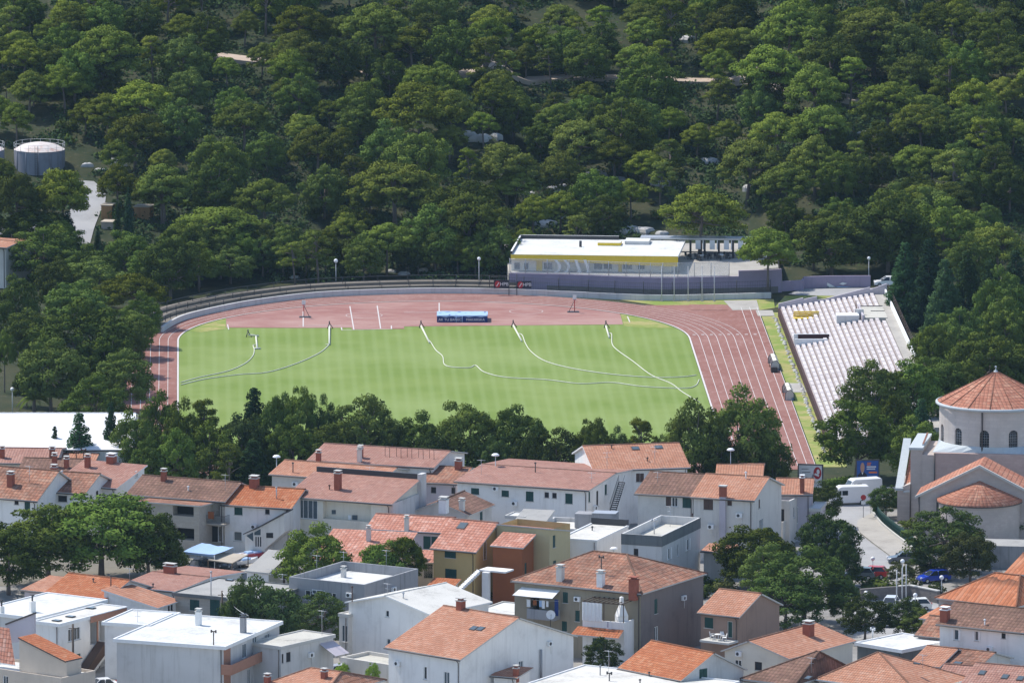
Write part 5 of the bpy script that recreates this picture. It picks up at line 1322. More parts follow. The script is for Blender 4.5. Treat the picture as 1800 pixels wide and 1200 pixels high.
# flag poles
for i, u in enumerate((1163, 1185, 1209.5, 1234, 1255.5)):
    p = at(u, 529.5); fp = empty('flag_pole', p, ['leftmost', 'second from the left', 'middle', 'second from the right', 'rightmost'][i]+' of the five bare white flag poles before the purple wall', 'flag pole', 'flag poles at the far corner')
    b = MB(); b.tube([p, p+Z*5.0], [.07, .045], 0, 8); b.ball(p+Z*5.05, .09, 0, 8, 6); b.build('pole', M['pole'], fp)
    b = MB(); b.cbox(p, .4, .4, 0, .12); b.build('base', M['concrete'], fp)
# advertising boards
def text_mesh(body, size, mat, origin, e1, up, parent, name='lettering', depth=.01):
    cu = bpy.data.curves.new('tmp', 'FONT'); cu.body = body; cu.size = size; cu.extrude = depth; cu.align_x = 'CENTER'; cu.align_y = 'CENTER'
    ob = bpy.data.objects.new('tmp', cu); COL.objects.link(ob)
    dg = bpy.context.evaluated_depsgraph_get(); dg.update(); me = bpy.data.meshes.new_from_object(ob.evaluated_get(dg))
    bpy.data.objects.remove(ob); n = e1.cross(up)
    base = root_loc(parent)
    me.transform(Matrix(((e1.x, up.x, n.x, origin.x-base.x), (e1.y, up.y, n.y, origin.y-base.y), (e1.z, up.z, n.z, origin.z-base.z), (0, 0, 0, 1))))
    me.materials.clear(); me.materials.append(mat)
    o = bpy.data.objects.new(name, me); COL.objects.link(o); o.parent = parent; return o
X1 = Vector((1, 0, 0))
M['boarddark'] = plain('dark_board', (.03, .03, .045), .6)
for i, (u0, u1, v0, v1) in enumerate(((868, 894.5, 492, 507), (908, 934, 494, 507))):
    y = at(900, 519).y-.3; P = Vector((0, y, 0)); n_ = Vector((0, 1, 0))
    a_, c_ = on_plane(u0, v1, P, n_), on_plane(u1, v0, P, n_)
    bd = empty('sponsor_board', Vector((a_.x, y, 0)), ['dark sponsor board in front of the trees, left of its twin', 'dark sponsor board against the purple wall, right of its twin'][i], 'sign', 'sponsor boards by the track wall')
    b = MB(); b.box(Vector((a_.x, y, 0)), X1, Vector((0, 1, 0)), c_.x-a_.x, .06, a_.z, c_.z); b.build('panel', M['boarddark'], bd)
    cx = a_.x+.55; cz = (a_.z+c_.z)/2
    b = MB(); cc = Vector((cx, y-.012, cz)); ring_ = [cc+Vector((.42*math.cos(2*math.pi*k/24), 0, .5*math.sin(2*math.pi*k/24))) for k in range(24)]; b.prism(ring_, Vector((0, -.012, 0)))
    b.build('emblem', M['red'], bd)
    b = MB(); b.prism([cc+Vector((x, -.014, z)) for x, z in ((-.22, -.26), (-.08, -.3), (.24, .22), (.12, .28), (.0, .02))], Vector((0, -.01, 0))); b.build('emblem_stroke', M['cloth'], bd)
    text_mesh('HPB', .72, M['cloth'], Vector((a_.x+1.52, y-.02, cz)), X1, Z, bd)
    px = (894.7, 908.5)[i]; q = on_plane(px, 519, P, n_); b = MB(); b.tube([Vector((q.x, y-.1, 0)), Vector((q.x, y-.1, c_.z+.6+(i*.5)))], .06, 0, 6); b.build('post', M['dmetal'], bd)
# blue landing mat
p0, p1 = at(768, 567), at(857, 567)
mt = empty('landing_mat', p0, 'big blue high jump landing mat with club lettering on the red apron', 'landing mat')
Lm = p1.x-p0.x; b = MB(); b.box(p0, X1, Vector((0, 1, 0)), Lm, 4.2, .02, 1.0, 0); b.build('mat_body', M['blue'], mt)
b = MB()
nx_, ny_ = 16, 6
for i in range(nx_):
    for j in range(ny_):
        f = lambda a, c: p0+Vector((Lm*a/nx_-.02+.04*a/nx_, 4.2*c/ny_, 1.02+.06*mnoise.noise(Vector((a*.9, c*.9, 2)))))
        b.face([f(i, j), f(i+1, j), f(i+1, j+1), f(i, j+1)], 0, None, True)
for i in range(nx_):
    f = lambda a, z: p0+Vector((Lm*a/nx_-.02+.04*a/nx_, -.02, z))
    b.face([f(i, .86+.08*math.sin(i*1.7)), f(i+1, .86+.08*math.sin((i+1)*1.7)), p0+Vector((Lm*(i+1)/nx_-.02+.04*(i+1)/nx_, 0, 1.02+.06*mnoise.noise(Vector(((i+1)*.9, 0, 2))))), p0+Vector((Lm*i/nx_-.02+.04*i/nx_, 0, 1.02+.06*mnoise.noise(Vector((i*.9, 0, 2)))))])
b.build('rain_cover', M['skyblue'], mt)
text_mesh('AK TU BANEC', .52, M['cloth'], p0+Vector((Lm*.26, -.012, .42)), X1, Z, mt); text_mesh('MAKARSKA', .52, M['cloth'], p0+Vector((Lm*.76, -.012, .42)), X1, Z, mt)
for x in (.38, .5):
    b = MB(); b.tube([p0+Vector((Lm*x, -.1, 0)), p0+Vector((Lm*x, -.1, 1.0))], .05, 0, 6); b.build('strap', M['skyblue'], mt)
# basketball stands
for i, (u, v) in enumerate(((534, 558), (1010, 549))):
    p = at(u, v); s_ = (1, -1)[i]
    bs = empty('basketball_stand', p, ['old basketball stand on the left part of the red apron', 'old basketball stand on the right part of the red apron'][i], 'basketball stand', 'basketball stands on the apron')
    b = MB(); b.cbox(p+X1*.2*s_, 1.7, 1.0, .02, .14); b.tube([p+Vector((.8*s_, 0, .14)), p+Vector((0, 0, 1.8))], .04, 0, 6); b.build('base', M['dmetal'], bs)
    b = MB(); b.tube([p, p+Z*2.5], .06, 0, 8); b.build('post', M['red'], bs)
    b = MB(); b.box(p+Vector((-.27, -.5, 0)), X1, Vector((0, 1, 0)), .54, .06, 1.85, 2.6); b.build('backboard', M['cloth'], bs)
    b = MB(); c = p+Vector((0, -.75, 1.95)); b.tube([c+Vector((.23*math.cos(2*math.pi*k/14), .23*math.sin(2*math.pi*k/14), 0)) for k in range(15)], .02, 0, 5); b.build('hoop', M['red'], bs)
# irrigation hoses with sprinklers
hoses = [([(318, 673), (350, 664), (400, 653), (430, 640), (444, 627), (447, 616), (445, 608), (450, 607)], 'pale hose ending at the left wheeled sprinkler, shortest of the five'),
         ([(318, 677), (360, 667), (420, 659), (470, 655), (520, 640), (560, 622), (577, 608), (573, 606)], 'pale hose curving to the sprinkler at the left rear of the pitch'),
         ([(752, 598), (757, 602), (766, 616), (778, 627), (781, 641), (795, 646), (825, 647), (836, 643), (852, 655), (890, 664), (960, 668), (1020, 675), (1075, 673), (1130, 680), (1200, 683), (1222, 679), (1229, 668)], 'long wavy pale hose across the middle of the pitch'),
         ([(910, 587), (918, 590), (924, 605), (935, 620), (960, 636), (1010, 649), (1080, 659), (1150, 664), (1200, 663), (1224, 660)], 'pale hose sweeping right from the fourth sprinkler'),
         ([(1068, 587), (1075, 588), (1076, 605), (1085, 616), (1113, 636), (1145, 660), (1180, 675), (1200, 690), (1230, 708)], 'pale hose running diagonally to the right front of the pitch')]
M['hose'] = plain('pale_hose', (.62, .62, .52), .7)
for pts, lab in hoses:
    P = smooth([at(u, v)+Z*.09 for u, v in pts], 5); b = MB(); b.tube(P, .065, 0, 6); o_ = b.build('irrigation_hose', M['hose'], None, P[0]); tag(o_, lab, 'hose', 'irrigation hoses on the pitch')
for i, (h0, h1) in enumerate((((436, 592), (455, 592)), ((579, 577), (579, 607)), ((740, 576), (755, 604)), ((902, 575), (917, 601)), ((1065, 576), (1071, 595)))):
    a_, c_ = at(*h0), at(*h1); sp_ = empty('sprinkler', a_, ['wheeled sprinkler lying crosswise at the left of the pitch', 'sprinkler pipe on the second hose from the left', 'sprinkler pipe in front of the blue mat', 'sprinkler pipe right of the blue mat', 'sprinkler pipe at the right rear of the pitch'][i], 'sprinkler', 'sprinklers on the pitch')
    b = MB(); b.tube([a_+Z*.3, c_+Z*.15], .13, 0, 6); b.build('pipe', M['hose'], sp_)
    b = MB()
    for k in range(3):
        t = 2*math.pi*k/3; b.tube([a_+Z*.8, a_+Vector((.5*math.cos(t), .5*math.sin(t), .02))], .06, 0, 5)
    b.tube([a_+Z*.6, a_+Z*1.05], .09, 0, 6); b.build('tripod', M['dmetal'], sp_)
    if i == 0:
        b = MB(); q = at(452, 614); b.tube([at(450, 593)+Z*.15, q+Z*.15], .13, 0, 6); b.tube([q+Vector((-.4, 0, .15)), q+Vector((.5, 0, .15))], .13, 0, 6); b.build('cross_pipe', M['hose'], sp_)
# ------------------------------------------------------------------ grand stand
st = empty('grandstand', T(50, 20), 'open concrete grandstand of pinkish stepped rows beside the home straight', 'grandstand')
SX, SY0, SY1 = 50.0, -LN-14, 20.3
NR = 17; RW = .80
b = MB(); b.box(T(SX, SY0), TY, TX*1, SY1-SY0, .3, 0, 1.25, 0); b.build('front_wall', M['maroon'], st)
# gaps in rows: (row range, y range)
def gaps(r):
    g = []
    if 2 <= r <= 4: g.append((7.2, 9.3))
    if 1 <= r <= 4: g.append((-15.6, -13.2))
    if 9 <= r <= 12: g.append((-2.4, -.2))
    return g
b = MB(); rise = .12
for r in range(NR):
    x0 = SX+.32+r*RW; z0 = 1.2+rise*r
    ye = SY1-.35
    if r >= 13: rng = [(SY0, -3.0), (7.5, ye)] if r < 16 else [(SY0, -6), (7.5, ye)]
    else: rng = [(SY0, ye)]
    for y0, y1 in rng:
        segs = []; cur = y0
        for g0, g1 in sorted(gaps(r)):
            if g0 > cur and g1 < y1: segs.append((cur, g0)); cur = g1
        segs.append((cur, y1))
        for a_, c_ in segs:
            b.box(T(x0, a_), TY, TX, c_-a_, RW-.015, 0, z0, 1)
            q_ = a_
            while q_ < c_-.4:
                l_ = min(3.6, c_-q_); b.box(T(x0+.1, q_+.04), TY, TX, l_-.3, .46, z0+.003, z0+.33, 0); q_ += 3.6
    b.box(T(x0, y0+.01), TY, TX, 0.001+SY1-.36-y0, RW-.02, 0, z0-.6, 1)
b.build('terrace_steps', [M['seat'], M['seatshade']], st)
xb = SX+.32+NR*RW
b = MB(); b.box(T(xb, SY0), TY, TX, SY1-SY0-.4, 1.7, 0, 1.2+rise*NR, 0); b.build('rear_walkway', M['concrete'], st)
b = MB(); b.box(T(xb+1.4, SY0), TY, TX, SY1-SY0-.4, .22, 1.2+rise*NR+.003, 1.2+rise*NR+.75, 0); b.build('rear_parapet', M['trim'], st)
# stepped far parapet
b = MB()
for x0, x1, za_, zb_ in ((SX+.05, SX+3.6, 1.9, 2.75), (SX+3.6, SX+5.6, 2.5, 2.95), (SX+5.6, SX+6.88, 2.45, 2.55), (SX+6.9, SX+13.2, 2.6, 4.25), (SX+13.2, xb+1.75, 3.9, 4.75)):
    q = [T(x0, SY1-.32), T(x1-.004, SY1-.32), T(x1-.004, SY1-.32, zb_), T(x0, SY1-.32, za_)]; b.prism(q, TY*.32)
b.build('side_parapet', M['lilac'], st)
b = MB()
for k in range(24):
    y = SY0+4+(SY1-SY0-6)*k/23; b.tube([T(xb+1.8, y, 3.2), T(xb+1.8, y, 5.0)], .03, 0, 4)
for z_ in (4.2, 4.6, 5.0): b.tube([T(xb+1.8, SY0+4, z_), T(xb+1.8, SY1-2, z_)], .025, 0, 4)
b.build('rear_rail', M['brownp'], st)
# speakers' platform, stair heads, yellow bench
b = MB(); b.box(T(SX+10.8, -3.0), TY, TX, 10.3, 3.4, 1, 3.35, 0); b.box(T(SX+10.6, -3.3), TY, TX, 10.6, .25, 1, 3.75, 1); b.box(T(SX+10.6, 7.4), TY, TX, .2, 3.6, 3.36, 3.46, 2); b.box(T(SX+12.2, 3.0), TY, TX, .15, 2.0, 3.36, 3.43, 2); b.build('platform', [M['F_beige'], M['lilac'], M['dmetal']], st)
b = MB(); b.box(T(SX+7.0, -2.6), TY, TX, 2.6, 3.2, 1, 3.6, 0, 1); b.build('stair_head', [M['greywhite'], M['trim']], st)
b = MB(); b.box(T(SX+9.9, 2.2), TY, TX, .3, 1.0, 1, 3.8, 0); b.build('stair_cheek', M['greywhite'], st); b = MB(); b.box(T(SX+10.0, -.2), TY, TX, .3, 1.0, 1, 4.1, 0); b.build('stair_cheek', M['greywhite'], st)
b = MB(); b.prism([T(SX+10.2, 3.0, 2.6), T(SX+10.2, 5.6, 2.6), T(SX+10.2, 5.4, 4.5)], TX*.12); b.build('screen_panel', M['brownp'], st)
b = MB()
for k in range(3): b.box(T(SX+1.5+k*.05, 8.6), TX, TY, 3.6, .25, 1.75+.28*k, 1.95+.28*k, 0)
b.box(T(SX+1.5, 7.4), TX, TY, 3.8, 1.0, 1.5, 1.72, 0); b.build('bench', M['yellow'], st)
b = MB(); b.box(T(SX+.9, -13.25), TX, TY, 4.4, .18, .2, 2.55, 1); b.box(T(SX+.3, -15.7), TX, TY, 4.6, .25, .2, 2.3, 0); b.box(T(SX+.3, -12.98), TX, TY, 5.0, .25, .2, 2.6, 0); b.build('entrance_wall', [M['trim'], M['maroon']], st)
fr_ = empty('rock_border', T(49, 0), 'rough stone border along the foot of the grandstand', 'border')
for k in range(70):
    b = MB()
    y = SY0+(SY1-SY0)*k/70+random.uniform(-.4, .4); p = T(SX-.5+random.uniform(-.2, .15), y); b.lathe(p, [(.35*random.uniform(.6, 1.3), 0), (.3*random.uniform(.6, 1.1), .15), (.001, .3*random.uniform(.6, 1.4))], 0, 6, random.random(), random.random()+2*math.pi, False)
    b.build('stone', M['rock'], fr_)
# team shelters with cream covers
for i, (u, v) in enumerate(((1355, 652), (1380, 704))):
    p = at(u, v); d_ = empty('team_shelter', p, ['cream topped dugout shelter by the far half of the home straight', 'cream topped dugout shelter by the near half of the home straight'][i], 'dugout', 'dugouts beside the home straight')
    b = MB(); L_ = 6.5
    def arc_(x): return [p+TY*x+TX*.0+Z*.02, p+TY*x+TX*.0+Z*.9, p+TY*x+TX*.3+Z*1.4, p+TY*x+TX*.8+Z*1.5, p+TY*x+TX*1.2+Z*1.0, p+TY*x+TX*1.25+Z*.02]
    a_, c_ = arc_(0), arc_(L_)
    for k in range(2, 5): b.face([a_[k], c_[k], c_[k+1], a_[k+1]])
    b.build('canopy', M['yellow' if False else 'cream'], d_)
    for q in (a_, c_[::-1]):
        b = MB(); b.prism(q, TY*.02); b.build('end_panel', M['offwhite'], d_)
    b = MB(); b.box(p+TX*.9, TY, TX, L_, .4, .02, .45); b.build('bench', M['skyblue'], d_)
    for x in (0, L_/2, L_):
        b = MB(); b.tube([q+Z*0 for q in arc_(x)], .05, 0, 5); b.build('frame', M['dmetal'], d_)
    if i == 0:
        b = MB(); b.cbox(p-TY*1.2+TX*.4, .9, 1.2, .02, .8); b.build('side_box', M['dmetal'], d_)
# stadium lamps
def globe_lamp(p, h, label, r=.28, arm=False, group='globe lamps'):
    l = empty('street_lamp', p, label, 'lamp', group)
    b = MB(); b.tube([p, p+Z*h], [.07, .05], 0, 8); b.build('pole', M['pole'], l)
    b = MB(); b.lathe(p, [(.13, 0), (.13, .25), (.07, .35)], 0, 10); b.build('base', M['dmetal'], l)
    b = MB()
    if arm: b.lathe(p+Z*h, [(.001, -.05), (.5, 0), (.5, .12), (.3, .28), (.001, .32)], 0, 14)
    else: b.ball(p+Z*(h+r*.8), r, 0, 14, 10)
    b.build('lamp_head', M['globe'], l); return l
globe_lamp(at(590.5, 497, .9), 3.0, 'globe lamp behind the curved terraces left of the blue mat', .3)
globe_lamp(at(842, 500, .9), 3.6, 'globe lamp among the trees left of the purple wall', .26)
globe_lamp(at(1527, 500, 0), 3.7, 'lamp post by the ramp behind the grandstand', .25)
# kerb of the hill path
hp = [(375, 102), (420, 107), (480, 113), (560, 122), (640, 130), (720, 134), (800, 136), (900, 137), (1000, 139), (1100, 141), (1210, 145), (1290, 148), (1360, 156), (1430, 166), (1500, 178), (1580, 186)]
P = smooth([hill_y(u, v) for u, v in hp], 4); mb = MB()
L = []; R = []
for i, p in enumerate(P):
    t = (P[min(i+1, len(P)-1)]-P[max(0, i-1)]); t.z = 0; t.normalize(); s_ = Vector((-t.y, t.x, 0))
    z = ground(p.x, p.y)+.35; L.append(Vector((p.x+s_.x*2.2, p.y+s_.y*2.2, max(z, ground(p.x+s_.x*2.2, p.y+s_.y*2.2)+.08)))); R.append(Vector((p.x-s_.x*1.5, p.y-s_.y*1.5, z)))
for i in range(len(P)-1):
    mb.face([R[i], R[i+1], L[i+1], L[i]]); mb.face([R[i]-Z*.8, R[i+1]-Z*.8, R[i+1], R[i]])
M['path'] = flatroof('pale_dirt', (.50, .40, .32), (.34, .27, .2), .6)
tag(mb.build('footpath', M['path']), kind='structure'); P_PATH = P
# ------------------------------------------------------------------ trees
def leaf_mesh(name, pads, per, size, rng, mat, up=.35, jit=.75, low=-.35, aspect=.6):
    """foliage: pads = (centre, rx, rz); many small leaf-sized faces on and inside each pad"""
    tot = sum(max(8, int(per*(p[1]*p[1]))) for p in pads)
    C = np.zeros((tot, 3)); Nn = np.zeros((tot, 3)); k = 0
    for c, rx, rz in pads:
        n = max(8, int(per*(rx*rx)))
        d = rng.normal(size=(n, 3)); d /= np.linalg.norm(d, axis=1)[:, None]
        d[:, 2] = np.where(d[:, 2] < low, -d[:, 2]*rng.random(n), d[:, 2])
        d /= np.linalg.norm(d, axis=1)[:, None]
        r = rng.random(n)**.28
        lump = 1+.22*np.sin(d[:, 0]*5+c[0]*3)*np.sin(d[:, 1]*5+c[1]*3)*np.cos(d[:, 2]*4+c[2])
        C[k:k+n] = np.array(c)+d*(r*lump)[:, None]*np.array([rx, rx, rz]); Nn[k:k+n] = d; k += n
    Nn = Nn+np.array([0, 0, up]); g = Nn/np.linalg.norm(Nn, axis=1)[:, None]
    nj = g+rng.normal(size=(tot, 3))*jit*.6; nj /= np.linalg.norm(nj, axis=1)[:, None]
    a = np.cross(nj, rng.normal(size=(tot, 3))); a /= np.linalg.norm(a, axis=1)[:, None]; b = np.cross(nj, a)
    s = size*(.6+.8*rng.random(tot))
    A = a*s[:, None]*.5; B = b*(s*aspect)[:, None]*.5
    V = np.empty((tot*4, 3)); V[0::4] = C-A*.9-B*.5; V[1::4] = C+A*.2-B; V[2::4] = C+A; V[3::4] = C+B*.9-A*.2
    me = bpy.data.meshes.new(name); me.vertices.add(tot*4); me.vertices.foreach_set('co', V.ravel())
    me.loops.add(tot*4); me.loops.foreach_set('vertex_index', np.arange(tot*4))
    me.polygons.add(tot); me.polygons.foreach_set('loop_start', np.arange(0, tot*4, 4)); me.polygons.foreach_set('loop_total', np.full(tot, 4))
    me.materials.append(mat); me.update(calc_edges=True)
    nm = g*.8+nj*.35; nm /= np.linalg.norm(nm, axis=1)[:, None]
    me.normals_split_custom_set_from_vertices(np.repeat(nm, 4, axis=0).tolist())
    return me
def obj(name, me, parent):
    o = bpy.data.objects.new(name, me); COL.objects.link(o); o.parent = parent; return o
def trunk_mesh(name, base_r, pts, limbs, mat):
    b = MB(); n = len(pts); b.tube(pts, [base_r*(1-.65*i/(n-1)) for i in range(n)], 0, 8)
    for q in limbs: b.tube(q, [base_r*.42, base_r*.3, base_r*.14], 0, 5)
    b.v = [tuple(p) for p in b.v]
    o = b.build(name, mat); me = o.data; bpy.data.objects.remove(o); return me
STOCK = bpy.data.collections.new('stock')
PROTO = {}
def proto(kind, i):
    """crown + trunk meshes of one tree of a kind, nominal size; returns (crown mesh, trunk mesh, width, height)"""
    key = (kind, i)
    if key in PROTO: return PROTO[key]
    rng = np.random.default_rng(100+i*17+sum(map(ord, kind))); R = random.Random(i*31+len(kind)*7)
    pads = []; limbs = []
    if kind == 'umbrella':      # rounded stone-pine crown on a bare trunk
        W, H = 8.0, 8.6+R.uniform(-.5, .8); ch = R.uniform(4.0, 5.4); ox, oy = R.uniform(-.5, .5), R.uniform(-.5, .5)
        n = R.randint(44, 58); sq = R.uniform(.8, 1.0)
        for k in range(n):
            r = math.sqrt((k+.5)/n)*.95; t = k*2.39996+R.uniform(-.35, .35)
            x, y = r*W/2*math.cos(t)*R.uniform(.78, 1.08), r*W/2*math.sin(t)*R.uniform(.78, 1.08)*sq
            z = H-.8-ch*.66*r**2.0-R.uniform(0, .9)
            s = R.uniform(.68, 1.25)*(1.05-.2*r); pads.append(((x+ox, y+oy, z), s, s*R.uniform(.52, .70)))
        for k in range(R.randint(26, 36)):
            t = R.uniform(0, 6.28); r = R.uniform(.45, 1.0)*W/2; z = H-ch*R.uniform(.5, 1.12)
            s = R.uniform(.6, 1.05); pads.append(((r*math.cos(t)+ox, r*math.sin(t)*sq+oy, z), s, s*.66))
        tp = [Vector((0, 0, -.6)), Vector((ox*.3, oy*.4, H*.25)), Vector((ox*.9, oy*.7, H*.5)), Vector((ox, oy, H*.72))]
        for k in range(9):
            q = pads[R.randrange(len(pads))][0]; f = R.uniform(.42, .7); s0 = Vector((ox*f, oy*f, H*f)); e = Vector(q)-Z*.15
            limbs.append([s0, s0.lerp(e, .5)+Z*R.uniform(-.35, .1), e])
        cm = leaf_mesh('crown', pads, 270, .25, rng, M['L_pine'], .22, .75); br = .24
    elif kind == 'tall':       # taller, looser pine
        W, H = 6.5, 10.5+R.uniform(-1, 1); ox, oy = R.uniform(-.7, .7), R.uniform(-.7, .7)
        n = R.randint(38, 48)
        for k in range(n):
            f = R.random()**.8; z = H*(.36+.60*f); rr = W/2*(.98-.65*(f-.35)**2-.35*f)*math.sqrt(R.uniform(.15, 1)); t = R.uniform(0, 6.28)
            s = R.uniform(.55, 1.05); pads.append(((rr*math.cos(t)+ox, rr*math.sin(t)+oy, z-.3), s, s*R.uniform(.5, .68)))
        tp = [Vector((0, 0, -.6)), Vector((ox*.2, oy*.5, H*.3)), Vector((ox*.8, oy*.7, H*.6)), Vector((ox, oy, H*.9))]
        for k in range(10):
            q = pads[R.randrange(len(pads))][0]; f = R.uniform(.4, .8); s0 = Vector((ox*f, oy*f, H*f)); e = Vector(q)-Z*.1
            limbs.append([s0, s0.lerp(e, .5)+Z*.1, e])
        cm = leaf_mesh('crown', pads, 240, .26, rng, M['L_pine'], .22, .8); br = .22
    elif kind in ('bushy', 'leafy', 'olive', 'light'):  # full crowns nearly to the ground
        W, H = 8.0, 8.5; n = R.randint(62, 80)
        for k in range(n):
            f = (k+.5)/n; cz = 1-1.75*f; rr = math.sqrt(max(0, 1-cz*cz)); t = k*2.39996+R.uniform(-.3, .3); q = R.uniform(.70, 1.18)
            x, y, z = rr*W/2*math.cos(t)*q*.86, rr*W/2*math.sin(t)*q*.86, H*.54+cz*H*.40*q
            s = R.uniform(.7, 1.25)*(1 if kind == 'bushy' else .95); pads.append(((x, y, z), s, s*R.uniform(.6, .8)))
        tp = [Vector((0, 0, -.5)), Vector((.1, 0, H*.25)), Vector((.1, .1, H*.6))]
        for k in range(8):
            q = pads[R.randrange(len(pads))][0]; f = R.uniform(.2, .55); s0 = Vector((.1, 0, H*f)); limbs.append([s0, s0.lerp(Vector(q), .5), Vector(q)])
        mt = {'bushy': 'L_bush', 'leafy': 'L_leaf', 'olive': 'L_olive', 'light': 'L_light'}[kind]
        cm = leaf_mesh('crown', pads, 230, .26 if kind == 'bushy' else .25, rng, M[mt], .1, .75, -.6, .7); br = .26
    elif kind == 'conifer':    # dark layered conifer
        W, H = 5.0, 11.0; lv = 24
        for k in range(lv):
            f = k/(lv-1); z = H*(.10+.86*f); rr = W/2*(1-f)**.85+.12; m = max(2, int(7*(1-f)+2))
            for j in range(m):
                t = 6.283*j/m+k*1.1+R.uniform(-.3, .3); s = (.5+.5*(1-f))*R.uniform(.75, 1.15); q = rr*R.uniform(.55, .95)
                pads.append(((q*math.cos(t), q*math.sin(t), z-.25*q), s*1.1, s*.85))
        tp = [Vector((0, 0, -.5)), Vector((0, 0, H*.5)), Vector((0, 0, H*.97))]
        cm = leaf_mesh('crown', pads, 240, .27, rng, M['L_dark'], .15, .8); br = .2
    elif kind == 'cypress':
        W, H = 1.9, 9.5
        for k in range(26):
            f = (k+.5)/26; z = H*(.06+.90*f); rr = W/2*math.sin(math.pi*min(1, .25+.75*f)**.9)**.7*.5; t = k*2.4
            s = max(.22, W*.42*(1-f)**.45); pads.append(((rr*math.cos(t)*.5, rr*math.sin(t)*.5, z), s, s*1.3))
        tp = [Vector((0, 0, -.5)), Vector((0, 0, H*.5)), Vector((0, 0, H*.9))]
        cm = leaf_mesh('crown', pads, 420, .26, rng, M['L_dark'], .3, .7, -1); br = .16
    elif kind == 'shrub':
        W, H = 3.0, 1.9
        for k in range(12):
            t = R.uniform(0, 6.28); r = math.sqrt(R.random())*W*.36; s = R.uniform(.45, .8); pads.append(((r*math.cos(t), r*math.sin(t), R.uniform(.3, 1.25)), s, s*.8))
        tp = [Vector((0, 0, -.4)), Vector((0, 0, .5)), Vector((.1, 0, 1.0))]
        cm = leaf_mesh('foliage', pads, 170, .27, rng, M[('L_leaf', 'L_bush', 'L_olive')[i % 3]], .3, .85, -.7, .7); br = .08
    tm = trunk_mesh('trunk', br, tp, limbs, M['bark'])
    PROTO[key] = (cm, tm, W, H); return PROTO[key]
NAMES = {'umbrella': 'pine_tree', 'tall': 'pine_tree', 'bushy': 'pine_tree', 'leafy': 'broadleaf_tree', 'olive': 'broadleaf_tree', 'light': 'broadleaf_tree', 'conifer': 'conifer_tree', 'cypress': 'cypress_tree', 'shrub': 'shrub'}
VAR = {'umbrella': 8, 'tall': 5, 'bushy': 4, 'leafy': 3, 'olive': 2, 'light': 1, 'conifer': 3, 'cypress': 2, 'shrub': 6}
PLACED = []; RT = random.Random(11); USED = {}
def plant(kind, p, w, h, label, group, cat=None):
    i = USED.get(kind, 0); USED[kind] = i+1; i = i % VAR[kind]
    cm, tm, W, H = proto(kind, i)
    r = empty(NAMES[kind], p, label, cat or ('shrub' if kind == 'shrub' else 'tree'), group)
    s = w/W; r.scale = (s, s, h/H); r.rotation_euler = (0, 0, RT.uniform(0, 6.28))
    obj('foliage' if kind == 'shrub' else 'crown', cm, r); obj('stem' if kind == 'shrub' else 'trunk', tm, r)
    PLACED.append((p[0], p[1], w)); return r
FOREST = """660,0,110 725,38,85 805,40,90 860,23,75 870,3,75 940,37,80 980,0,65 645,80,50 685,100,57 640,140,80 745,137,130 885,85,60 925,73,45 970,80,50
1030,65,75 1055,45,70 1133,25,70 1115,70,65 1138,103,110 868,117,75 903,155,80 980,160,55 1033,138,60 1025,167,62 1090,180,110 1175,183,60 1013,200,105 683,220,90
735,232,100 823,257,45 892,247,100 990,263,85 1080,232,80 695,275,145 812,317,110 905,293,75 765,365,95 823,333,125 620,360,60 935,337,70 605,217,40
1225,3,55 1275,5,80 1385,0,120 1537,7,120 1300,40,70 1592,40,95 1350,73,115 1262,80,65 1460,62,90 1597,88,90 1533,73,55 1670,30,45 1725,20,70 1762,42,85 1260,127,60
1345,115,70 1432,107,105 1560,137,105 1443,175,88 1622,175,95 1370,190,88 1715,133,90 1312,233,110 1225,213,55 1432,235,85 1460,197,57 1383,280,95 1478,347,65
1562,340,105 1660,357,115 1625,315,75 1725,300,60 1775,290,70 1745,260,60 1695,190,60 1780,205,60 1430,375,60 1500,270,60 1550,268,45 1503,243,45
40,65,85 130,8,85 190,33,115 115,110,70 180,100,60 30,177,60 250,135,100 237,190,100 315,180,70 333,120,65 322,20,65 373,50,40 350,80,50 430,15,50 523,0,90 528,53,90
515,82,75 430,170,90 510,130,60 535,195,70 560,215,100 385,240,90 212,240,65 290,255,45 290,285,90 207,285,70 380,285,80 465,307,95 570,296,70 580,170,60 385,355,150
1462,375,110 1485,350,65 1560,350,110 1735,360,50 1705,415,70 1755,385,95 300,415,90 285,287,85 330,385,80 440,375,70 500,395,65 560,400,60 610,370,65 680,385,80 640,418,60
225,405,75 1640,250,80 1690,250,70 1600,250,70 1545,215,60 1770,130,70 1700,80,75 1640,110,60 1500,5,70 1440,10,70 1650,0,80 1770,0,80 1130,0,70 1060,5,60 590,20,70 400,95,50 460,70,55 270,60,60 90,25,60 20,5,60 60,120,50 10,120,45 150,170,55
250,5,60 470,235,60 620,270,60 650,310,55 740,190,60 790,215,60 850,190,50 950,215,55 1130,260,70 1180,240,60 1050,300,70 1110,310,60 1160,280,55 985,330,70 1060,345,60 870,385,55 920,395,45 1010,375,50 470,400,60 400,400,60 350,420,55 520,420,50 720,400,60"""
zoneA = lambda u, v: ('above the storage tanks' if u < 260 else 'above the left bend' if u < 620 else 'behind the club house' if u < 1180 else 'above the grandstand' if u < 1530 else 'above the domed church')
def flabel(kind, w, u, v, H):
    size = 'broad' if w > 95 else 'medium' if w > 66 else 'small'
    f = 'umbrella crowned pine' if kind == 'umbrella' else 'bushy pine' if kind == 'bushy' else 'loose crowned pine'
    row = 'at the hill top' if v < 60 else 'on the hill over the path' if v < 125 else 'on the hill under the path' if v < 200 else 'halfway down the hill' if v < 290 else 'at the hill foot'
    return '%s %s %s %s' % (size, f, row, zoneA(u, v))
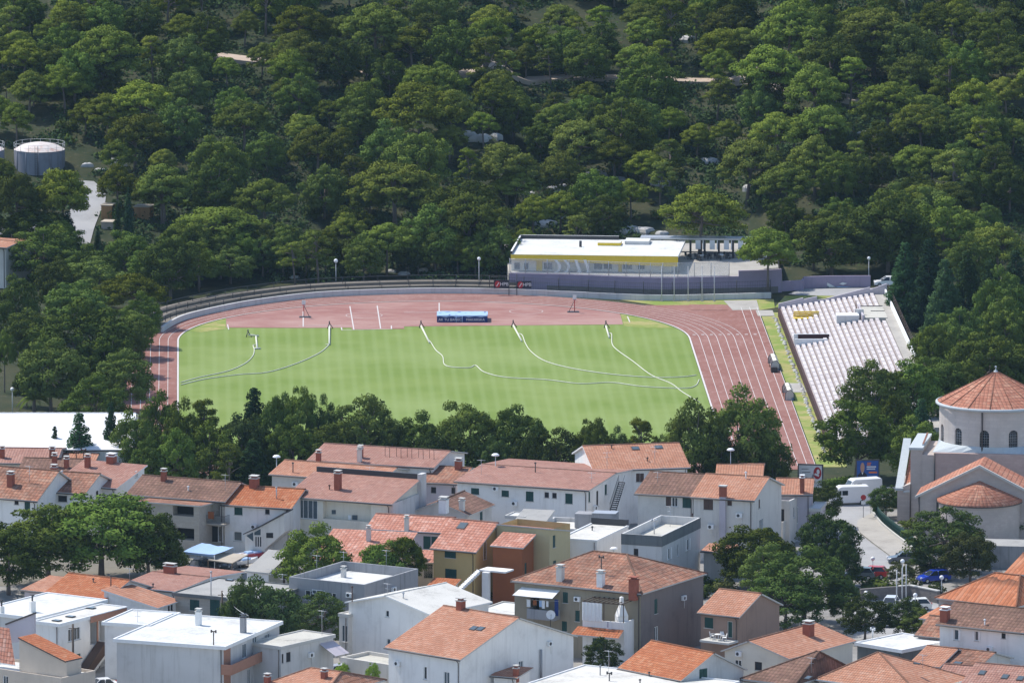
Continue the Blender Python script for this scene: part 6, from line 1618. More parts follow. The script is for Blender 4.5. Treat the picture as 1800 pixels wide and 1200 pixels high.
for it in FOREST.split():
    u, v, w = map(float, it.split(','))
    kind = 'umbrella' if (w > 60 or RT.random() < .5) else 'tall'
    if RT.random() < (.6 if (u > 1450 and v > 170) or v > 340 else .25): kind = 'bushy'
    wm = w/12.0*1.18; hm = min(12.0, max(6.0, 1.02*wm+RT.uniform(-.2, .9))) if kind == 'umbrella' else min(11, max(6, 1.12*wm)) if kind == 'bushy' else min(12, max(7, 1.45*wm))
    if v > 350: hm = min(hm, 9.5)
    p = hill_y(u, v+1, hm*.985); p = Vector((p.x, p.y, ground(p.x, p.y)-.1))
    plant(kind, p, wm, hm, flabel(kind, w, u, v, hm), 'pines of the wooded hill behind the stadium')
ROADC = [hill_y(u, v) for u, v in ((150, 318), (167, 338), (160, 360), (147, 385), (141, 428), (60, 408), (0, 418), (110, 404))]
TANKC = [hill_y(u, 292) for u in (69.5, -28)]
def near_road(x, y, d):
    if any((x-q.x)**2+(y-q.y)**2 < (d+5)**2 for q in TANKC): return True
    for a_, c_ in zip(ROADC[:-1], ROADC[1:]):
        for k in range(7):
            q = a_.lerp(c_, k/6)
            if (x-q.x)**2+(y-q.y)**2 < (d*.62)**2: return True
    return False
def path_v(u):
    for (a_, b_), (c_, d_) in zip(hp[:-1], hp[1:]):
        if a_ <= u <= c_: return b_+(d_-b_)*(u-a_)/(c_-a_)
    return -999
def hides_path(u, v): return any(a_ < u < b_ for a_, b_ in ((360, 500), (610, 730), (780, 830), (1195, 1260), (1345, 1515))) and -70 < v-path_v(u) < 6
# more pines wherever the wood still has room
cand = 0; add = 0; RF = random.Random(5)
while cand < 9000 and add < 118:
    cand += 1
    x, y = RF.uniform(-86, 90), RF.uniform(1510, 1700)
    if near_road(x, y, 6.5): continue
    if y < 1545 and -46 < x < 38: continue
    if any((x-a)**2+(y-b)**2 < (1.7+.28*w)**2 for a, b, w in PLACED): continue
    w = RF.uniform(5.0, 8.0); kind = RF.choice(['umbrella', 'tall', 'bushy', 'bushy']); h = w*(1.1 if kind == 'umbrella' else 1.15 if kind == 'bushy' else 1.4)
    p = Vector((x, y, ground(x, y)-.1)); u, v = proj(p+Z*h)
    if not (-40 < u < 1840) or v < -110 or (10 < u < 155 and 205 < v < 305) or hides_path(u, v): continue
    plant(kind, p, w, h, flabel(kind, w*12, u, v, h), 'pines of the wooded hill behind the stadium'); add += 1
print('FOREST', len(PLACED))
# trees placed by the foot: u, crown top v, crown width px, kind, foot v, label
def foot_tree(u, v, w, kind, fv, label, group=None, z=None):
    if kind in ('bushy', 'leafy', 'tall'): w *= 1.14
    if z is None: p = hill_y(u, fv); p.z = ground(p.x, p.y)
    else: p = at(u, fv, z)
    k = ppm(p.y); h = (fv-v)/(k*.985); return plant(kind, p, w/k, h, label, group)
for a in [
 (1230, 322, 145, 'umbrella', 447, 'broad umbrella pine growing through the club house terrace', None, 2.6),
 (1350, 393, 105, 'umbrella', 519.5, 'pine leaning over the right end of the purple wall', None, None),
 (1375, 415, 70, 'tall', 506, 'smaller pine next to the ramp at the end of the purple wall', None, None),
 (30, 292, 95, 'umbrella', 447, 'tall pine standing before the storage tanks by the left border', None, None),
 (114, 288, 112, 'umbrella', 444, 'broad pine standing before the rusty storage tank', None, None),
 (57, 380, 50, 'leafy', 450, 'leafy tree under the pine by the bend of the tank road', None, None),
 (120, 370, 42, 'conifer', 455, 'narrow conifer beside the tank road', None, None),
 (62, 362, 90, 'bushy', 452, 'bushy pine hiding the bend of the tank road', None, None), (104, 385, 70, 'bushy', 458, 'low bushy pine on the near side of the tank road', None, None), (8, 380, 60, 'bushy', 452, 'bushy pine at the left border by the tank road', None, None),
 (206, 350, 17, 'cypress', 425, 'thin left cypress before the ochre containers', None, None),
 (226, 326, 22, 'cypress', 425, 'taller right cypress before the ochre containers', None, None),
 (172, 400, 16, 'cypress', 440, 'short cypress at the lower end of the tank road', None, None)]: foot_tree(*a)
LB = [(75, 405, 115, 'bushy', 500), (160, 437, 85, 'bushy', 520), (165, 455, 95, 'bushy', 545), (238, 474, 125, 'umbrella', 575), (133, 497, 100, 'bushy', 600), (30, 490, 75, 'bushy', 615), (145, 540, 150, 'bushy', 690), (235, 545, 70, 'bushy', 630),
      (8, 575, 45, 'umbrella', 690), (90, 600, 110, 'bushy', 728), (165, 665, 100, 'bushy', 775), (215, 622, 95, 'bushy', 725), (47, 645, 45, 'leafy', 715), (225, 560, 60, 'bushy', 660), (60, 545, 80, 'bushy', 640), (190, 590, 80, 'bushy', 700), (250, 520, 60, 'bushy', 610), (300, 448, 70, 'bushy', 512), (350, 440, 75, 'bushy', 505), (405, 440, 70, 'bushy', 500), (265, 440, 70, 'bushy', 520), (100, 455, 70, 'bushy', 560)]
for i, (u, v, w, k, fv) in enumerate(LB):
    foot_tree(u, v, w, k, fv, '%s %s pine in the grove at the left bend, %s' % ('broad' if w > 100 else 'medium' if w > 74 else 'slim', 'umbrella' if k == 'umbrella' else 'dense' if k == 'bushy' else 'leafy', 'near the palm' if fv > 700 and u < 120 else 'next to the running lanes' if u > 205 and fv > 560 else 'at the hill side' if fv < 560 else 'in its middle'), 'pines of the grove at the left bend')
NR_ = [(97, 748, 30, 'conifer', 862, 'small dark conifer before the white hall roof'), (140, 725, 75, 'conifer', 868, 'large open dark conifer before the white hall roof'), (195, 705, 45, 'conifer', 862, 'thin dark conifer at the end of the white hall'),
       (240, 725, 75, 'bushy', 868, 'bushy pine at the right end of the white hall'), (285, 698, 75, 'bushy', 860, 'dense pine at the near left corner of the track'), (322, 715, 65, 'bushy', 872, 'pale green pine in front of the near left corner'),
       (358, 697, 62, 'tall', 858, 'loose pine with a ragged top at the left of the pitch edge row'), (447, 680, 78, 'conifer', 850, 'lone spruce shaped conifer against the pitch'), (487, 692, 58, 'bushy', 856, 'dark pine, left of the tallest pair against the pitch'),
       (525, 683, 60, 'bushy', 852, 'tallest dark pine of the pair against the pitch'), (549, 705, 12, 'cypress', 850, 'needle thin cypress beside the tallest dark pine'), (573, 706, 45, 'leafy', 852, 'small round tree right of the thin cypress'),
       (640, 703, 110, 'bushy', 856, 'wide pine with a hump to the right behind the pipe frame roof'), (735, 733, 85, 'bushy', 858, 'low pine between two taller ones at the pitch edge'), (820, 709, 105, 'bushy', 862, 'big pine with a forked top behind the long white house'),
       (908, 717, 85, 'bushy', 862, 'rounded pine right of the forked one'), (430, 728, 90, 'leafy', 864, 'mixed leafy tree below the lone spruce'), (370, 748, 80, 'bushy', 876, 'broad dark pine behind the stone house'), (517, 742, 85, 'bushy', 868, 'pine in front of the tallest pair'),
       (580, 742, 90, 'bushy', 866, 'low bushy tree behind the orange roofed house'), (445, 772, 85, 'conifer', 882, 'cedar with drooping tiers by the street lamp'), (980, 757, 80, 'leafy', 868, 'low leafy tree left of the plain salmon roof'),
       (1042, 738, 60, 'bushy', 862, 'small dark pine above the plain salmon roof'), (1088, 758, 48, 'leafy', 858, 'small ragged tree above the plain salmon roof'), (1127, 731, 55, 'tall', 856, 'pointed loose pine above the plain salmon roof'), (1160, 766, 32, 'leafy', 850, 'tiny tree at the right end of the plain salmon roof'),
       (1222, 712, 95, 'bushy', 880, 'left half of the big pine clump at the near right corner'), (1310, 694, 120, 'bushy', 872, 'dark tallest pine of the clump at the near right corner'), (1358, 785, 65, 'bushy', 880, 'low pine at the foot of the near right clump'), (1262, 765, 70, 'leafy', 885, 'low tree behind the terraced houses'), (1335, 760, 60, 'bushy', 876, 'middle pine of the near right clump'),
       (690, 745, 60, 'leafy', 862, 'leafy gap filler left of the low pine'), (870, 765, 60, 'leafy', 872, 'light green low tree behind the long white house'), (760, 768, 70, 'leafy', 872, 'low dark tree behind the pipe frame roof'), (930, 770, 60, 'leafy', 878, 'pale low tree behind the long white house roof'),
       (310, 760, 70, 'bushy', 885, 'shadowed pine behind the pink roof'), (260, 775, 60, 'bushy', 885, 'shadowed tree next to the pink roofed house'), (400, 775, 60, 'tall', 888, 'bare stemmed pine by the garden behind the stone house')]
for u, v, w, k, fv, lab in NR_: foot_tree(u, v, w, k, fv, lab, 'trees between the pitch and the houses')
RG = [(1505, 703, 120, 'bushy', 842, 'big dark pine before the near end of the grandstand'), (1540, 638, 100, 'bushy', 775, 'pine against the lower rows of the grandstand'), (1600, 640, 105, 'bushy', 770, 'pine at the rear corner of the grandstand'), (1608, 740, 90, 'bushy', 850, 'pine between the grandstand and the church'),
      (1650, 628, 100, 'bushy', 745, 'pine directly behind the church drum on the left'), (1740, 588, 125, 'bushy', 720, 'broad pine behind the church cone'), (1685, 547, 90, 'bushy', 660, 'pale green pine above the church cone'), (1765, 533, 85, 'bushy', 650, 'pine at the right border above the church'),
      (1590, 425, 75, 'conifer', 575, 'dark conifer right behind the grandstand'), (1632, 418, 75, 'conifer', 580, 'dark conifer, second behind the grandstand'), (1660, 455, 75, 'conifer', 605, 'dark conifer, third behind the grandstand'), (1700, 440, 75, 'conifer', 590, 'dark conifer above the pale green pine'), (1740, 455, 75, 'conifer', 600, 'dark conifer near the right border'), (1785, 440, 75, 'conifer', 590, 'dark conifer cut by the right border'),
      (1620, 700, 60, 'conifer', 830, 'narrow dark conifer beside the church turret'), (1790, 610, 70, 'bushy', 720, 'pine at the right border beside the cone'), (1690, 640, 80, 'bushy', 745, 'dark pine left behind the drum'), (1570, 700, 60, 'bushy', 800, 'middle pine of the clump by the grandstand'), (1760, 480, 80, 'bushy', 620, 'green pine among the dark conifers'), (1640, 570, 70, 'bushy', 690, 'pine above the grandstand corner')]
for u, v, w, k, fv, lab in RG: foot_tree(u, v, w, k, fv, lab, 'trees right of the grandstand')
TW = [(178, 872, 190, 'bushy', 1020, 'huge dense pine among the houses on the left'), (85, 893, 150, 'bushy', 1026, 'left shoulder of the dense pines among the houses'), (262, 900, 110, 'bushy', 1022, 'right shoulder of the dense pines among the houses'), (15, 925, 120, 'bushy', 1045, 'dark pine cut by the left border'), (-5, 828, 60, 'bushy', 930, 'pine top at the left border beside the worn red roof'),
      (300, 962, 55, 'bushy', 1012, 'small low pine by the parked dark cars'), (552, 930, 118, 'bushy', 1062, 'round topped pine in front of the cream loggia house'), (708, 932, 76, 'umbrella', 1060, 'small umbrella pine left of the yellow house'), (668, 952, 78, 'bushy', 1064, 'spreading pine behind the white roof terrace'),
      (460, 1018, 112, 'leafy', 1166, 'dark broadleaf tree in front of the grey flat roof'), (567, 1044, 92, 'leafy', 1140, 'dark leafy tree beside the white gable house'), (1325, 925, 122, 'bushy', 1035, 'green pine below the salmon terraced house'), (1412, 968, 150, 'leafy', 1098, 'broad dark tree between the brown house and the road'), (1455, 900, 92, 'leafy', 1030, 'tree overhanging the left side of the road'),
      (1380, 1010, 120, 'leafy', 1112, 'dark tree right of the small brown house'), (1447, 850, 58, 'leafy', 925, 'tree between the brick chimney house and the white vans'), (1557, 853, 52, 'leafy', 910, 'clipped round tree beside the church'), (1662, 895, 125, 'leafy', 1008, 'large tree in the church garden'), (1705, 935, 95, 'olive', 1030, 'olive green tree beneath the grey garden wall'),
      (1520, 1047, 75, 'leafy', 1128, 'tree left of the parked white cars'), (1590, 1050, 62, 'leafy', 1125, 'tree in the middle of the parking lot'), (1615, 1070, 62, 'leafy', 1130, 'tree beside the ribbed roof'), (85, 1103, 62, 'leafy', 1180, 'young tree between the loggia house and the beige wedge'), (1482, 1010, 50, 'leafy', 1100, 'dark tree at the lower left edge of the road'), (1585, 985, 52, 'olive', 1030, 'feathery yellow green tree at the end of the road'),
      (1060, 1123, 60, 'leafy', 1190, 'fig like tree before the white addition'), (843, 1165, 62, 'light', 1225, 'bright bush before the salmon double skylight house'), (893, 1160, 38, 'light', 1215, 'small bright tree at the white end wall'), (425, 1026, 60, 'leafy', 1172, 'left part of the dark broadleaf tree'),
      (1745, 862, 14, 'cypress', 950, 'thin cypress against the apse'), (1790, 895, 60, 'leafy', 955, 'dark tree right of the apse'), (600, 1165, 30, 'light', 1215, 'slender young tree by the scaffold'), (655, 1165, 26, 'light', 1215, 'slender young tree at the low screed roof'), (345, 1067, 60, 'light', 1095, 'vivid green vine crown behind the big white roof'), (1636, 958, 62, 'leafy', 1006, 'lower tree of the church garden'), (1480, 945, 60, 'leafy', 1040, 'ivy covered tree on the road side'), (1350, 960, 90, 'bushy', 1060, 'lower pine before the chimney house')]
for u, v, w, k, fv, lab in TW: foot_tree(u, v, w, k, fv, lab, 'town trees')
SH = [(880, 1035, 46, 1052, 'dark plants on the terrace of the yellow house'), (1245, 1010, 40, 1035, 'flowering bush right of the grey block'), (1275, 1012, 40, 1040, 'green bush below the little annex'), (1235, 1022, 40, 1050, 'light green clipped bush beside the tan house'), (960, 886, 16, 902, 'potted shrub on the white flat roof'), (940, 888, 14, 902, 'small potted plant left of the potted shrub'),
      (400, 1000, 45, 1015, 'green bush behind the grey flat roof'), (1545, 1010, 75, 1040, 'hedge bush on the stone retaining wall'), (1595, 1015, 55, 1045, 'second bush on the stone retaining wall'), (1645, 1020, 34, 1042, 'round bush beside the blue car'), (1600, 910, 40, 930, 'white flowering bush inside the green fence'), (1632, 985, 50, 1010, 'shrub by the globe lamp in the church garden'), (220, 1160, 14, 1200, 'climber on the white flat roofed house')]
for u, v, w, fv, lab in SH: foot_tree(u, v, w*1.2, 'shrub', fv, lab, 'town bushes')
# undergrowth on the hill
RS = random.Random(3); ns = 0; c = 0
while ns < 190 and c < 6000:
    c += 1
    x, y = RS.uniform(-82, 84), RS.uniform(1493, 1625)
    if y < 1513 and -3 < x < 60: continue
    if near_road(x, y, 5): continue
    g = ground(x, y); p = Vector((x, y, g-.05)); u, v = proj(p)
    if not (-20 < u < 1820): continue
    if u < 300 and v > 440: continue
    s = RS.uniform(1.6, 3.6); ns += 1
    where = 'by the terraces' if v > 440 else 'on the lower hill' if v > 300 else 'on the middle hill' if v > 150 else 'on the upper hill'
    plant('shrub', p, s, s*RS.uniform(.5, .8), 'wild shrub under the pines %s %s' % (where, zoneA(u, v)), 'wild shrubs under the pines')
# leafy floor of the wood, too fine to count: brush in clumps and low growth
rng = np.random.default_rng(9); keep = []; nrm = []
def floor_ok(x, y):
    if (-3 < x < 40 and y < 1513) or (y < 1500 and x > 36): return False
    return not near_road(x, y, 4.2)
for _ in range(8200):
    x, y = rng.uniform(-86, 90), rng.uniform(1490, 1690)
    if not floor_ok(x, y): continue
    k = mnoise.noise(Vector((x*.07, y*.05, 1.7)))
    if k < -.3: continue
    if min((x-q.x)**2+(y-q.y)**2 for q in P_PATH) < 7: continue
    r = rng.uniform(.6, 2.2)*(1+.5*max(0, k)); m = int(16*r*r)+8; g = ground(x, y)
    d = rng.normal(size=(m, 3)); d /= np.linalg.norm(d, axis=1)[:, None]; d[:, 2] = np.abs(d[:, 2]); rr = (rng.random(m)**.4)[:, None]*np.array([r, r, r*.75])
    keep.append(np.array([x, y, g-.05])+d*rr); nrm.append(d)
for _ in range(26000):
    x, y = rng.uniform(-86, 90), rng.uniform(1490, 1650)
    if floor_ok(x, y) and mnoise.noise(Vector((x*.09, y*.06, 5.7))) > -.12: keep.append(np.array([[x, y, ground(x, y)+rng.random()*.3]])); nrm.append(np.array([[0, -.3, 1.0]]))
C = np.concatenate(keep); n = len(C); nj = np.concatenate(nrm)+rng.normal(size=(n, 3))*.5; nj /= np.linalg.norm(nj, axis=1)[:, None]
a = np.cross(nj, rng.normal(size=(n, 3))); a /= np.linalg.norm(a, axis=1)[:, None]; b_ = np.cross(nj, a); s = (.16+.24*rng.random(n))[:, None]
V = np.empty((n*4, 3)); V[0::4] = C-a*s; V[1::4] = C-b_*s*.6; V[2::4] = C+a*s; V[3::4] = C+b_*s*.6
me = bpy.data.meshes.new('undergrowth'); me.vertices.add(n*4); me.vertices.foreach_set('co', V.ravel()); me.loops.add(n*4); me.loops.foreach_set('vertex_index', np.arange(n*4)); me.polygons.add(n); me.polygons.foreach_set('loop_start', np.arange(0, n*4, 4)); me.polygons.foreach_set('loop_total', np.full(n, 4)); me.materials.append(foliage('undergrowth_leaves', (.034, .070, .026), (.070, .100, .034), (.050, .080, .034))); me.update(calc_edges=True)
ug = bpy.data.objects.new('undergrowth', me); COL.objects.link(ug); tag(ug, kind='stuff')
# rocks
def rock(u, v, w, label):
    p = hill_y(u, v); p.z = ground(p.x, p.y); R = random.Random(int(u*7+v)); b = MB(); s = w/12/2; n = 10
    prof = [(1.0, -.4), (1.0, .05), (.8, .24), (.4, .33), (.001, .36)]
    ph = [R.uniform(.45, 1.35) for _ in range(n)]
    for i in range(4):
        for k in range(n):
            P = lambda i_, k_: p+Vector((prof[i_][0]*s*ph[k_ % n]*math.cos(6.283*k_/n), prof[i_][0]*s*.8*ph[(k_+3) % n]*math.sin(6.283*k_/n), prof[i_][1]*s*(.8+.5*ph[(k_*3+i_) % n])))
            b.face([P(i, k), P(i, k+1), P(i+1, k+1), P(i+1, k)] if i < 3 else [P(i, k), P(i, k+1), p+Z*.36*s])
    o = b.build('rock', M['rock'], None, p); tag(o, label, 'rock', 'limestone outcrops on the hill')
for u, v, w in [(155, 292, 30), (200, 285, 40), (215, 292, 28), (175, 300, 22), (820, 238, 40), (845, 245, 45), (870, 240, 30), (700, 195, 30), (720, 205, 22), (1050, 308, 40), (1085, 318, 35), (1160, 322, 45), (1190, 330, 36), (975, 330, 40), (930, 345, 45), (945, 362, 36), (1005, 385, 40), (1130, 408, 48), (1095, 409, 34), (1165, 412, 30), (1110, 402, 26), (690, 478, 22), (710, 482, 24), (515, 488, 18), (600, 270, 22), (1245, 285, 40), (1285, 290, 30), (1215, 70, 40), (1520, 235, 24), (745, 476, 24), (960, 395, 40), (1320, 330, 30), (620, 405, 24)]:
    reg = 'below the storage tank' if u < 260 else 'beside the curved terraces' if v > 460 else 'just behind the club house roof' if v > 390 else 'high in the wood' if v < 250 else 'in the lower wood'
    rock(u, v, w, '%s grey limestone outcrop %s %s' % ('large' if w > 42 else 'medium' if w > 30 else 'small', reg, '' if u < 260 else 'on the left side' if u < 760 else 'in the middle' if u < 1000 else 'toward the right'))
TB = [(322, 418, 55, 'bushy', 498), (352, 410, 55, 'leafy', 492), (388, 415, 60, 'bushy', 490), (425, 412, 55, 'bushy', 487), (462, 420, 50, 'leafy', 486), (498, 405, 60, 'bushy', 486), (538, 415, 55, 'bushy', 485), (572, 400, 60, 'umbrella', 485), (612, 418, 55, 'bushy', 485), (650, 408, 60, 'bushy', 484), (735, 428, 45, 'leafy', 483), (765, 400, 60, 'bushy', 484), (805, 405, 60, 'umbrella', 484), (835, 415, 55, 'bushy', 486), (872, 395, 70, 'bushy', 488), (690, 400, 55, 'umbrella', 470)]
for i, (u, v, w, k, fv) in enumerate(TB):
    foot_tree(u, v, w, k, fv, '%s shady pine leaning over the curved terraces, %s' % ('leafy' if k == 'leafy' else 'umbrella' if k == 'umbrella' else 'dense', 'left of the globe lamp' if u < 585 else 'between the globe lamps' if u < 840 else 'beside the purple wall'), 'trees behind the curved terraces')
# palms
def palm(u, v, fv, w, label):
    p = at(u, fv); k = ppm(p.y); h = (fv-v)/k; t = empty('palm_tree', p, label, 'palm', 'palms'); R = random.Random(int(u))
    b = MB(); b.tube([p, p+Z*h*.5, p+Z*h*.75], [.28, .22, .24], 0, 9); b.build('trunk', M['bark'], t)
    b = MB(); c = p+Z*h*.75; L = w/k/2
    for i in range(26):
        a = 6.283*i/26*2.6; e = Vector((math.cos(a), math.sin(a), 0)); el = R.uniform(.15, 1.2); pts = []
        for q in range(7):
            f = q/6; pts.append(c+e*L*f*(1 if el < .9 else .7)+Z*(L*el*f-L*.9*f*f*(1.1 if el < .9 else .8)))
        s_ = Vector((-e.y, e.x, 0))
        for q in range(6):
            for m_ in range(3):
                f = m_/3; r0 = pts[q].lerp(pts[q+1], f); wd = .42*math.sin(math.pi*min(1, (q+f)/6*.9+.08))
                for sg in (-1, 1): b.face([r0, r0+s_*sg*wd+e*.22-Z*.16, r0+s_*sg*wd+e*.30-Z*.18, r0+e*.14])
    b.build('fronds', M['L_bush'], t)
palm(60, 690, 728, 60, 'small palm behind the white hall by the grove'); palm(8, 870, 925, 80, 'palm beside the white house with worn red roof')
# ------------------------------------------------------------------ road, pavement, walls on the right
sheet('road', [at(1440, 885), at(1475, 868), at(1545, 858), at(1600, 850), at(1610, 868), at(1536, 880), at(1530, 895), at(1530, 908), at(1510, 915), at(1506, 925), at(1512, 938), at(1532, 955), at(1560, 975), at(1580, 990), at(1598, 1008), at(1600, 1022), at(1570, 1022), at(1500, 1018), at(1485, 1000), at(1478, 960), at(1455, 905)], M['asphalt'], .045)
pv = [(1508, 915), (1533, 903), (1560, 930), (1590, 958), (1612, 985), (1606, 1012), (1596, 1010), (1580, 990), (1560, 974), (1532, 953), (1512, 937), (1506, 926)]
b = MB(); q = [at(*p) for p in pv]; b.prism([p+Z*.05 for p in q], Z*.1, 0); tag(b.build('pavement', M['concrete']), kind='structure')
sheet('parking_lot', [at(1490, 1045), at(1640, 1040), at(1660, 1090), at(1620, 1130), at(1500, 1130)], M['asphalt'], .03)
sheet('yard', [at(285, 990), at(420, 945), at(500, 960), at(470, 1010), at(400, 1030), at(300, 1020)], M['concrete'], .03)
sheet('yard', [at(0, 985), at(200, 950), at(330, 960), at(300, 1020), at(0, 1030)], M['yardsoil'], .02)
rwll = empty('retaining_wall', at(1530, 1050), 'rough grey stone retaining wall between the road and the parking lot', 'wall')
b = MB(); strip_wall(b, [at(1512, 1056), at(1560, 1052), at(1600, 1050), at(1650, 1060)], .5, 0, 1.5); b.build('wall_body', M['rubble'], rwll)
b = MB(); strip_wall(b, [at(1580, 1051.5), at(1600, 1050), at(1650, 1060)], .56, 1.503, 1.62); b.build('coping', M['stonetrim'], rwll)
gf = empty('green_fence', at(1535, 910), 'dark green mesh fence on a pale stone kerb beside the church', 'fence')
fp_ = [at(1535, 902), at(1550, 922), at(1575, 943), at(1604, 965), at(1615, 985)]
b = MB(); strip_wall(b, fp_, .5, .0, .45); b.build('kerb_wall', M['stonetrim'], gf)
b = MB(); P = smooth(fp_, 5)
for hh in (.5, .9, 1.3, 1.7): b.tube([p+Z*hh for p in P], .03, 0, 4)
for a_, c_ in zip(P[:-1], P[1:]):
    for q in range(9):
        p = a_+(c_-a_)*q/9; b.tube([p+Z*.45, p+Z*1.7], .045, 0, 4)
b.build('mesh_panel', M['green'], gf)
for p in P[::3]:
    b = MB(); b.tube([p+Z*.4, p+Z*1.9], .06, 0, 6); b.build('post', M['green'], gf)
hd = [at(1452, 860), at(1475, 856), at(1500, 852)]
hg = empty('hedge', hd[0], 'clipped green hedge behind the white vans', 'hedge')
pads = []
for i in range(15):
    p = hd[0].lerp(hd[2], i/14)-hd[0]; pads.append(((p.x, p.y, .6), .75, .75))
obj('foliage', leaf_mesh('foliage', pads, 260, .22, np.random.default_rng(4), M['L_bush'], .3, .8, -1, .8), hg)
# billboards
def board(name, label, u0, u1, v0, v1, fv, skew, face_m):
    p0 = at(u0, fv); k = ppm(p0.y); a = math.radians(skew); e = Vector((math.cos(a), math.sin(a), 0)); n_ = Vector((-e.y, e.x, 0))
    q0 = on_plane(u0, v1, p0, n_); q1 = on_plane(u1, v0, p0, n_); L_ = (q1-q0).dot(e); z0, z1 = q0.z, q0.z+(v1-v0)/k
    t = empty(name, p0, label, 'billboard', 'billboards by the road')
    b = MB(); b.box(p0, e, n_, L_, .12, z0, z1, 0); b.build('panel', M[face_m], t)
    b = MB(); f = .14
    b.box(p0-e*f-n_*.05, e, n_, f, .25, z0-f, z1+f, 0); b.box(p0+e*L_-n_*.05, e, n_, f, .25, z0-f, z1+f, 0); b.box(p0-n_*.05, e, n_, L_, .25, z1+.002, z1+f, 0); b.box(p0-n_*.05, e, n_, L_, .25, z0-f, z0-.002, 0); b.build('frame', M['dmetal'], t)
    for x in (.15, .85):
        b = MB(); b.tube([p0+e*L_*x+n_*.3, p0+e*L_*x+n_*.3+Z*z1], .1, 0, 6); b.build('post', M['dmetal'], t)
    def Q(fx, fz, d=.012): return p0+e*L_*fx-n_*d+Z*(z0+(z1-z0)*fz)
    return t, Q, e, n_, L_, z1-z0
M['skin'] = plain('printed_skin', (.42, .24, .17), .7, var=.05); M['suit'] = plain('printed_suit', (.015, .018, .035), .7); M['bblue'] = plain('printed_blue', (.02, .08, .30), .6, var=.25); M['orange'] = plain('printed_orange', (.62, .16, .05), .6)
t, Q, e, n_, L_, H_ = board('billboard', 'white billboard with a round red emblem seen from the road side', 1404, 1445, 816, 856, 872, -12, 'cloth')
b = MB(); c = (.80, .62)
def ell(cx, cz, rx, rz, d, k0=0, k1=1, n=28): return [Q(cx+rx*math.cos(2*math.pi*(k0+(k1-k0)*k/n)), cz+rz*math.sin(2*math.pi*(k0+(k1-k0)*k/n)), d) for k in range(n)]
b.prism(ell(.80, .66, .17, .27, .012), -n_*.006); b.build('emblem', M['red'], t)
b = MB(); b.prism(ell(.83, .72, .065, .11, .02), -n_*.005); b.prism([Q(.66, .58, .02), Q(.86, .50, .02), Q(.88, .58, .02), Q(.70, .66, .02)], -n_*.005); b.build('emblem_inset', M['cloth'], t)
b = MB()
for i, (x0, x1, z) in enumerate(((.12, .42, .80), (.15, .5, .66), (.12, .36, .42), (.3, .52, .3))): b.prism([Q(x0, z), Q(x1, z+.02), Q(x1, z+.05), Q(x0, z+.035)], -n_*.005)
b.prism([Q(.55, .35), Q(.62, .35), Q(.66, .55), Q(.60, .62), (Q(.56, .5))], -n_*.005)
b.build('print', M['grey'], t)
t, Q, e, n_, L_, H_ = board('billboard', 'blue poster billboard with a portrait of a bald man in a dark suit', 1506, 1544, 809, 845, 862, 4, 'bblue')
b = MB(); b.prism([Q(.05, .02), Q(.47, .02), Q(.47, .30), Q(.36, .43), Q(.16, .43), Q(.05, .30)], -n_*.006); b.build('suit', M['suit'], t)
b = MB(); b.prism(ell(.26, .66, .095, .25, .02), -n_*.008); b.build('face', M['skin'], t)
b = MB(); b.prism([Q(.225, .42, .02), Q(.26, .30, .02), Q(.295, .42, .02)], -n_*.004); b.build('collar', M['cloth'], t)
b = MB()
for x0, x1, z, h_ in ((.46, .92, .66, .07), (.46, .88, .56, .06)):
    x = x0
    while x < x1-.03:
        w_ = .028; b.prism([Q(x, z), Q(x+w_, z), Q(x+w_, z+h_), Q(x, z+h_)], -n_*.005); x += w_+.012
b.prism([Q(.0, .0), Q(1, .0), Q(1, .07), Q(0, .07)], -n_*.004); b.build('print', M['cloth'], t)
b = MB()
for x0, x1, z, h_ in ((.48, .66, .86, .05), (.47, .64, .77, .06), (.56, .94, .38, .08)): b.prism([Q(x0, z), Q(x1, z), Q(x1, z+h_), Q(x0, z+h_)], -n_*.005)
b.build('headline', M['orange'], t)
# road sign
p = at(1517.5, 911); sg = empty('road_sign', p, 'round red road sign seen from behind on a thin post', 'sign')
b = MB(); b.tube([p, p+Z*3.0], .05, 0, 6); b.build('post', M['metal'], sg); b = MB(); b.cbox(p, .02, .02, 2.9, 2.95); b.prism([p+Vector((.36*math.cos(k*.785+.39), -.05, 2.75+.36*math.sin(k*.785+.39))) for k in range(8)], Vector((0, .03, 0))); b.build('sign_disc', M['red'], sg)
b = MB(); b.box(p+Vector((-.28, -.06, 0)), X1, Vector((0, 1, 0)), .56, .03, 1.85, 2.3); b.build('lower_plate', M['cloth'], sg)
# lamps in town
for u, v, fv, lab in ((1534, 984, 1012, 'globe lamp on a post beside the red car'), (1491, 992, 1018, 'globe lamp in the ivy left of the road'), (1522, 1044, 1085, 'globe lamp in front of the stone retaining wall'), (1608.5, 1048, 1085, 'globe lamp above the parked white car'), (1646, 972, 1010, 'globe lamp in the church garden trees'), (1655, 1017, 1044, 'globe lamp on the pillar by the blue car'), (1612, 954, 985, 'globe lamp by the green fence'), (22, 686, 728, 'globe lamp near the palm at the left border'), (1586, 988, 1050, 'globe lamp between the three poles')):
    p = at(u, fv); globe_lamp(p, (fv-v)/ppm(p.y), lab, .27)
for u, v, fv, lab in ((486.5, 802, 905, 'disc street lamp between the orange roof and the cedar'), (871, 799, 920, 'disc street lamp above the long white house roof'), (1284, 790, 890, 'disc street lamp before the near right pine clump'), (1079, 964, 1040, 'disc street lamp behind the spotted hipped roof')):
    p = at(u, fv); globe_lamp(p, (fv-v)/ppm(p.y), lab, .27, True, 'disc street lamps')
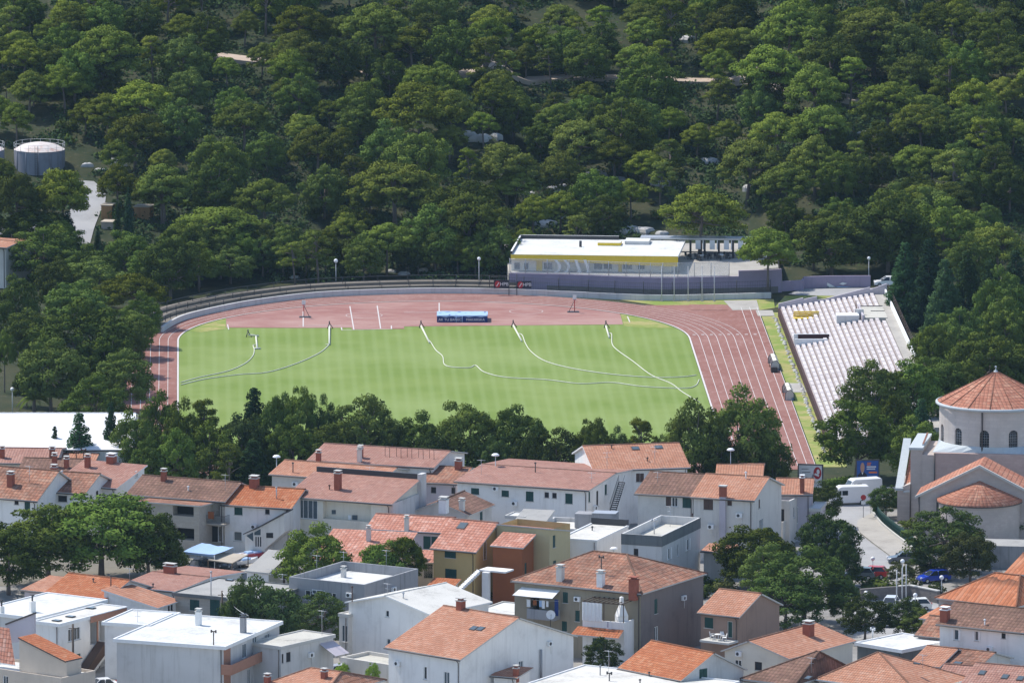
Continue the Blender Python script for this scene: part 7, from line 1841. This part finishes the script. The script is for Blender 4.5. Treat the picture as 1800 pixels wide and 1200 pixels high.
for i, (u, v) in enumerate(((1576, 1000), (1585.5, 996), (1592.5, 990))):
    p = at(u, 1068); fp = empty('steel_pole', p, ['left', 'middle', 'right'][i]+' one of three bare steel poles by the retaining wall', 'pole', 'three steel poles'); b = MB(); b.tube([p, p+Z*(1068-v)/ppm(p.y)], [.08, .06], 0, 8); b.build('pole', M['pole'], fp); b = MB(); b.cbox(p, .35, .35, 0, .1); b.build('base', M['concrete'], fp)
for u, v, fv, lab in ((129, 1094, 1225, 'dark timber utility pole before the flat roofed loggia house'), (391, 1036, 1150, 'timber utility pole rising behind the big white roof'), (672, 1013, 1080, 'thin dark pole beside the parapet of the white roof terrace')):
    p = at(u, fv); fp = empty('utility_pole', p, lab, 'pole', 'utility poles'); h_ = (fv-v)/ppm(p.y); b = MB(); b.tube([p, p+Z*h_], [.15, .11], 0, 8); b.build('pole', M['wood'], fp); b = MB(); b.tube([p+Z*(h_-.5)-X1*.5, p+Z*(h_-.5)+X1*.5], .05, 0, 5); b.build('crossarm', M['wood'], fp)
a_, c_ = at(391, 1150), at(437, 1105, 6.6)
cab = bpy.data.objects
b = MB(); a0 = Vector((a_.x, a_.y, 7.6)); b.tube([a0+(c_+Z*1.6-a0)*f-Z*.5*math.sin(math.pi*f) for f in [k/8 for k in range(9)]], .022, 0, 4); o_ = b.build('overhead_cable', M['cloth'], None, a0); tag(o_, 'pale overhead cable from the timber pole to the louvred chimney', 'cable')
# ------------------------------------------------------------------ vehicles
CP_ = {}
def paint(c):
    if c not in CP_: CP_[c] = plain('car_paint_%d' % len(CP_), c, .25, .5, var=.03)
    return CP_[c]
def vehicle(kind, u, v, ang, c, label, z=0.0, group='parked cars'):
    """ang: heading in degrees, 0 = pointing right in the view, 90 = away"""
    p = at(u, v, z); a = math.radians(ang); e = Vector((math.cos(a), math.sin(a), 0)); s_ = Vector((-e.y, e.x, 0))
    t = empty('van' if kind == 'van' else 'car', p, label, 'van' if kind == 'van' else 'car', group)
    if kind == 'van':
        L_, W_, = 5.2, 1.95
        body = [(-2.55, .35), (-2.6, 1.0), (-2.55, 2.3), (-2.4, 2.45), (1.15, 2.45), (1.5, 2.3), (2.05, 1.35), (2.5, 1.15), (2.6, .75), (2.58, .35)]
        cab_ = None; wb = 1.6; wr = .36
    else:
        L_, W_ = 4.1, 1.68
        body = [(-2.0, .3), (-2.06, .7), (-1.95, .92), (-1.2, .95), (.95, .92), (1.75, .80), (2.05, .65), (2.05, .3)]
        cab_ = [(-1.85, .93), (-1.5, 1.38), (-1.1, 1.46), (.0, 1.46), (.35, 1.38), (1.05, .92)]
        if kind == 'sedan': cab_ = [(-1.35, .93), (-.95, 1.36), (-.7, 1.42), (.05, 1.42), (.35, 1.35), (1.0, .92)]
        wb = 1.28; wr = .3
    P = lambda x, y, z_: p+e*x+s_*y+Z*z_
    def loft(prof, m, w0, w1=None, zs=None):
        b = MB(); zmin = min(q[1] for q in prof); zmax = max(q[1] for q in prof); n = len(prof)
        wd = lambda z_: w0+( (w1-w0)*(z_-zmin)/(zmax-zmin) if w1 else 0)
        ins = .07; rows = []
        for sg, k in ((-1, 0), (-1, 1), (1, 1), (1, 0)):
            pts = []
            cx = sum(q[0] for q in prof)/n; cz = sum(q[1] for q in prof)/n
            for x, z_ in prof:
                f = 1 if k else .965
                pts.append(P(cx+(x-cx)*f, sg*(wd(z_)/2-(ins if k else 0)), cz+(z_-cz)*f))
            rows.append(pts)
        rows = [rows[0], rows[1], rows[2], rows[3]]
        b.face(rows[0][::-1], 0); b.face(rows[3], 0)
        for r in range(3):
            for i in range(n):
                j = (i+1) % n; b.face([rows[r][i], rows[r][j], rows[r+1][j], rows[r+1][i]], 0, None, False)
        return b
    b = loft(body, 0, W_, W_*.9 if kind == 'van' else None); b.build('body', paint(c), t)
    if cab_:
        loft(cab_, 0, W_*.96, W_*.72).build('cabin', M['glass'], t)
        b = MB(); x0, x1 = (-1.5, .05) if kind != 'sedan' else (-.95, .1); zz = 1.47 if kind != 'sedan' else 1.43
        b.prism([P(x0, -W_*.36, zz-.05), P(x1+.28, -W_*.36, zz-.06), P(x1+.28, W_*.36, zz-.06), P(x0, W_*.36, zz-.05)], Z*.07)
        for sg in (-1, 1):
            for xa_, za_, xb_, zb__ in ((cab_[0][0], .93, cab_[1][0], 1.38), (-.25, .93, -.3, 1.44), (cab_[-1][0], .92, cab_[-2][0], 1.38)):
                y0, y1 = sg*W_*.475, sg*W_*.385; b.tube([P(xa_, y0, za_), P(xb_, y1, zb__)], .05, 0, 5)
        b.build('roof', paint(c), t)
    else:
        for sg in (-1, 1):
            for x0, x1 in ((.3, 1.05), (1.15, 1.62)):
                y = sg*(W_*.9/2+.035); b = MB(); q = [P(x0, y+.02*sg, 1.35), P(x1, y+.02*sg, 1.35), P(x1-(.0 if x1 < 1.1 else .28), y-.01*sg, 1.95), P(x0, y-.01*sg, 1.95)]; b.prism(q, s_*.02*sg); b.build('window', M['glass'], t)
        b = MB(); q = [P(2.04, -.75, 1.38), P(2.04, .75, 1.38), P(1.56, .66, 2.22), P(1.56, -.66, 2.22)]; b.prism(q, e*.03+Z*.02); b.build('windscreen', M['glass'], t)
        b = MB(); q = [P(-2.59, -.7, 1.4), P(-2.59, .7, 1.4), P(-2.57, .65, 2.05), P(-2.57, -.65, 2.05)]; b.prism(q, -e*.03); b.build('rear_window', M['glass'], t)
    for x in (-wb, wb):
        for sg in (-1, 1):
            b = MB(); c0 = P(x, sg*(W_/2-.2), wr); b.tube([c0, c0+s_*.22*sg], wr, 0, 16, False); w_ = b.build('wheel', M['tyre'], t)
            b = MB(); b.tube([c0+s_*.2*sg, c0+s_*.232*sg], wr*.58, 0, 12, False); b.build('rim', M['metal'], w_)
    xf = max(q[0] for q in body)
    for sg in (-1, 1):
        b = MB(); c0 = P(xf-.1, sg*W_*.36, .68 if kind != 'van' else .85); b.ball(c0+e*.04, .13, 0, 10, 6); b.build('headlight', M['globe'], t)
        b = MB(); c0 = P(-xf+.03, sg*W_*.38, .75 if kind != 'van' else 1.1); b.cbox(c0, .1, .22, c0.z, c0.z+.25, a); b.build('tail_light', M['red'], t)
    b = MB()
    for sg in (-1, 1): c0 = P(.85 if kind != 'van' else 1.6, sg*(W_/2+.06), 1.0 if kind != 'van' else 1.5); b.cbox(c0, .12, .16, c0.z, c0.z+.16, a)
    b.build('mirror', M['dmetal'], t)
    return t
wht = (.80, .80, .80)
vehicle('van', 1492, 886, 190, wht, 'white high roofed van standing at the road junction', group='white vans')
vehicle('van', 1514, 873, 200, wht, 'second white van with a dark rear side window, behind the first', group='white vans')
vehicle('hatch', 1641, 1022, 205, (.012, .05, .42), 'bright blue hatchback beside the round bush')
vehicle('sedan', 1589, 989, 185, (.13, .15, .18), 'dark grey car driving up the end of the road')
vehicle('hatch', 1532, 1015, 170, (.45, .02, .02), 'red car half hidden behind the hedge on the stone wall')
vehicle('hatch', 1510, 1017, 170, (.10, .13, .15), 'dark car left of the red car')
vehicle('hatch', 1565, 1070, 260, (.55, .57, .6), 'silver car with dark glass against the stone retaining wall')
vehicle('hatch', 1607, 1072, 190, (.80, .79, .74), 'white car under the globe lamp in the parking lot')
vehicle('hatch', 1556, 1098, 265, wht, 'white car facing the camera among the parking lot trees')
vehicle('hatch', 1618, 1112, 250, wht, 'white car partly hidden beside the mottled roof')
vehicle('sedan', 178, 1213, 200, (.68, .69, .71), 'silver car at the foot of the brown outside stair')
vehicle('hatch', 348, 1003, 250, (.045, .06, .09), 'dark blue car under the left end of the blue canopy')
vehicle('hatch', 372, 1005, 250, (.10, .085, .09), 'dark brownish car in front of the blue canopy')
vehicle('hatch', 310, 1000, 250, wht, 'white car between the small pine and the dark cars')
vehicle('hatch', 405, 1000, 250, (.11, .12, .12), 'charcoal car right of the two dark cars')
vehicle('hatch', 586, 1190, 215, (.45, .48, .55), 'bluish car in the shade of the striped awning')
vehicle('hatch', 275, 985, 240, (.7, .7, .7), 'pale car glimpsed below the dense pines')
vehicle('hatch', 1561, 503, 180, wht, 'white car parked behind the rear corner of the grandstand')
# ------------------------------------------------------------------ boats and canopies in the yard
cn = empty('canopy', at(375, 985), 'pale blue tarpaulin canopy on posts over the parked cars', 'canopy')
q = [at(u, v, 2.9) for u, v in ((322, 969), (377, 974.5), (411, 961), (355, 953))]
b = MB(); n = 8
for i in range(n):
    for j in range(4):
        f = lambda a, c: q[0].lerp(q[1], a/n).lerp(q[3].lerp(q[2], a/n), c/4)+Z*(.06*math.sin(a*1.9+c)-.12*math.sin(math.pi*a/n))
        b.face([f(i, j), f(i+1, j), f(i+1, j+1), f(i, j+1)], 0, None, True)
b.slab([q[0]-Z*.02, q[1]-Z*.02, q[1]-Z*.019+Vector((0, .02, 0)), q[0]-Z*.019+Vector((0, .02, 0))], .25, 0, 0); b.build('tarpaulin', M['skyblue'], cn)
for p in q:
    b = MB(); b.tube([Vector((p.x, p.y, 0)), p-Z*.05], .06, 0, 6); b.build('post', M['pole'], cn)
rm = empty('reed_canopy', at(400, 990), 'flat reed mat canopy right of the blue tarpaulin', 'canopy')
q = [at(u, v, 2.3) for u, v in ((366, 983), (408, 989), (436, 974), (400, 971))]; b = MB(); b.slab(q, .12, 0, 0); b.build('mat', M['sand'], rm)
for p in q:
    b = MB(); b.tube([Vector((p.x, p.y, 0)), p-Z*.13], .06, 0, 6); b.build('post', M['wood'], rm)
def boat(u, v, ang, L_, c, label):
    p = at(u, v); a = math.radians(ang); e = Vector((math.cos(a), math.sin(a), 0)); s_ = Vector((-e.y, e.x, 0)); t = empty('boat', p, label, 'boat', 'boats stored in the yard')
    st_ = [(-.5, .42, .5), (-.2, .5, .52), (.15, .44, .55), (.38, .22, .62), (.5, .02, .7)]
    b = MB(); W_ = L_*.38; P = lambda x, y, z: p+e*x*L_+s_*y*W_+Z*(z+.3)
    for (x0, w0, h0), (x1, w1, h1) in zip(st_[:-1], st_[1:]):
        for sg in (-1, 1):
            b.face([P(x0, 0, 0), P(x1, 0, .1*(x1 > .3)), P(x1, sg*w1*.8, .3), P(x0, sg*w0*.8, .25)]); b.face([P(x0, sg*w0*.8, .25), P(x1, sg*w1*.8, .3), P(x1, sg*w1, h1+.2), P(x0, sg*w0, h0+.2)])
        b.face([P(x0, -w0*.93, h0+.12), P(x1, -w1*.93, h1+.12), P(x1, w1*.93, h1+.12), P(x0, w0*.93, h0+.12)])
    b.face([P(-.5, 0, 0), P(-.5, .336, .25), P(-.5, .42, .7), P(-.5, -.42, .7), P(-.5, -.336, .25)]); b.build('hull', paint(c), t)
    b = MB(); b.prism([P(-.1, -.3, .62), P(.2, -.25, .66), P(.2, .25, .66), P(-.1, .3, .62)], Z*.25); b.build('cover', M['skyblue'], t)
    b = MB(); b.cbox(p, .5, W_*.8, 0, .32, a); b.build('cradle', M['wood'], t)
boat(428, 997, 35, 4.2, (.75, .75, .75), 'white dinghy with a blue cover behind the grey hut'); boat(449, 985, 35, 3.6, (.4, .06, .08), 'small boat with a red hull by the stair porch'); boat(437, 985, 35, 4.0, wht, 'white boat by the yard wall')
# balcony table set
h, zb_ = small_b
p = h.A+h.e1*3.2-h.e2*1.25; p.z = zb_
t = empty('garden_table', p, 'round white plastic table on the small brown house balcony', 'table'); b = MB(); b.lathe(p, [(.001, .70), (.45, .70), (.45, .74), (.001, .745)], 0, 16); b.build('table_top', M['cloth'], t)
for k in range(4):
    b = MB(); q = p+Vector((.3*math.cos(k*1.57), .3*math.sin(k*1.57), 0)); b.tube([q, q+Z*.7], .03, 0, 5); b.build('leg', M['cloth'], t)
for dx, dy, a_, lab in ((-.9, .1, 1.4, 'left of the round table'), (.9, -.1, -1.5, 'right of the round table, apart'), (.1, .7, .1, 'behind the round table')):
    chair(p+h.e1*dx+h.e2*dy, a_, 'cloth', 'white plastic chair on the brown house balcony, %s' % lab, 'white balcony chairs')
# ------------------------------------------------------------------ tanks, containers and road on the left slope
sheet_pts = [(140, 318), (165, 322), (182, 338), (184, 356), (170, 385), (158, 425), (138, 428), (130, 410), (90, 425), (0, 432), (0, 405), (60, 385), (110, 372), (140, 352), (150, 338)]
mb = MB()
LL = [(132, 318), (150, 336), (140, 352), (120, 375), (110, 395), (125, 428)]; RR = [(165, 320), (183, 336), (185, 356), (176, 375), (168, 395), (158, 430)]
PL = smooth([hill_y(u, v) for u, v in LL], 4); PR = smooth([hill_y(u, v) for u, v in RR], 4)
zz = lambda p: Vector((p.x, p.y, ground(p.x, p.y)+.12))
for i in range(len(PL)-1):
    for j in range(4):
        f = lambda k, c: zz(PL[k].lerp(PR[k], c/4)); mb.face([f(i, j), f(i, j+1), f(i+1, j+1), f(i+1, j)])
PL = smooth([hill_y(u, v) for u, v in ((0, 405), (60, 390), (120, 376))], 4); PR = smooth([hill_y(u, v) for u, v in ((0, 432), (60, 425), (125, 405))], 4)
for i in range(len(PL)-1):
    for j in range(4):
        f = lambda k, c: zz(PL[k].lerp(PR[k], c/4))+Z*.02; mb.face([f(i, j), f(i, j+1), f(i+1, j+1), f(i+1, j)])
tag(mb.build('tank_road', M['asphalt']), kind='structure')
M['tank'] = plaster('tank_paint', (.25, .26, .30), dirt=(.12, .09, .08), amt=.4, streak=.7); M['rusttop'] = flatroof('rusty_white_top', (.66, .60, .56), (.45, .20, .12), .7)
for u, label in ((69.5, 'grey storage tank with a rusty white lid in the pines'), (-37, 'second grey storage tank cut by the left border')):
    p = hill_y(u, 292); p.z = ground(p.x, p.y)-1; k = ppm(p.y); r = 44/k; t = empty('storage_tank', p, label, 'tank', 'storage tanks'); h_ = (292-262)/k+1
    b = MB(); b.lathe(p, [(r, 0), (r, h_)], 0, 40)
    for q in range(12): a = 6.283*q/12; b.tube([p+Vector((r*math.cos(a)*1.005, r*math.sin(a)*1.005, 0)), p+Vector((r*math.cos(a)*1.005, r*math.sin(a)*1.005, h_))], .06, 0, 4)
    b.build('shell', M['tank'], t)
    b = MB(); b.lathe(p, [(r+.06, h_), (r*.7, h_+.65), (r*.3, h_+1.0), (.001, h_+1.1)], 0, 40); b.build('lid', M['rusttop'], t)
    b = MB()
    for hh in (.55, 1.05): b.tube([p+Vector(((r+.05)*math.cos(6.283*q/32), (r+.05)*math.sin(6.283*q/32), h_+hh)) for q in range(33)], .02, 0, 4)
    for q in range(16): a = 6.283*q/16; b.tube([p+Vector(((r+.05)*math.cos(a), (r+.05)*math.sin(a), h_)), p+Vector(((r+.05)*math.cos(a), (r+.05)*math.sin(a), h_+1.05))], .03, 0, 4)
    b.build('railing', M['pole'], t)
    b = MB(); c0 = p+Vector((-.3, -r-.15, 0))
    for sg in (-.2, .2): b.tube([c0+X1*sg, c0+X1*sg+Z*(h_+1)], .03, 0, 4)
    for q in range(12): b.tube([c0-X1*.2+Z*(.3+q*.3), c0+X1*.2+Z*(.3+q*.3)], .02, 0, 4)
    b.build('ladder', M['dmetal'], t)
M['ochrebox'] = plaster('rusty_ochre', (.38, .22, .10), dirt=(.2, .1, .05), amt=.5, streak=.6)
for u0, u1, v0, v1, lab in ((178, 197, 357, 386, 'rusty ochre container left of the two cypresses'), (236, 264, 360, 385, 'rusty ochre container right of the two cypresses'), (178, 198, 389, 402, 'low cream block below the left ochre container')):
    p = hill_y(u0, v1); p.z = ground(p.x, p.y); k = ppm(p.y); t = empty('container', p, lab, 'container', 'ochre containers'); e = Vector((.97, -.2, 0)).normalized(); n_ = Vector((-e.y, e.x, 0)); L_ = (u1-u0)/k; h_ = (v1-v0)/k*.85
    b = MB(); b.box(p, e, n_, L_, 2.4, p.z-.5, p.z+h_, 0)
    for q in range(int(L_/.3)): b.box(p+e*(.1+q*.3)-n_*.04, e, n_, .12, .038, p.z, p.z+h_-.1, 0)
    b.build('body', M['ochrebox'] if v1 < 387 else M['beige'], t)
    b = MB(); b.box(p-e*.1-n_*.1, e, n_, L_+.2, 2.6, p.z+h_+.003, p.z+h_+.14, 0); b.build('top', M['sand'], t)
# ------------------------------------------------------------------ light, air, camera
SUN_AZ = math.radians(36); SUN_EL = math.radians(56)   # behind and to the left of the view
sd = Vector((-math.cos(SUN_AZ)*math.cos(SUN_EL), math.sin(SUN_AZ)*math.cos(SUN_EL), math.sin(SUN_EL)))
sl = bpy.data.lights.new('sun', 'SUN'); sl.energy = 3.5; sl.angle = math.radians(.53); sl.color = (1.0, .95, .87)
so = bpy.data.objects.new('sun', sl); COL.objects.link(so); so.rotation_euler = sd.to_track_quat('Z', 'Y').to_euler(); so.location = (0, 1300, 300)
w = bpy.data.worlds.new('World'); SC.world = w; w.use_nodes = True; nt = w.node_tree
bg = nt.nodes['Background']; sky = nt.nodes.new('ShaderNodeTexSky'); sky.sky_type = 'NISHITA'; sky.sun_disc = False
sky.sun_elevation = SUN_EL; sky.sun_rotation = math.atan2(sd.x, sd.y); sky.altitude = 50; sky.air_density = 1.0; sky.dust_density = .6; sky.ozone_density = 1.6
nt.links.new(sky.outputs[0], bg.inputs[0]); bg.inputs[1].default_value = .15
cam = bpy.data.cameras.new('camera'); cam.sensor_width = 36; cam.lens = 36*F/1800; cam.clip_start = 5; cam.clip_end = 9000
co = bpy.data.objects.new('camera', cam); COL.objects.link(co); co.location = CAM; co.rotation_euler = (math.pi/2-PITCH, 0, 0); SC.camera = co
if HAZE > 0:
    b = MB(); b.box(Vector((-1100, -60, 0)), X1, Vector((0, 1, 0)), 2200, 3100, -1, 330)
    m, nt, out = new_mat('haze'); v_ = nt.nodes.new('ShaderNodeVolumePrincipled'); v_.inputs['Color'].default_value = (.50, .75, 1.0, 1); v_.inputs['Density'].default_value = HAZE; v_.inputs['Anisotropy'].default_value = .1
    nt.links.new(v_.outputs[0], out.inputs['Volume']); tag(b.build('haze', m), kind='stuff')
vs = SC.view_settings; vs.view_transform = 'Standard'; vs.look = 'None'; vs.gamma = 1; vs.exposure = EXPO
SC.display_settings.display_device = 'sRGB'
cy = SC.cycles; cy.use_denoising = True; cy.max_bounces = 6; cy.diffuse_bounces = 4; cy.transparent_max_bounces = 8; cy.volume_bounces = 0
try: cy.denoiser = 'OPENIMAGEDENOISE'
except Exception: pass
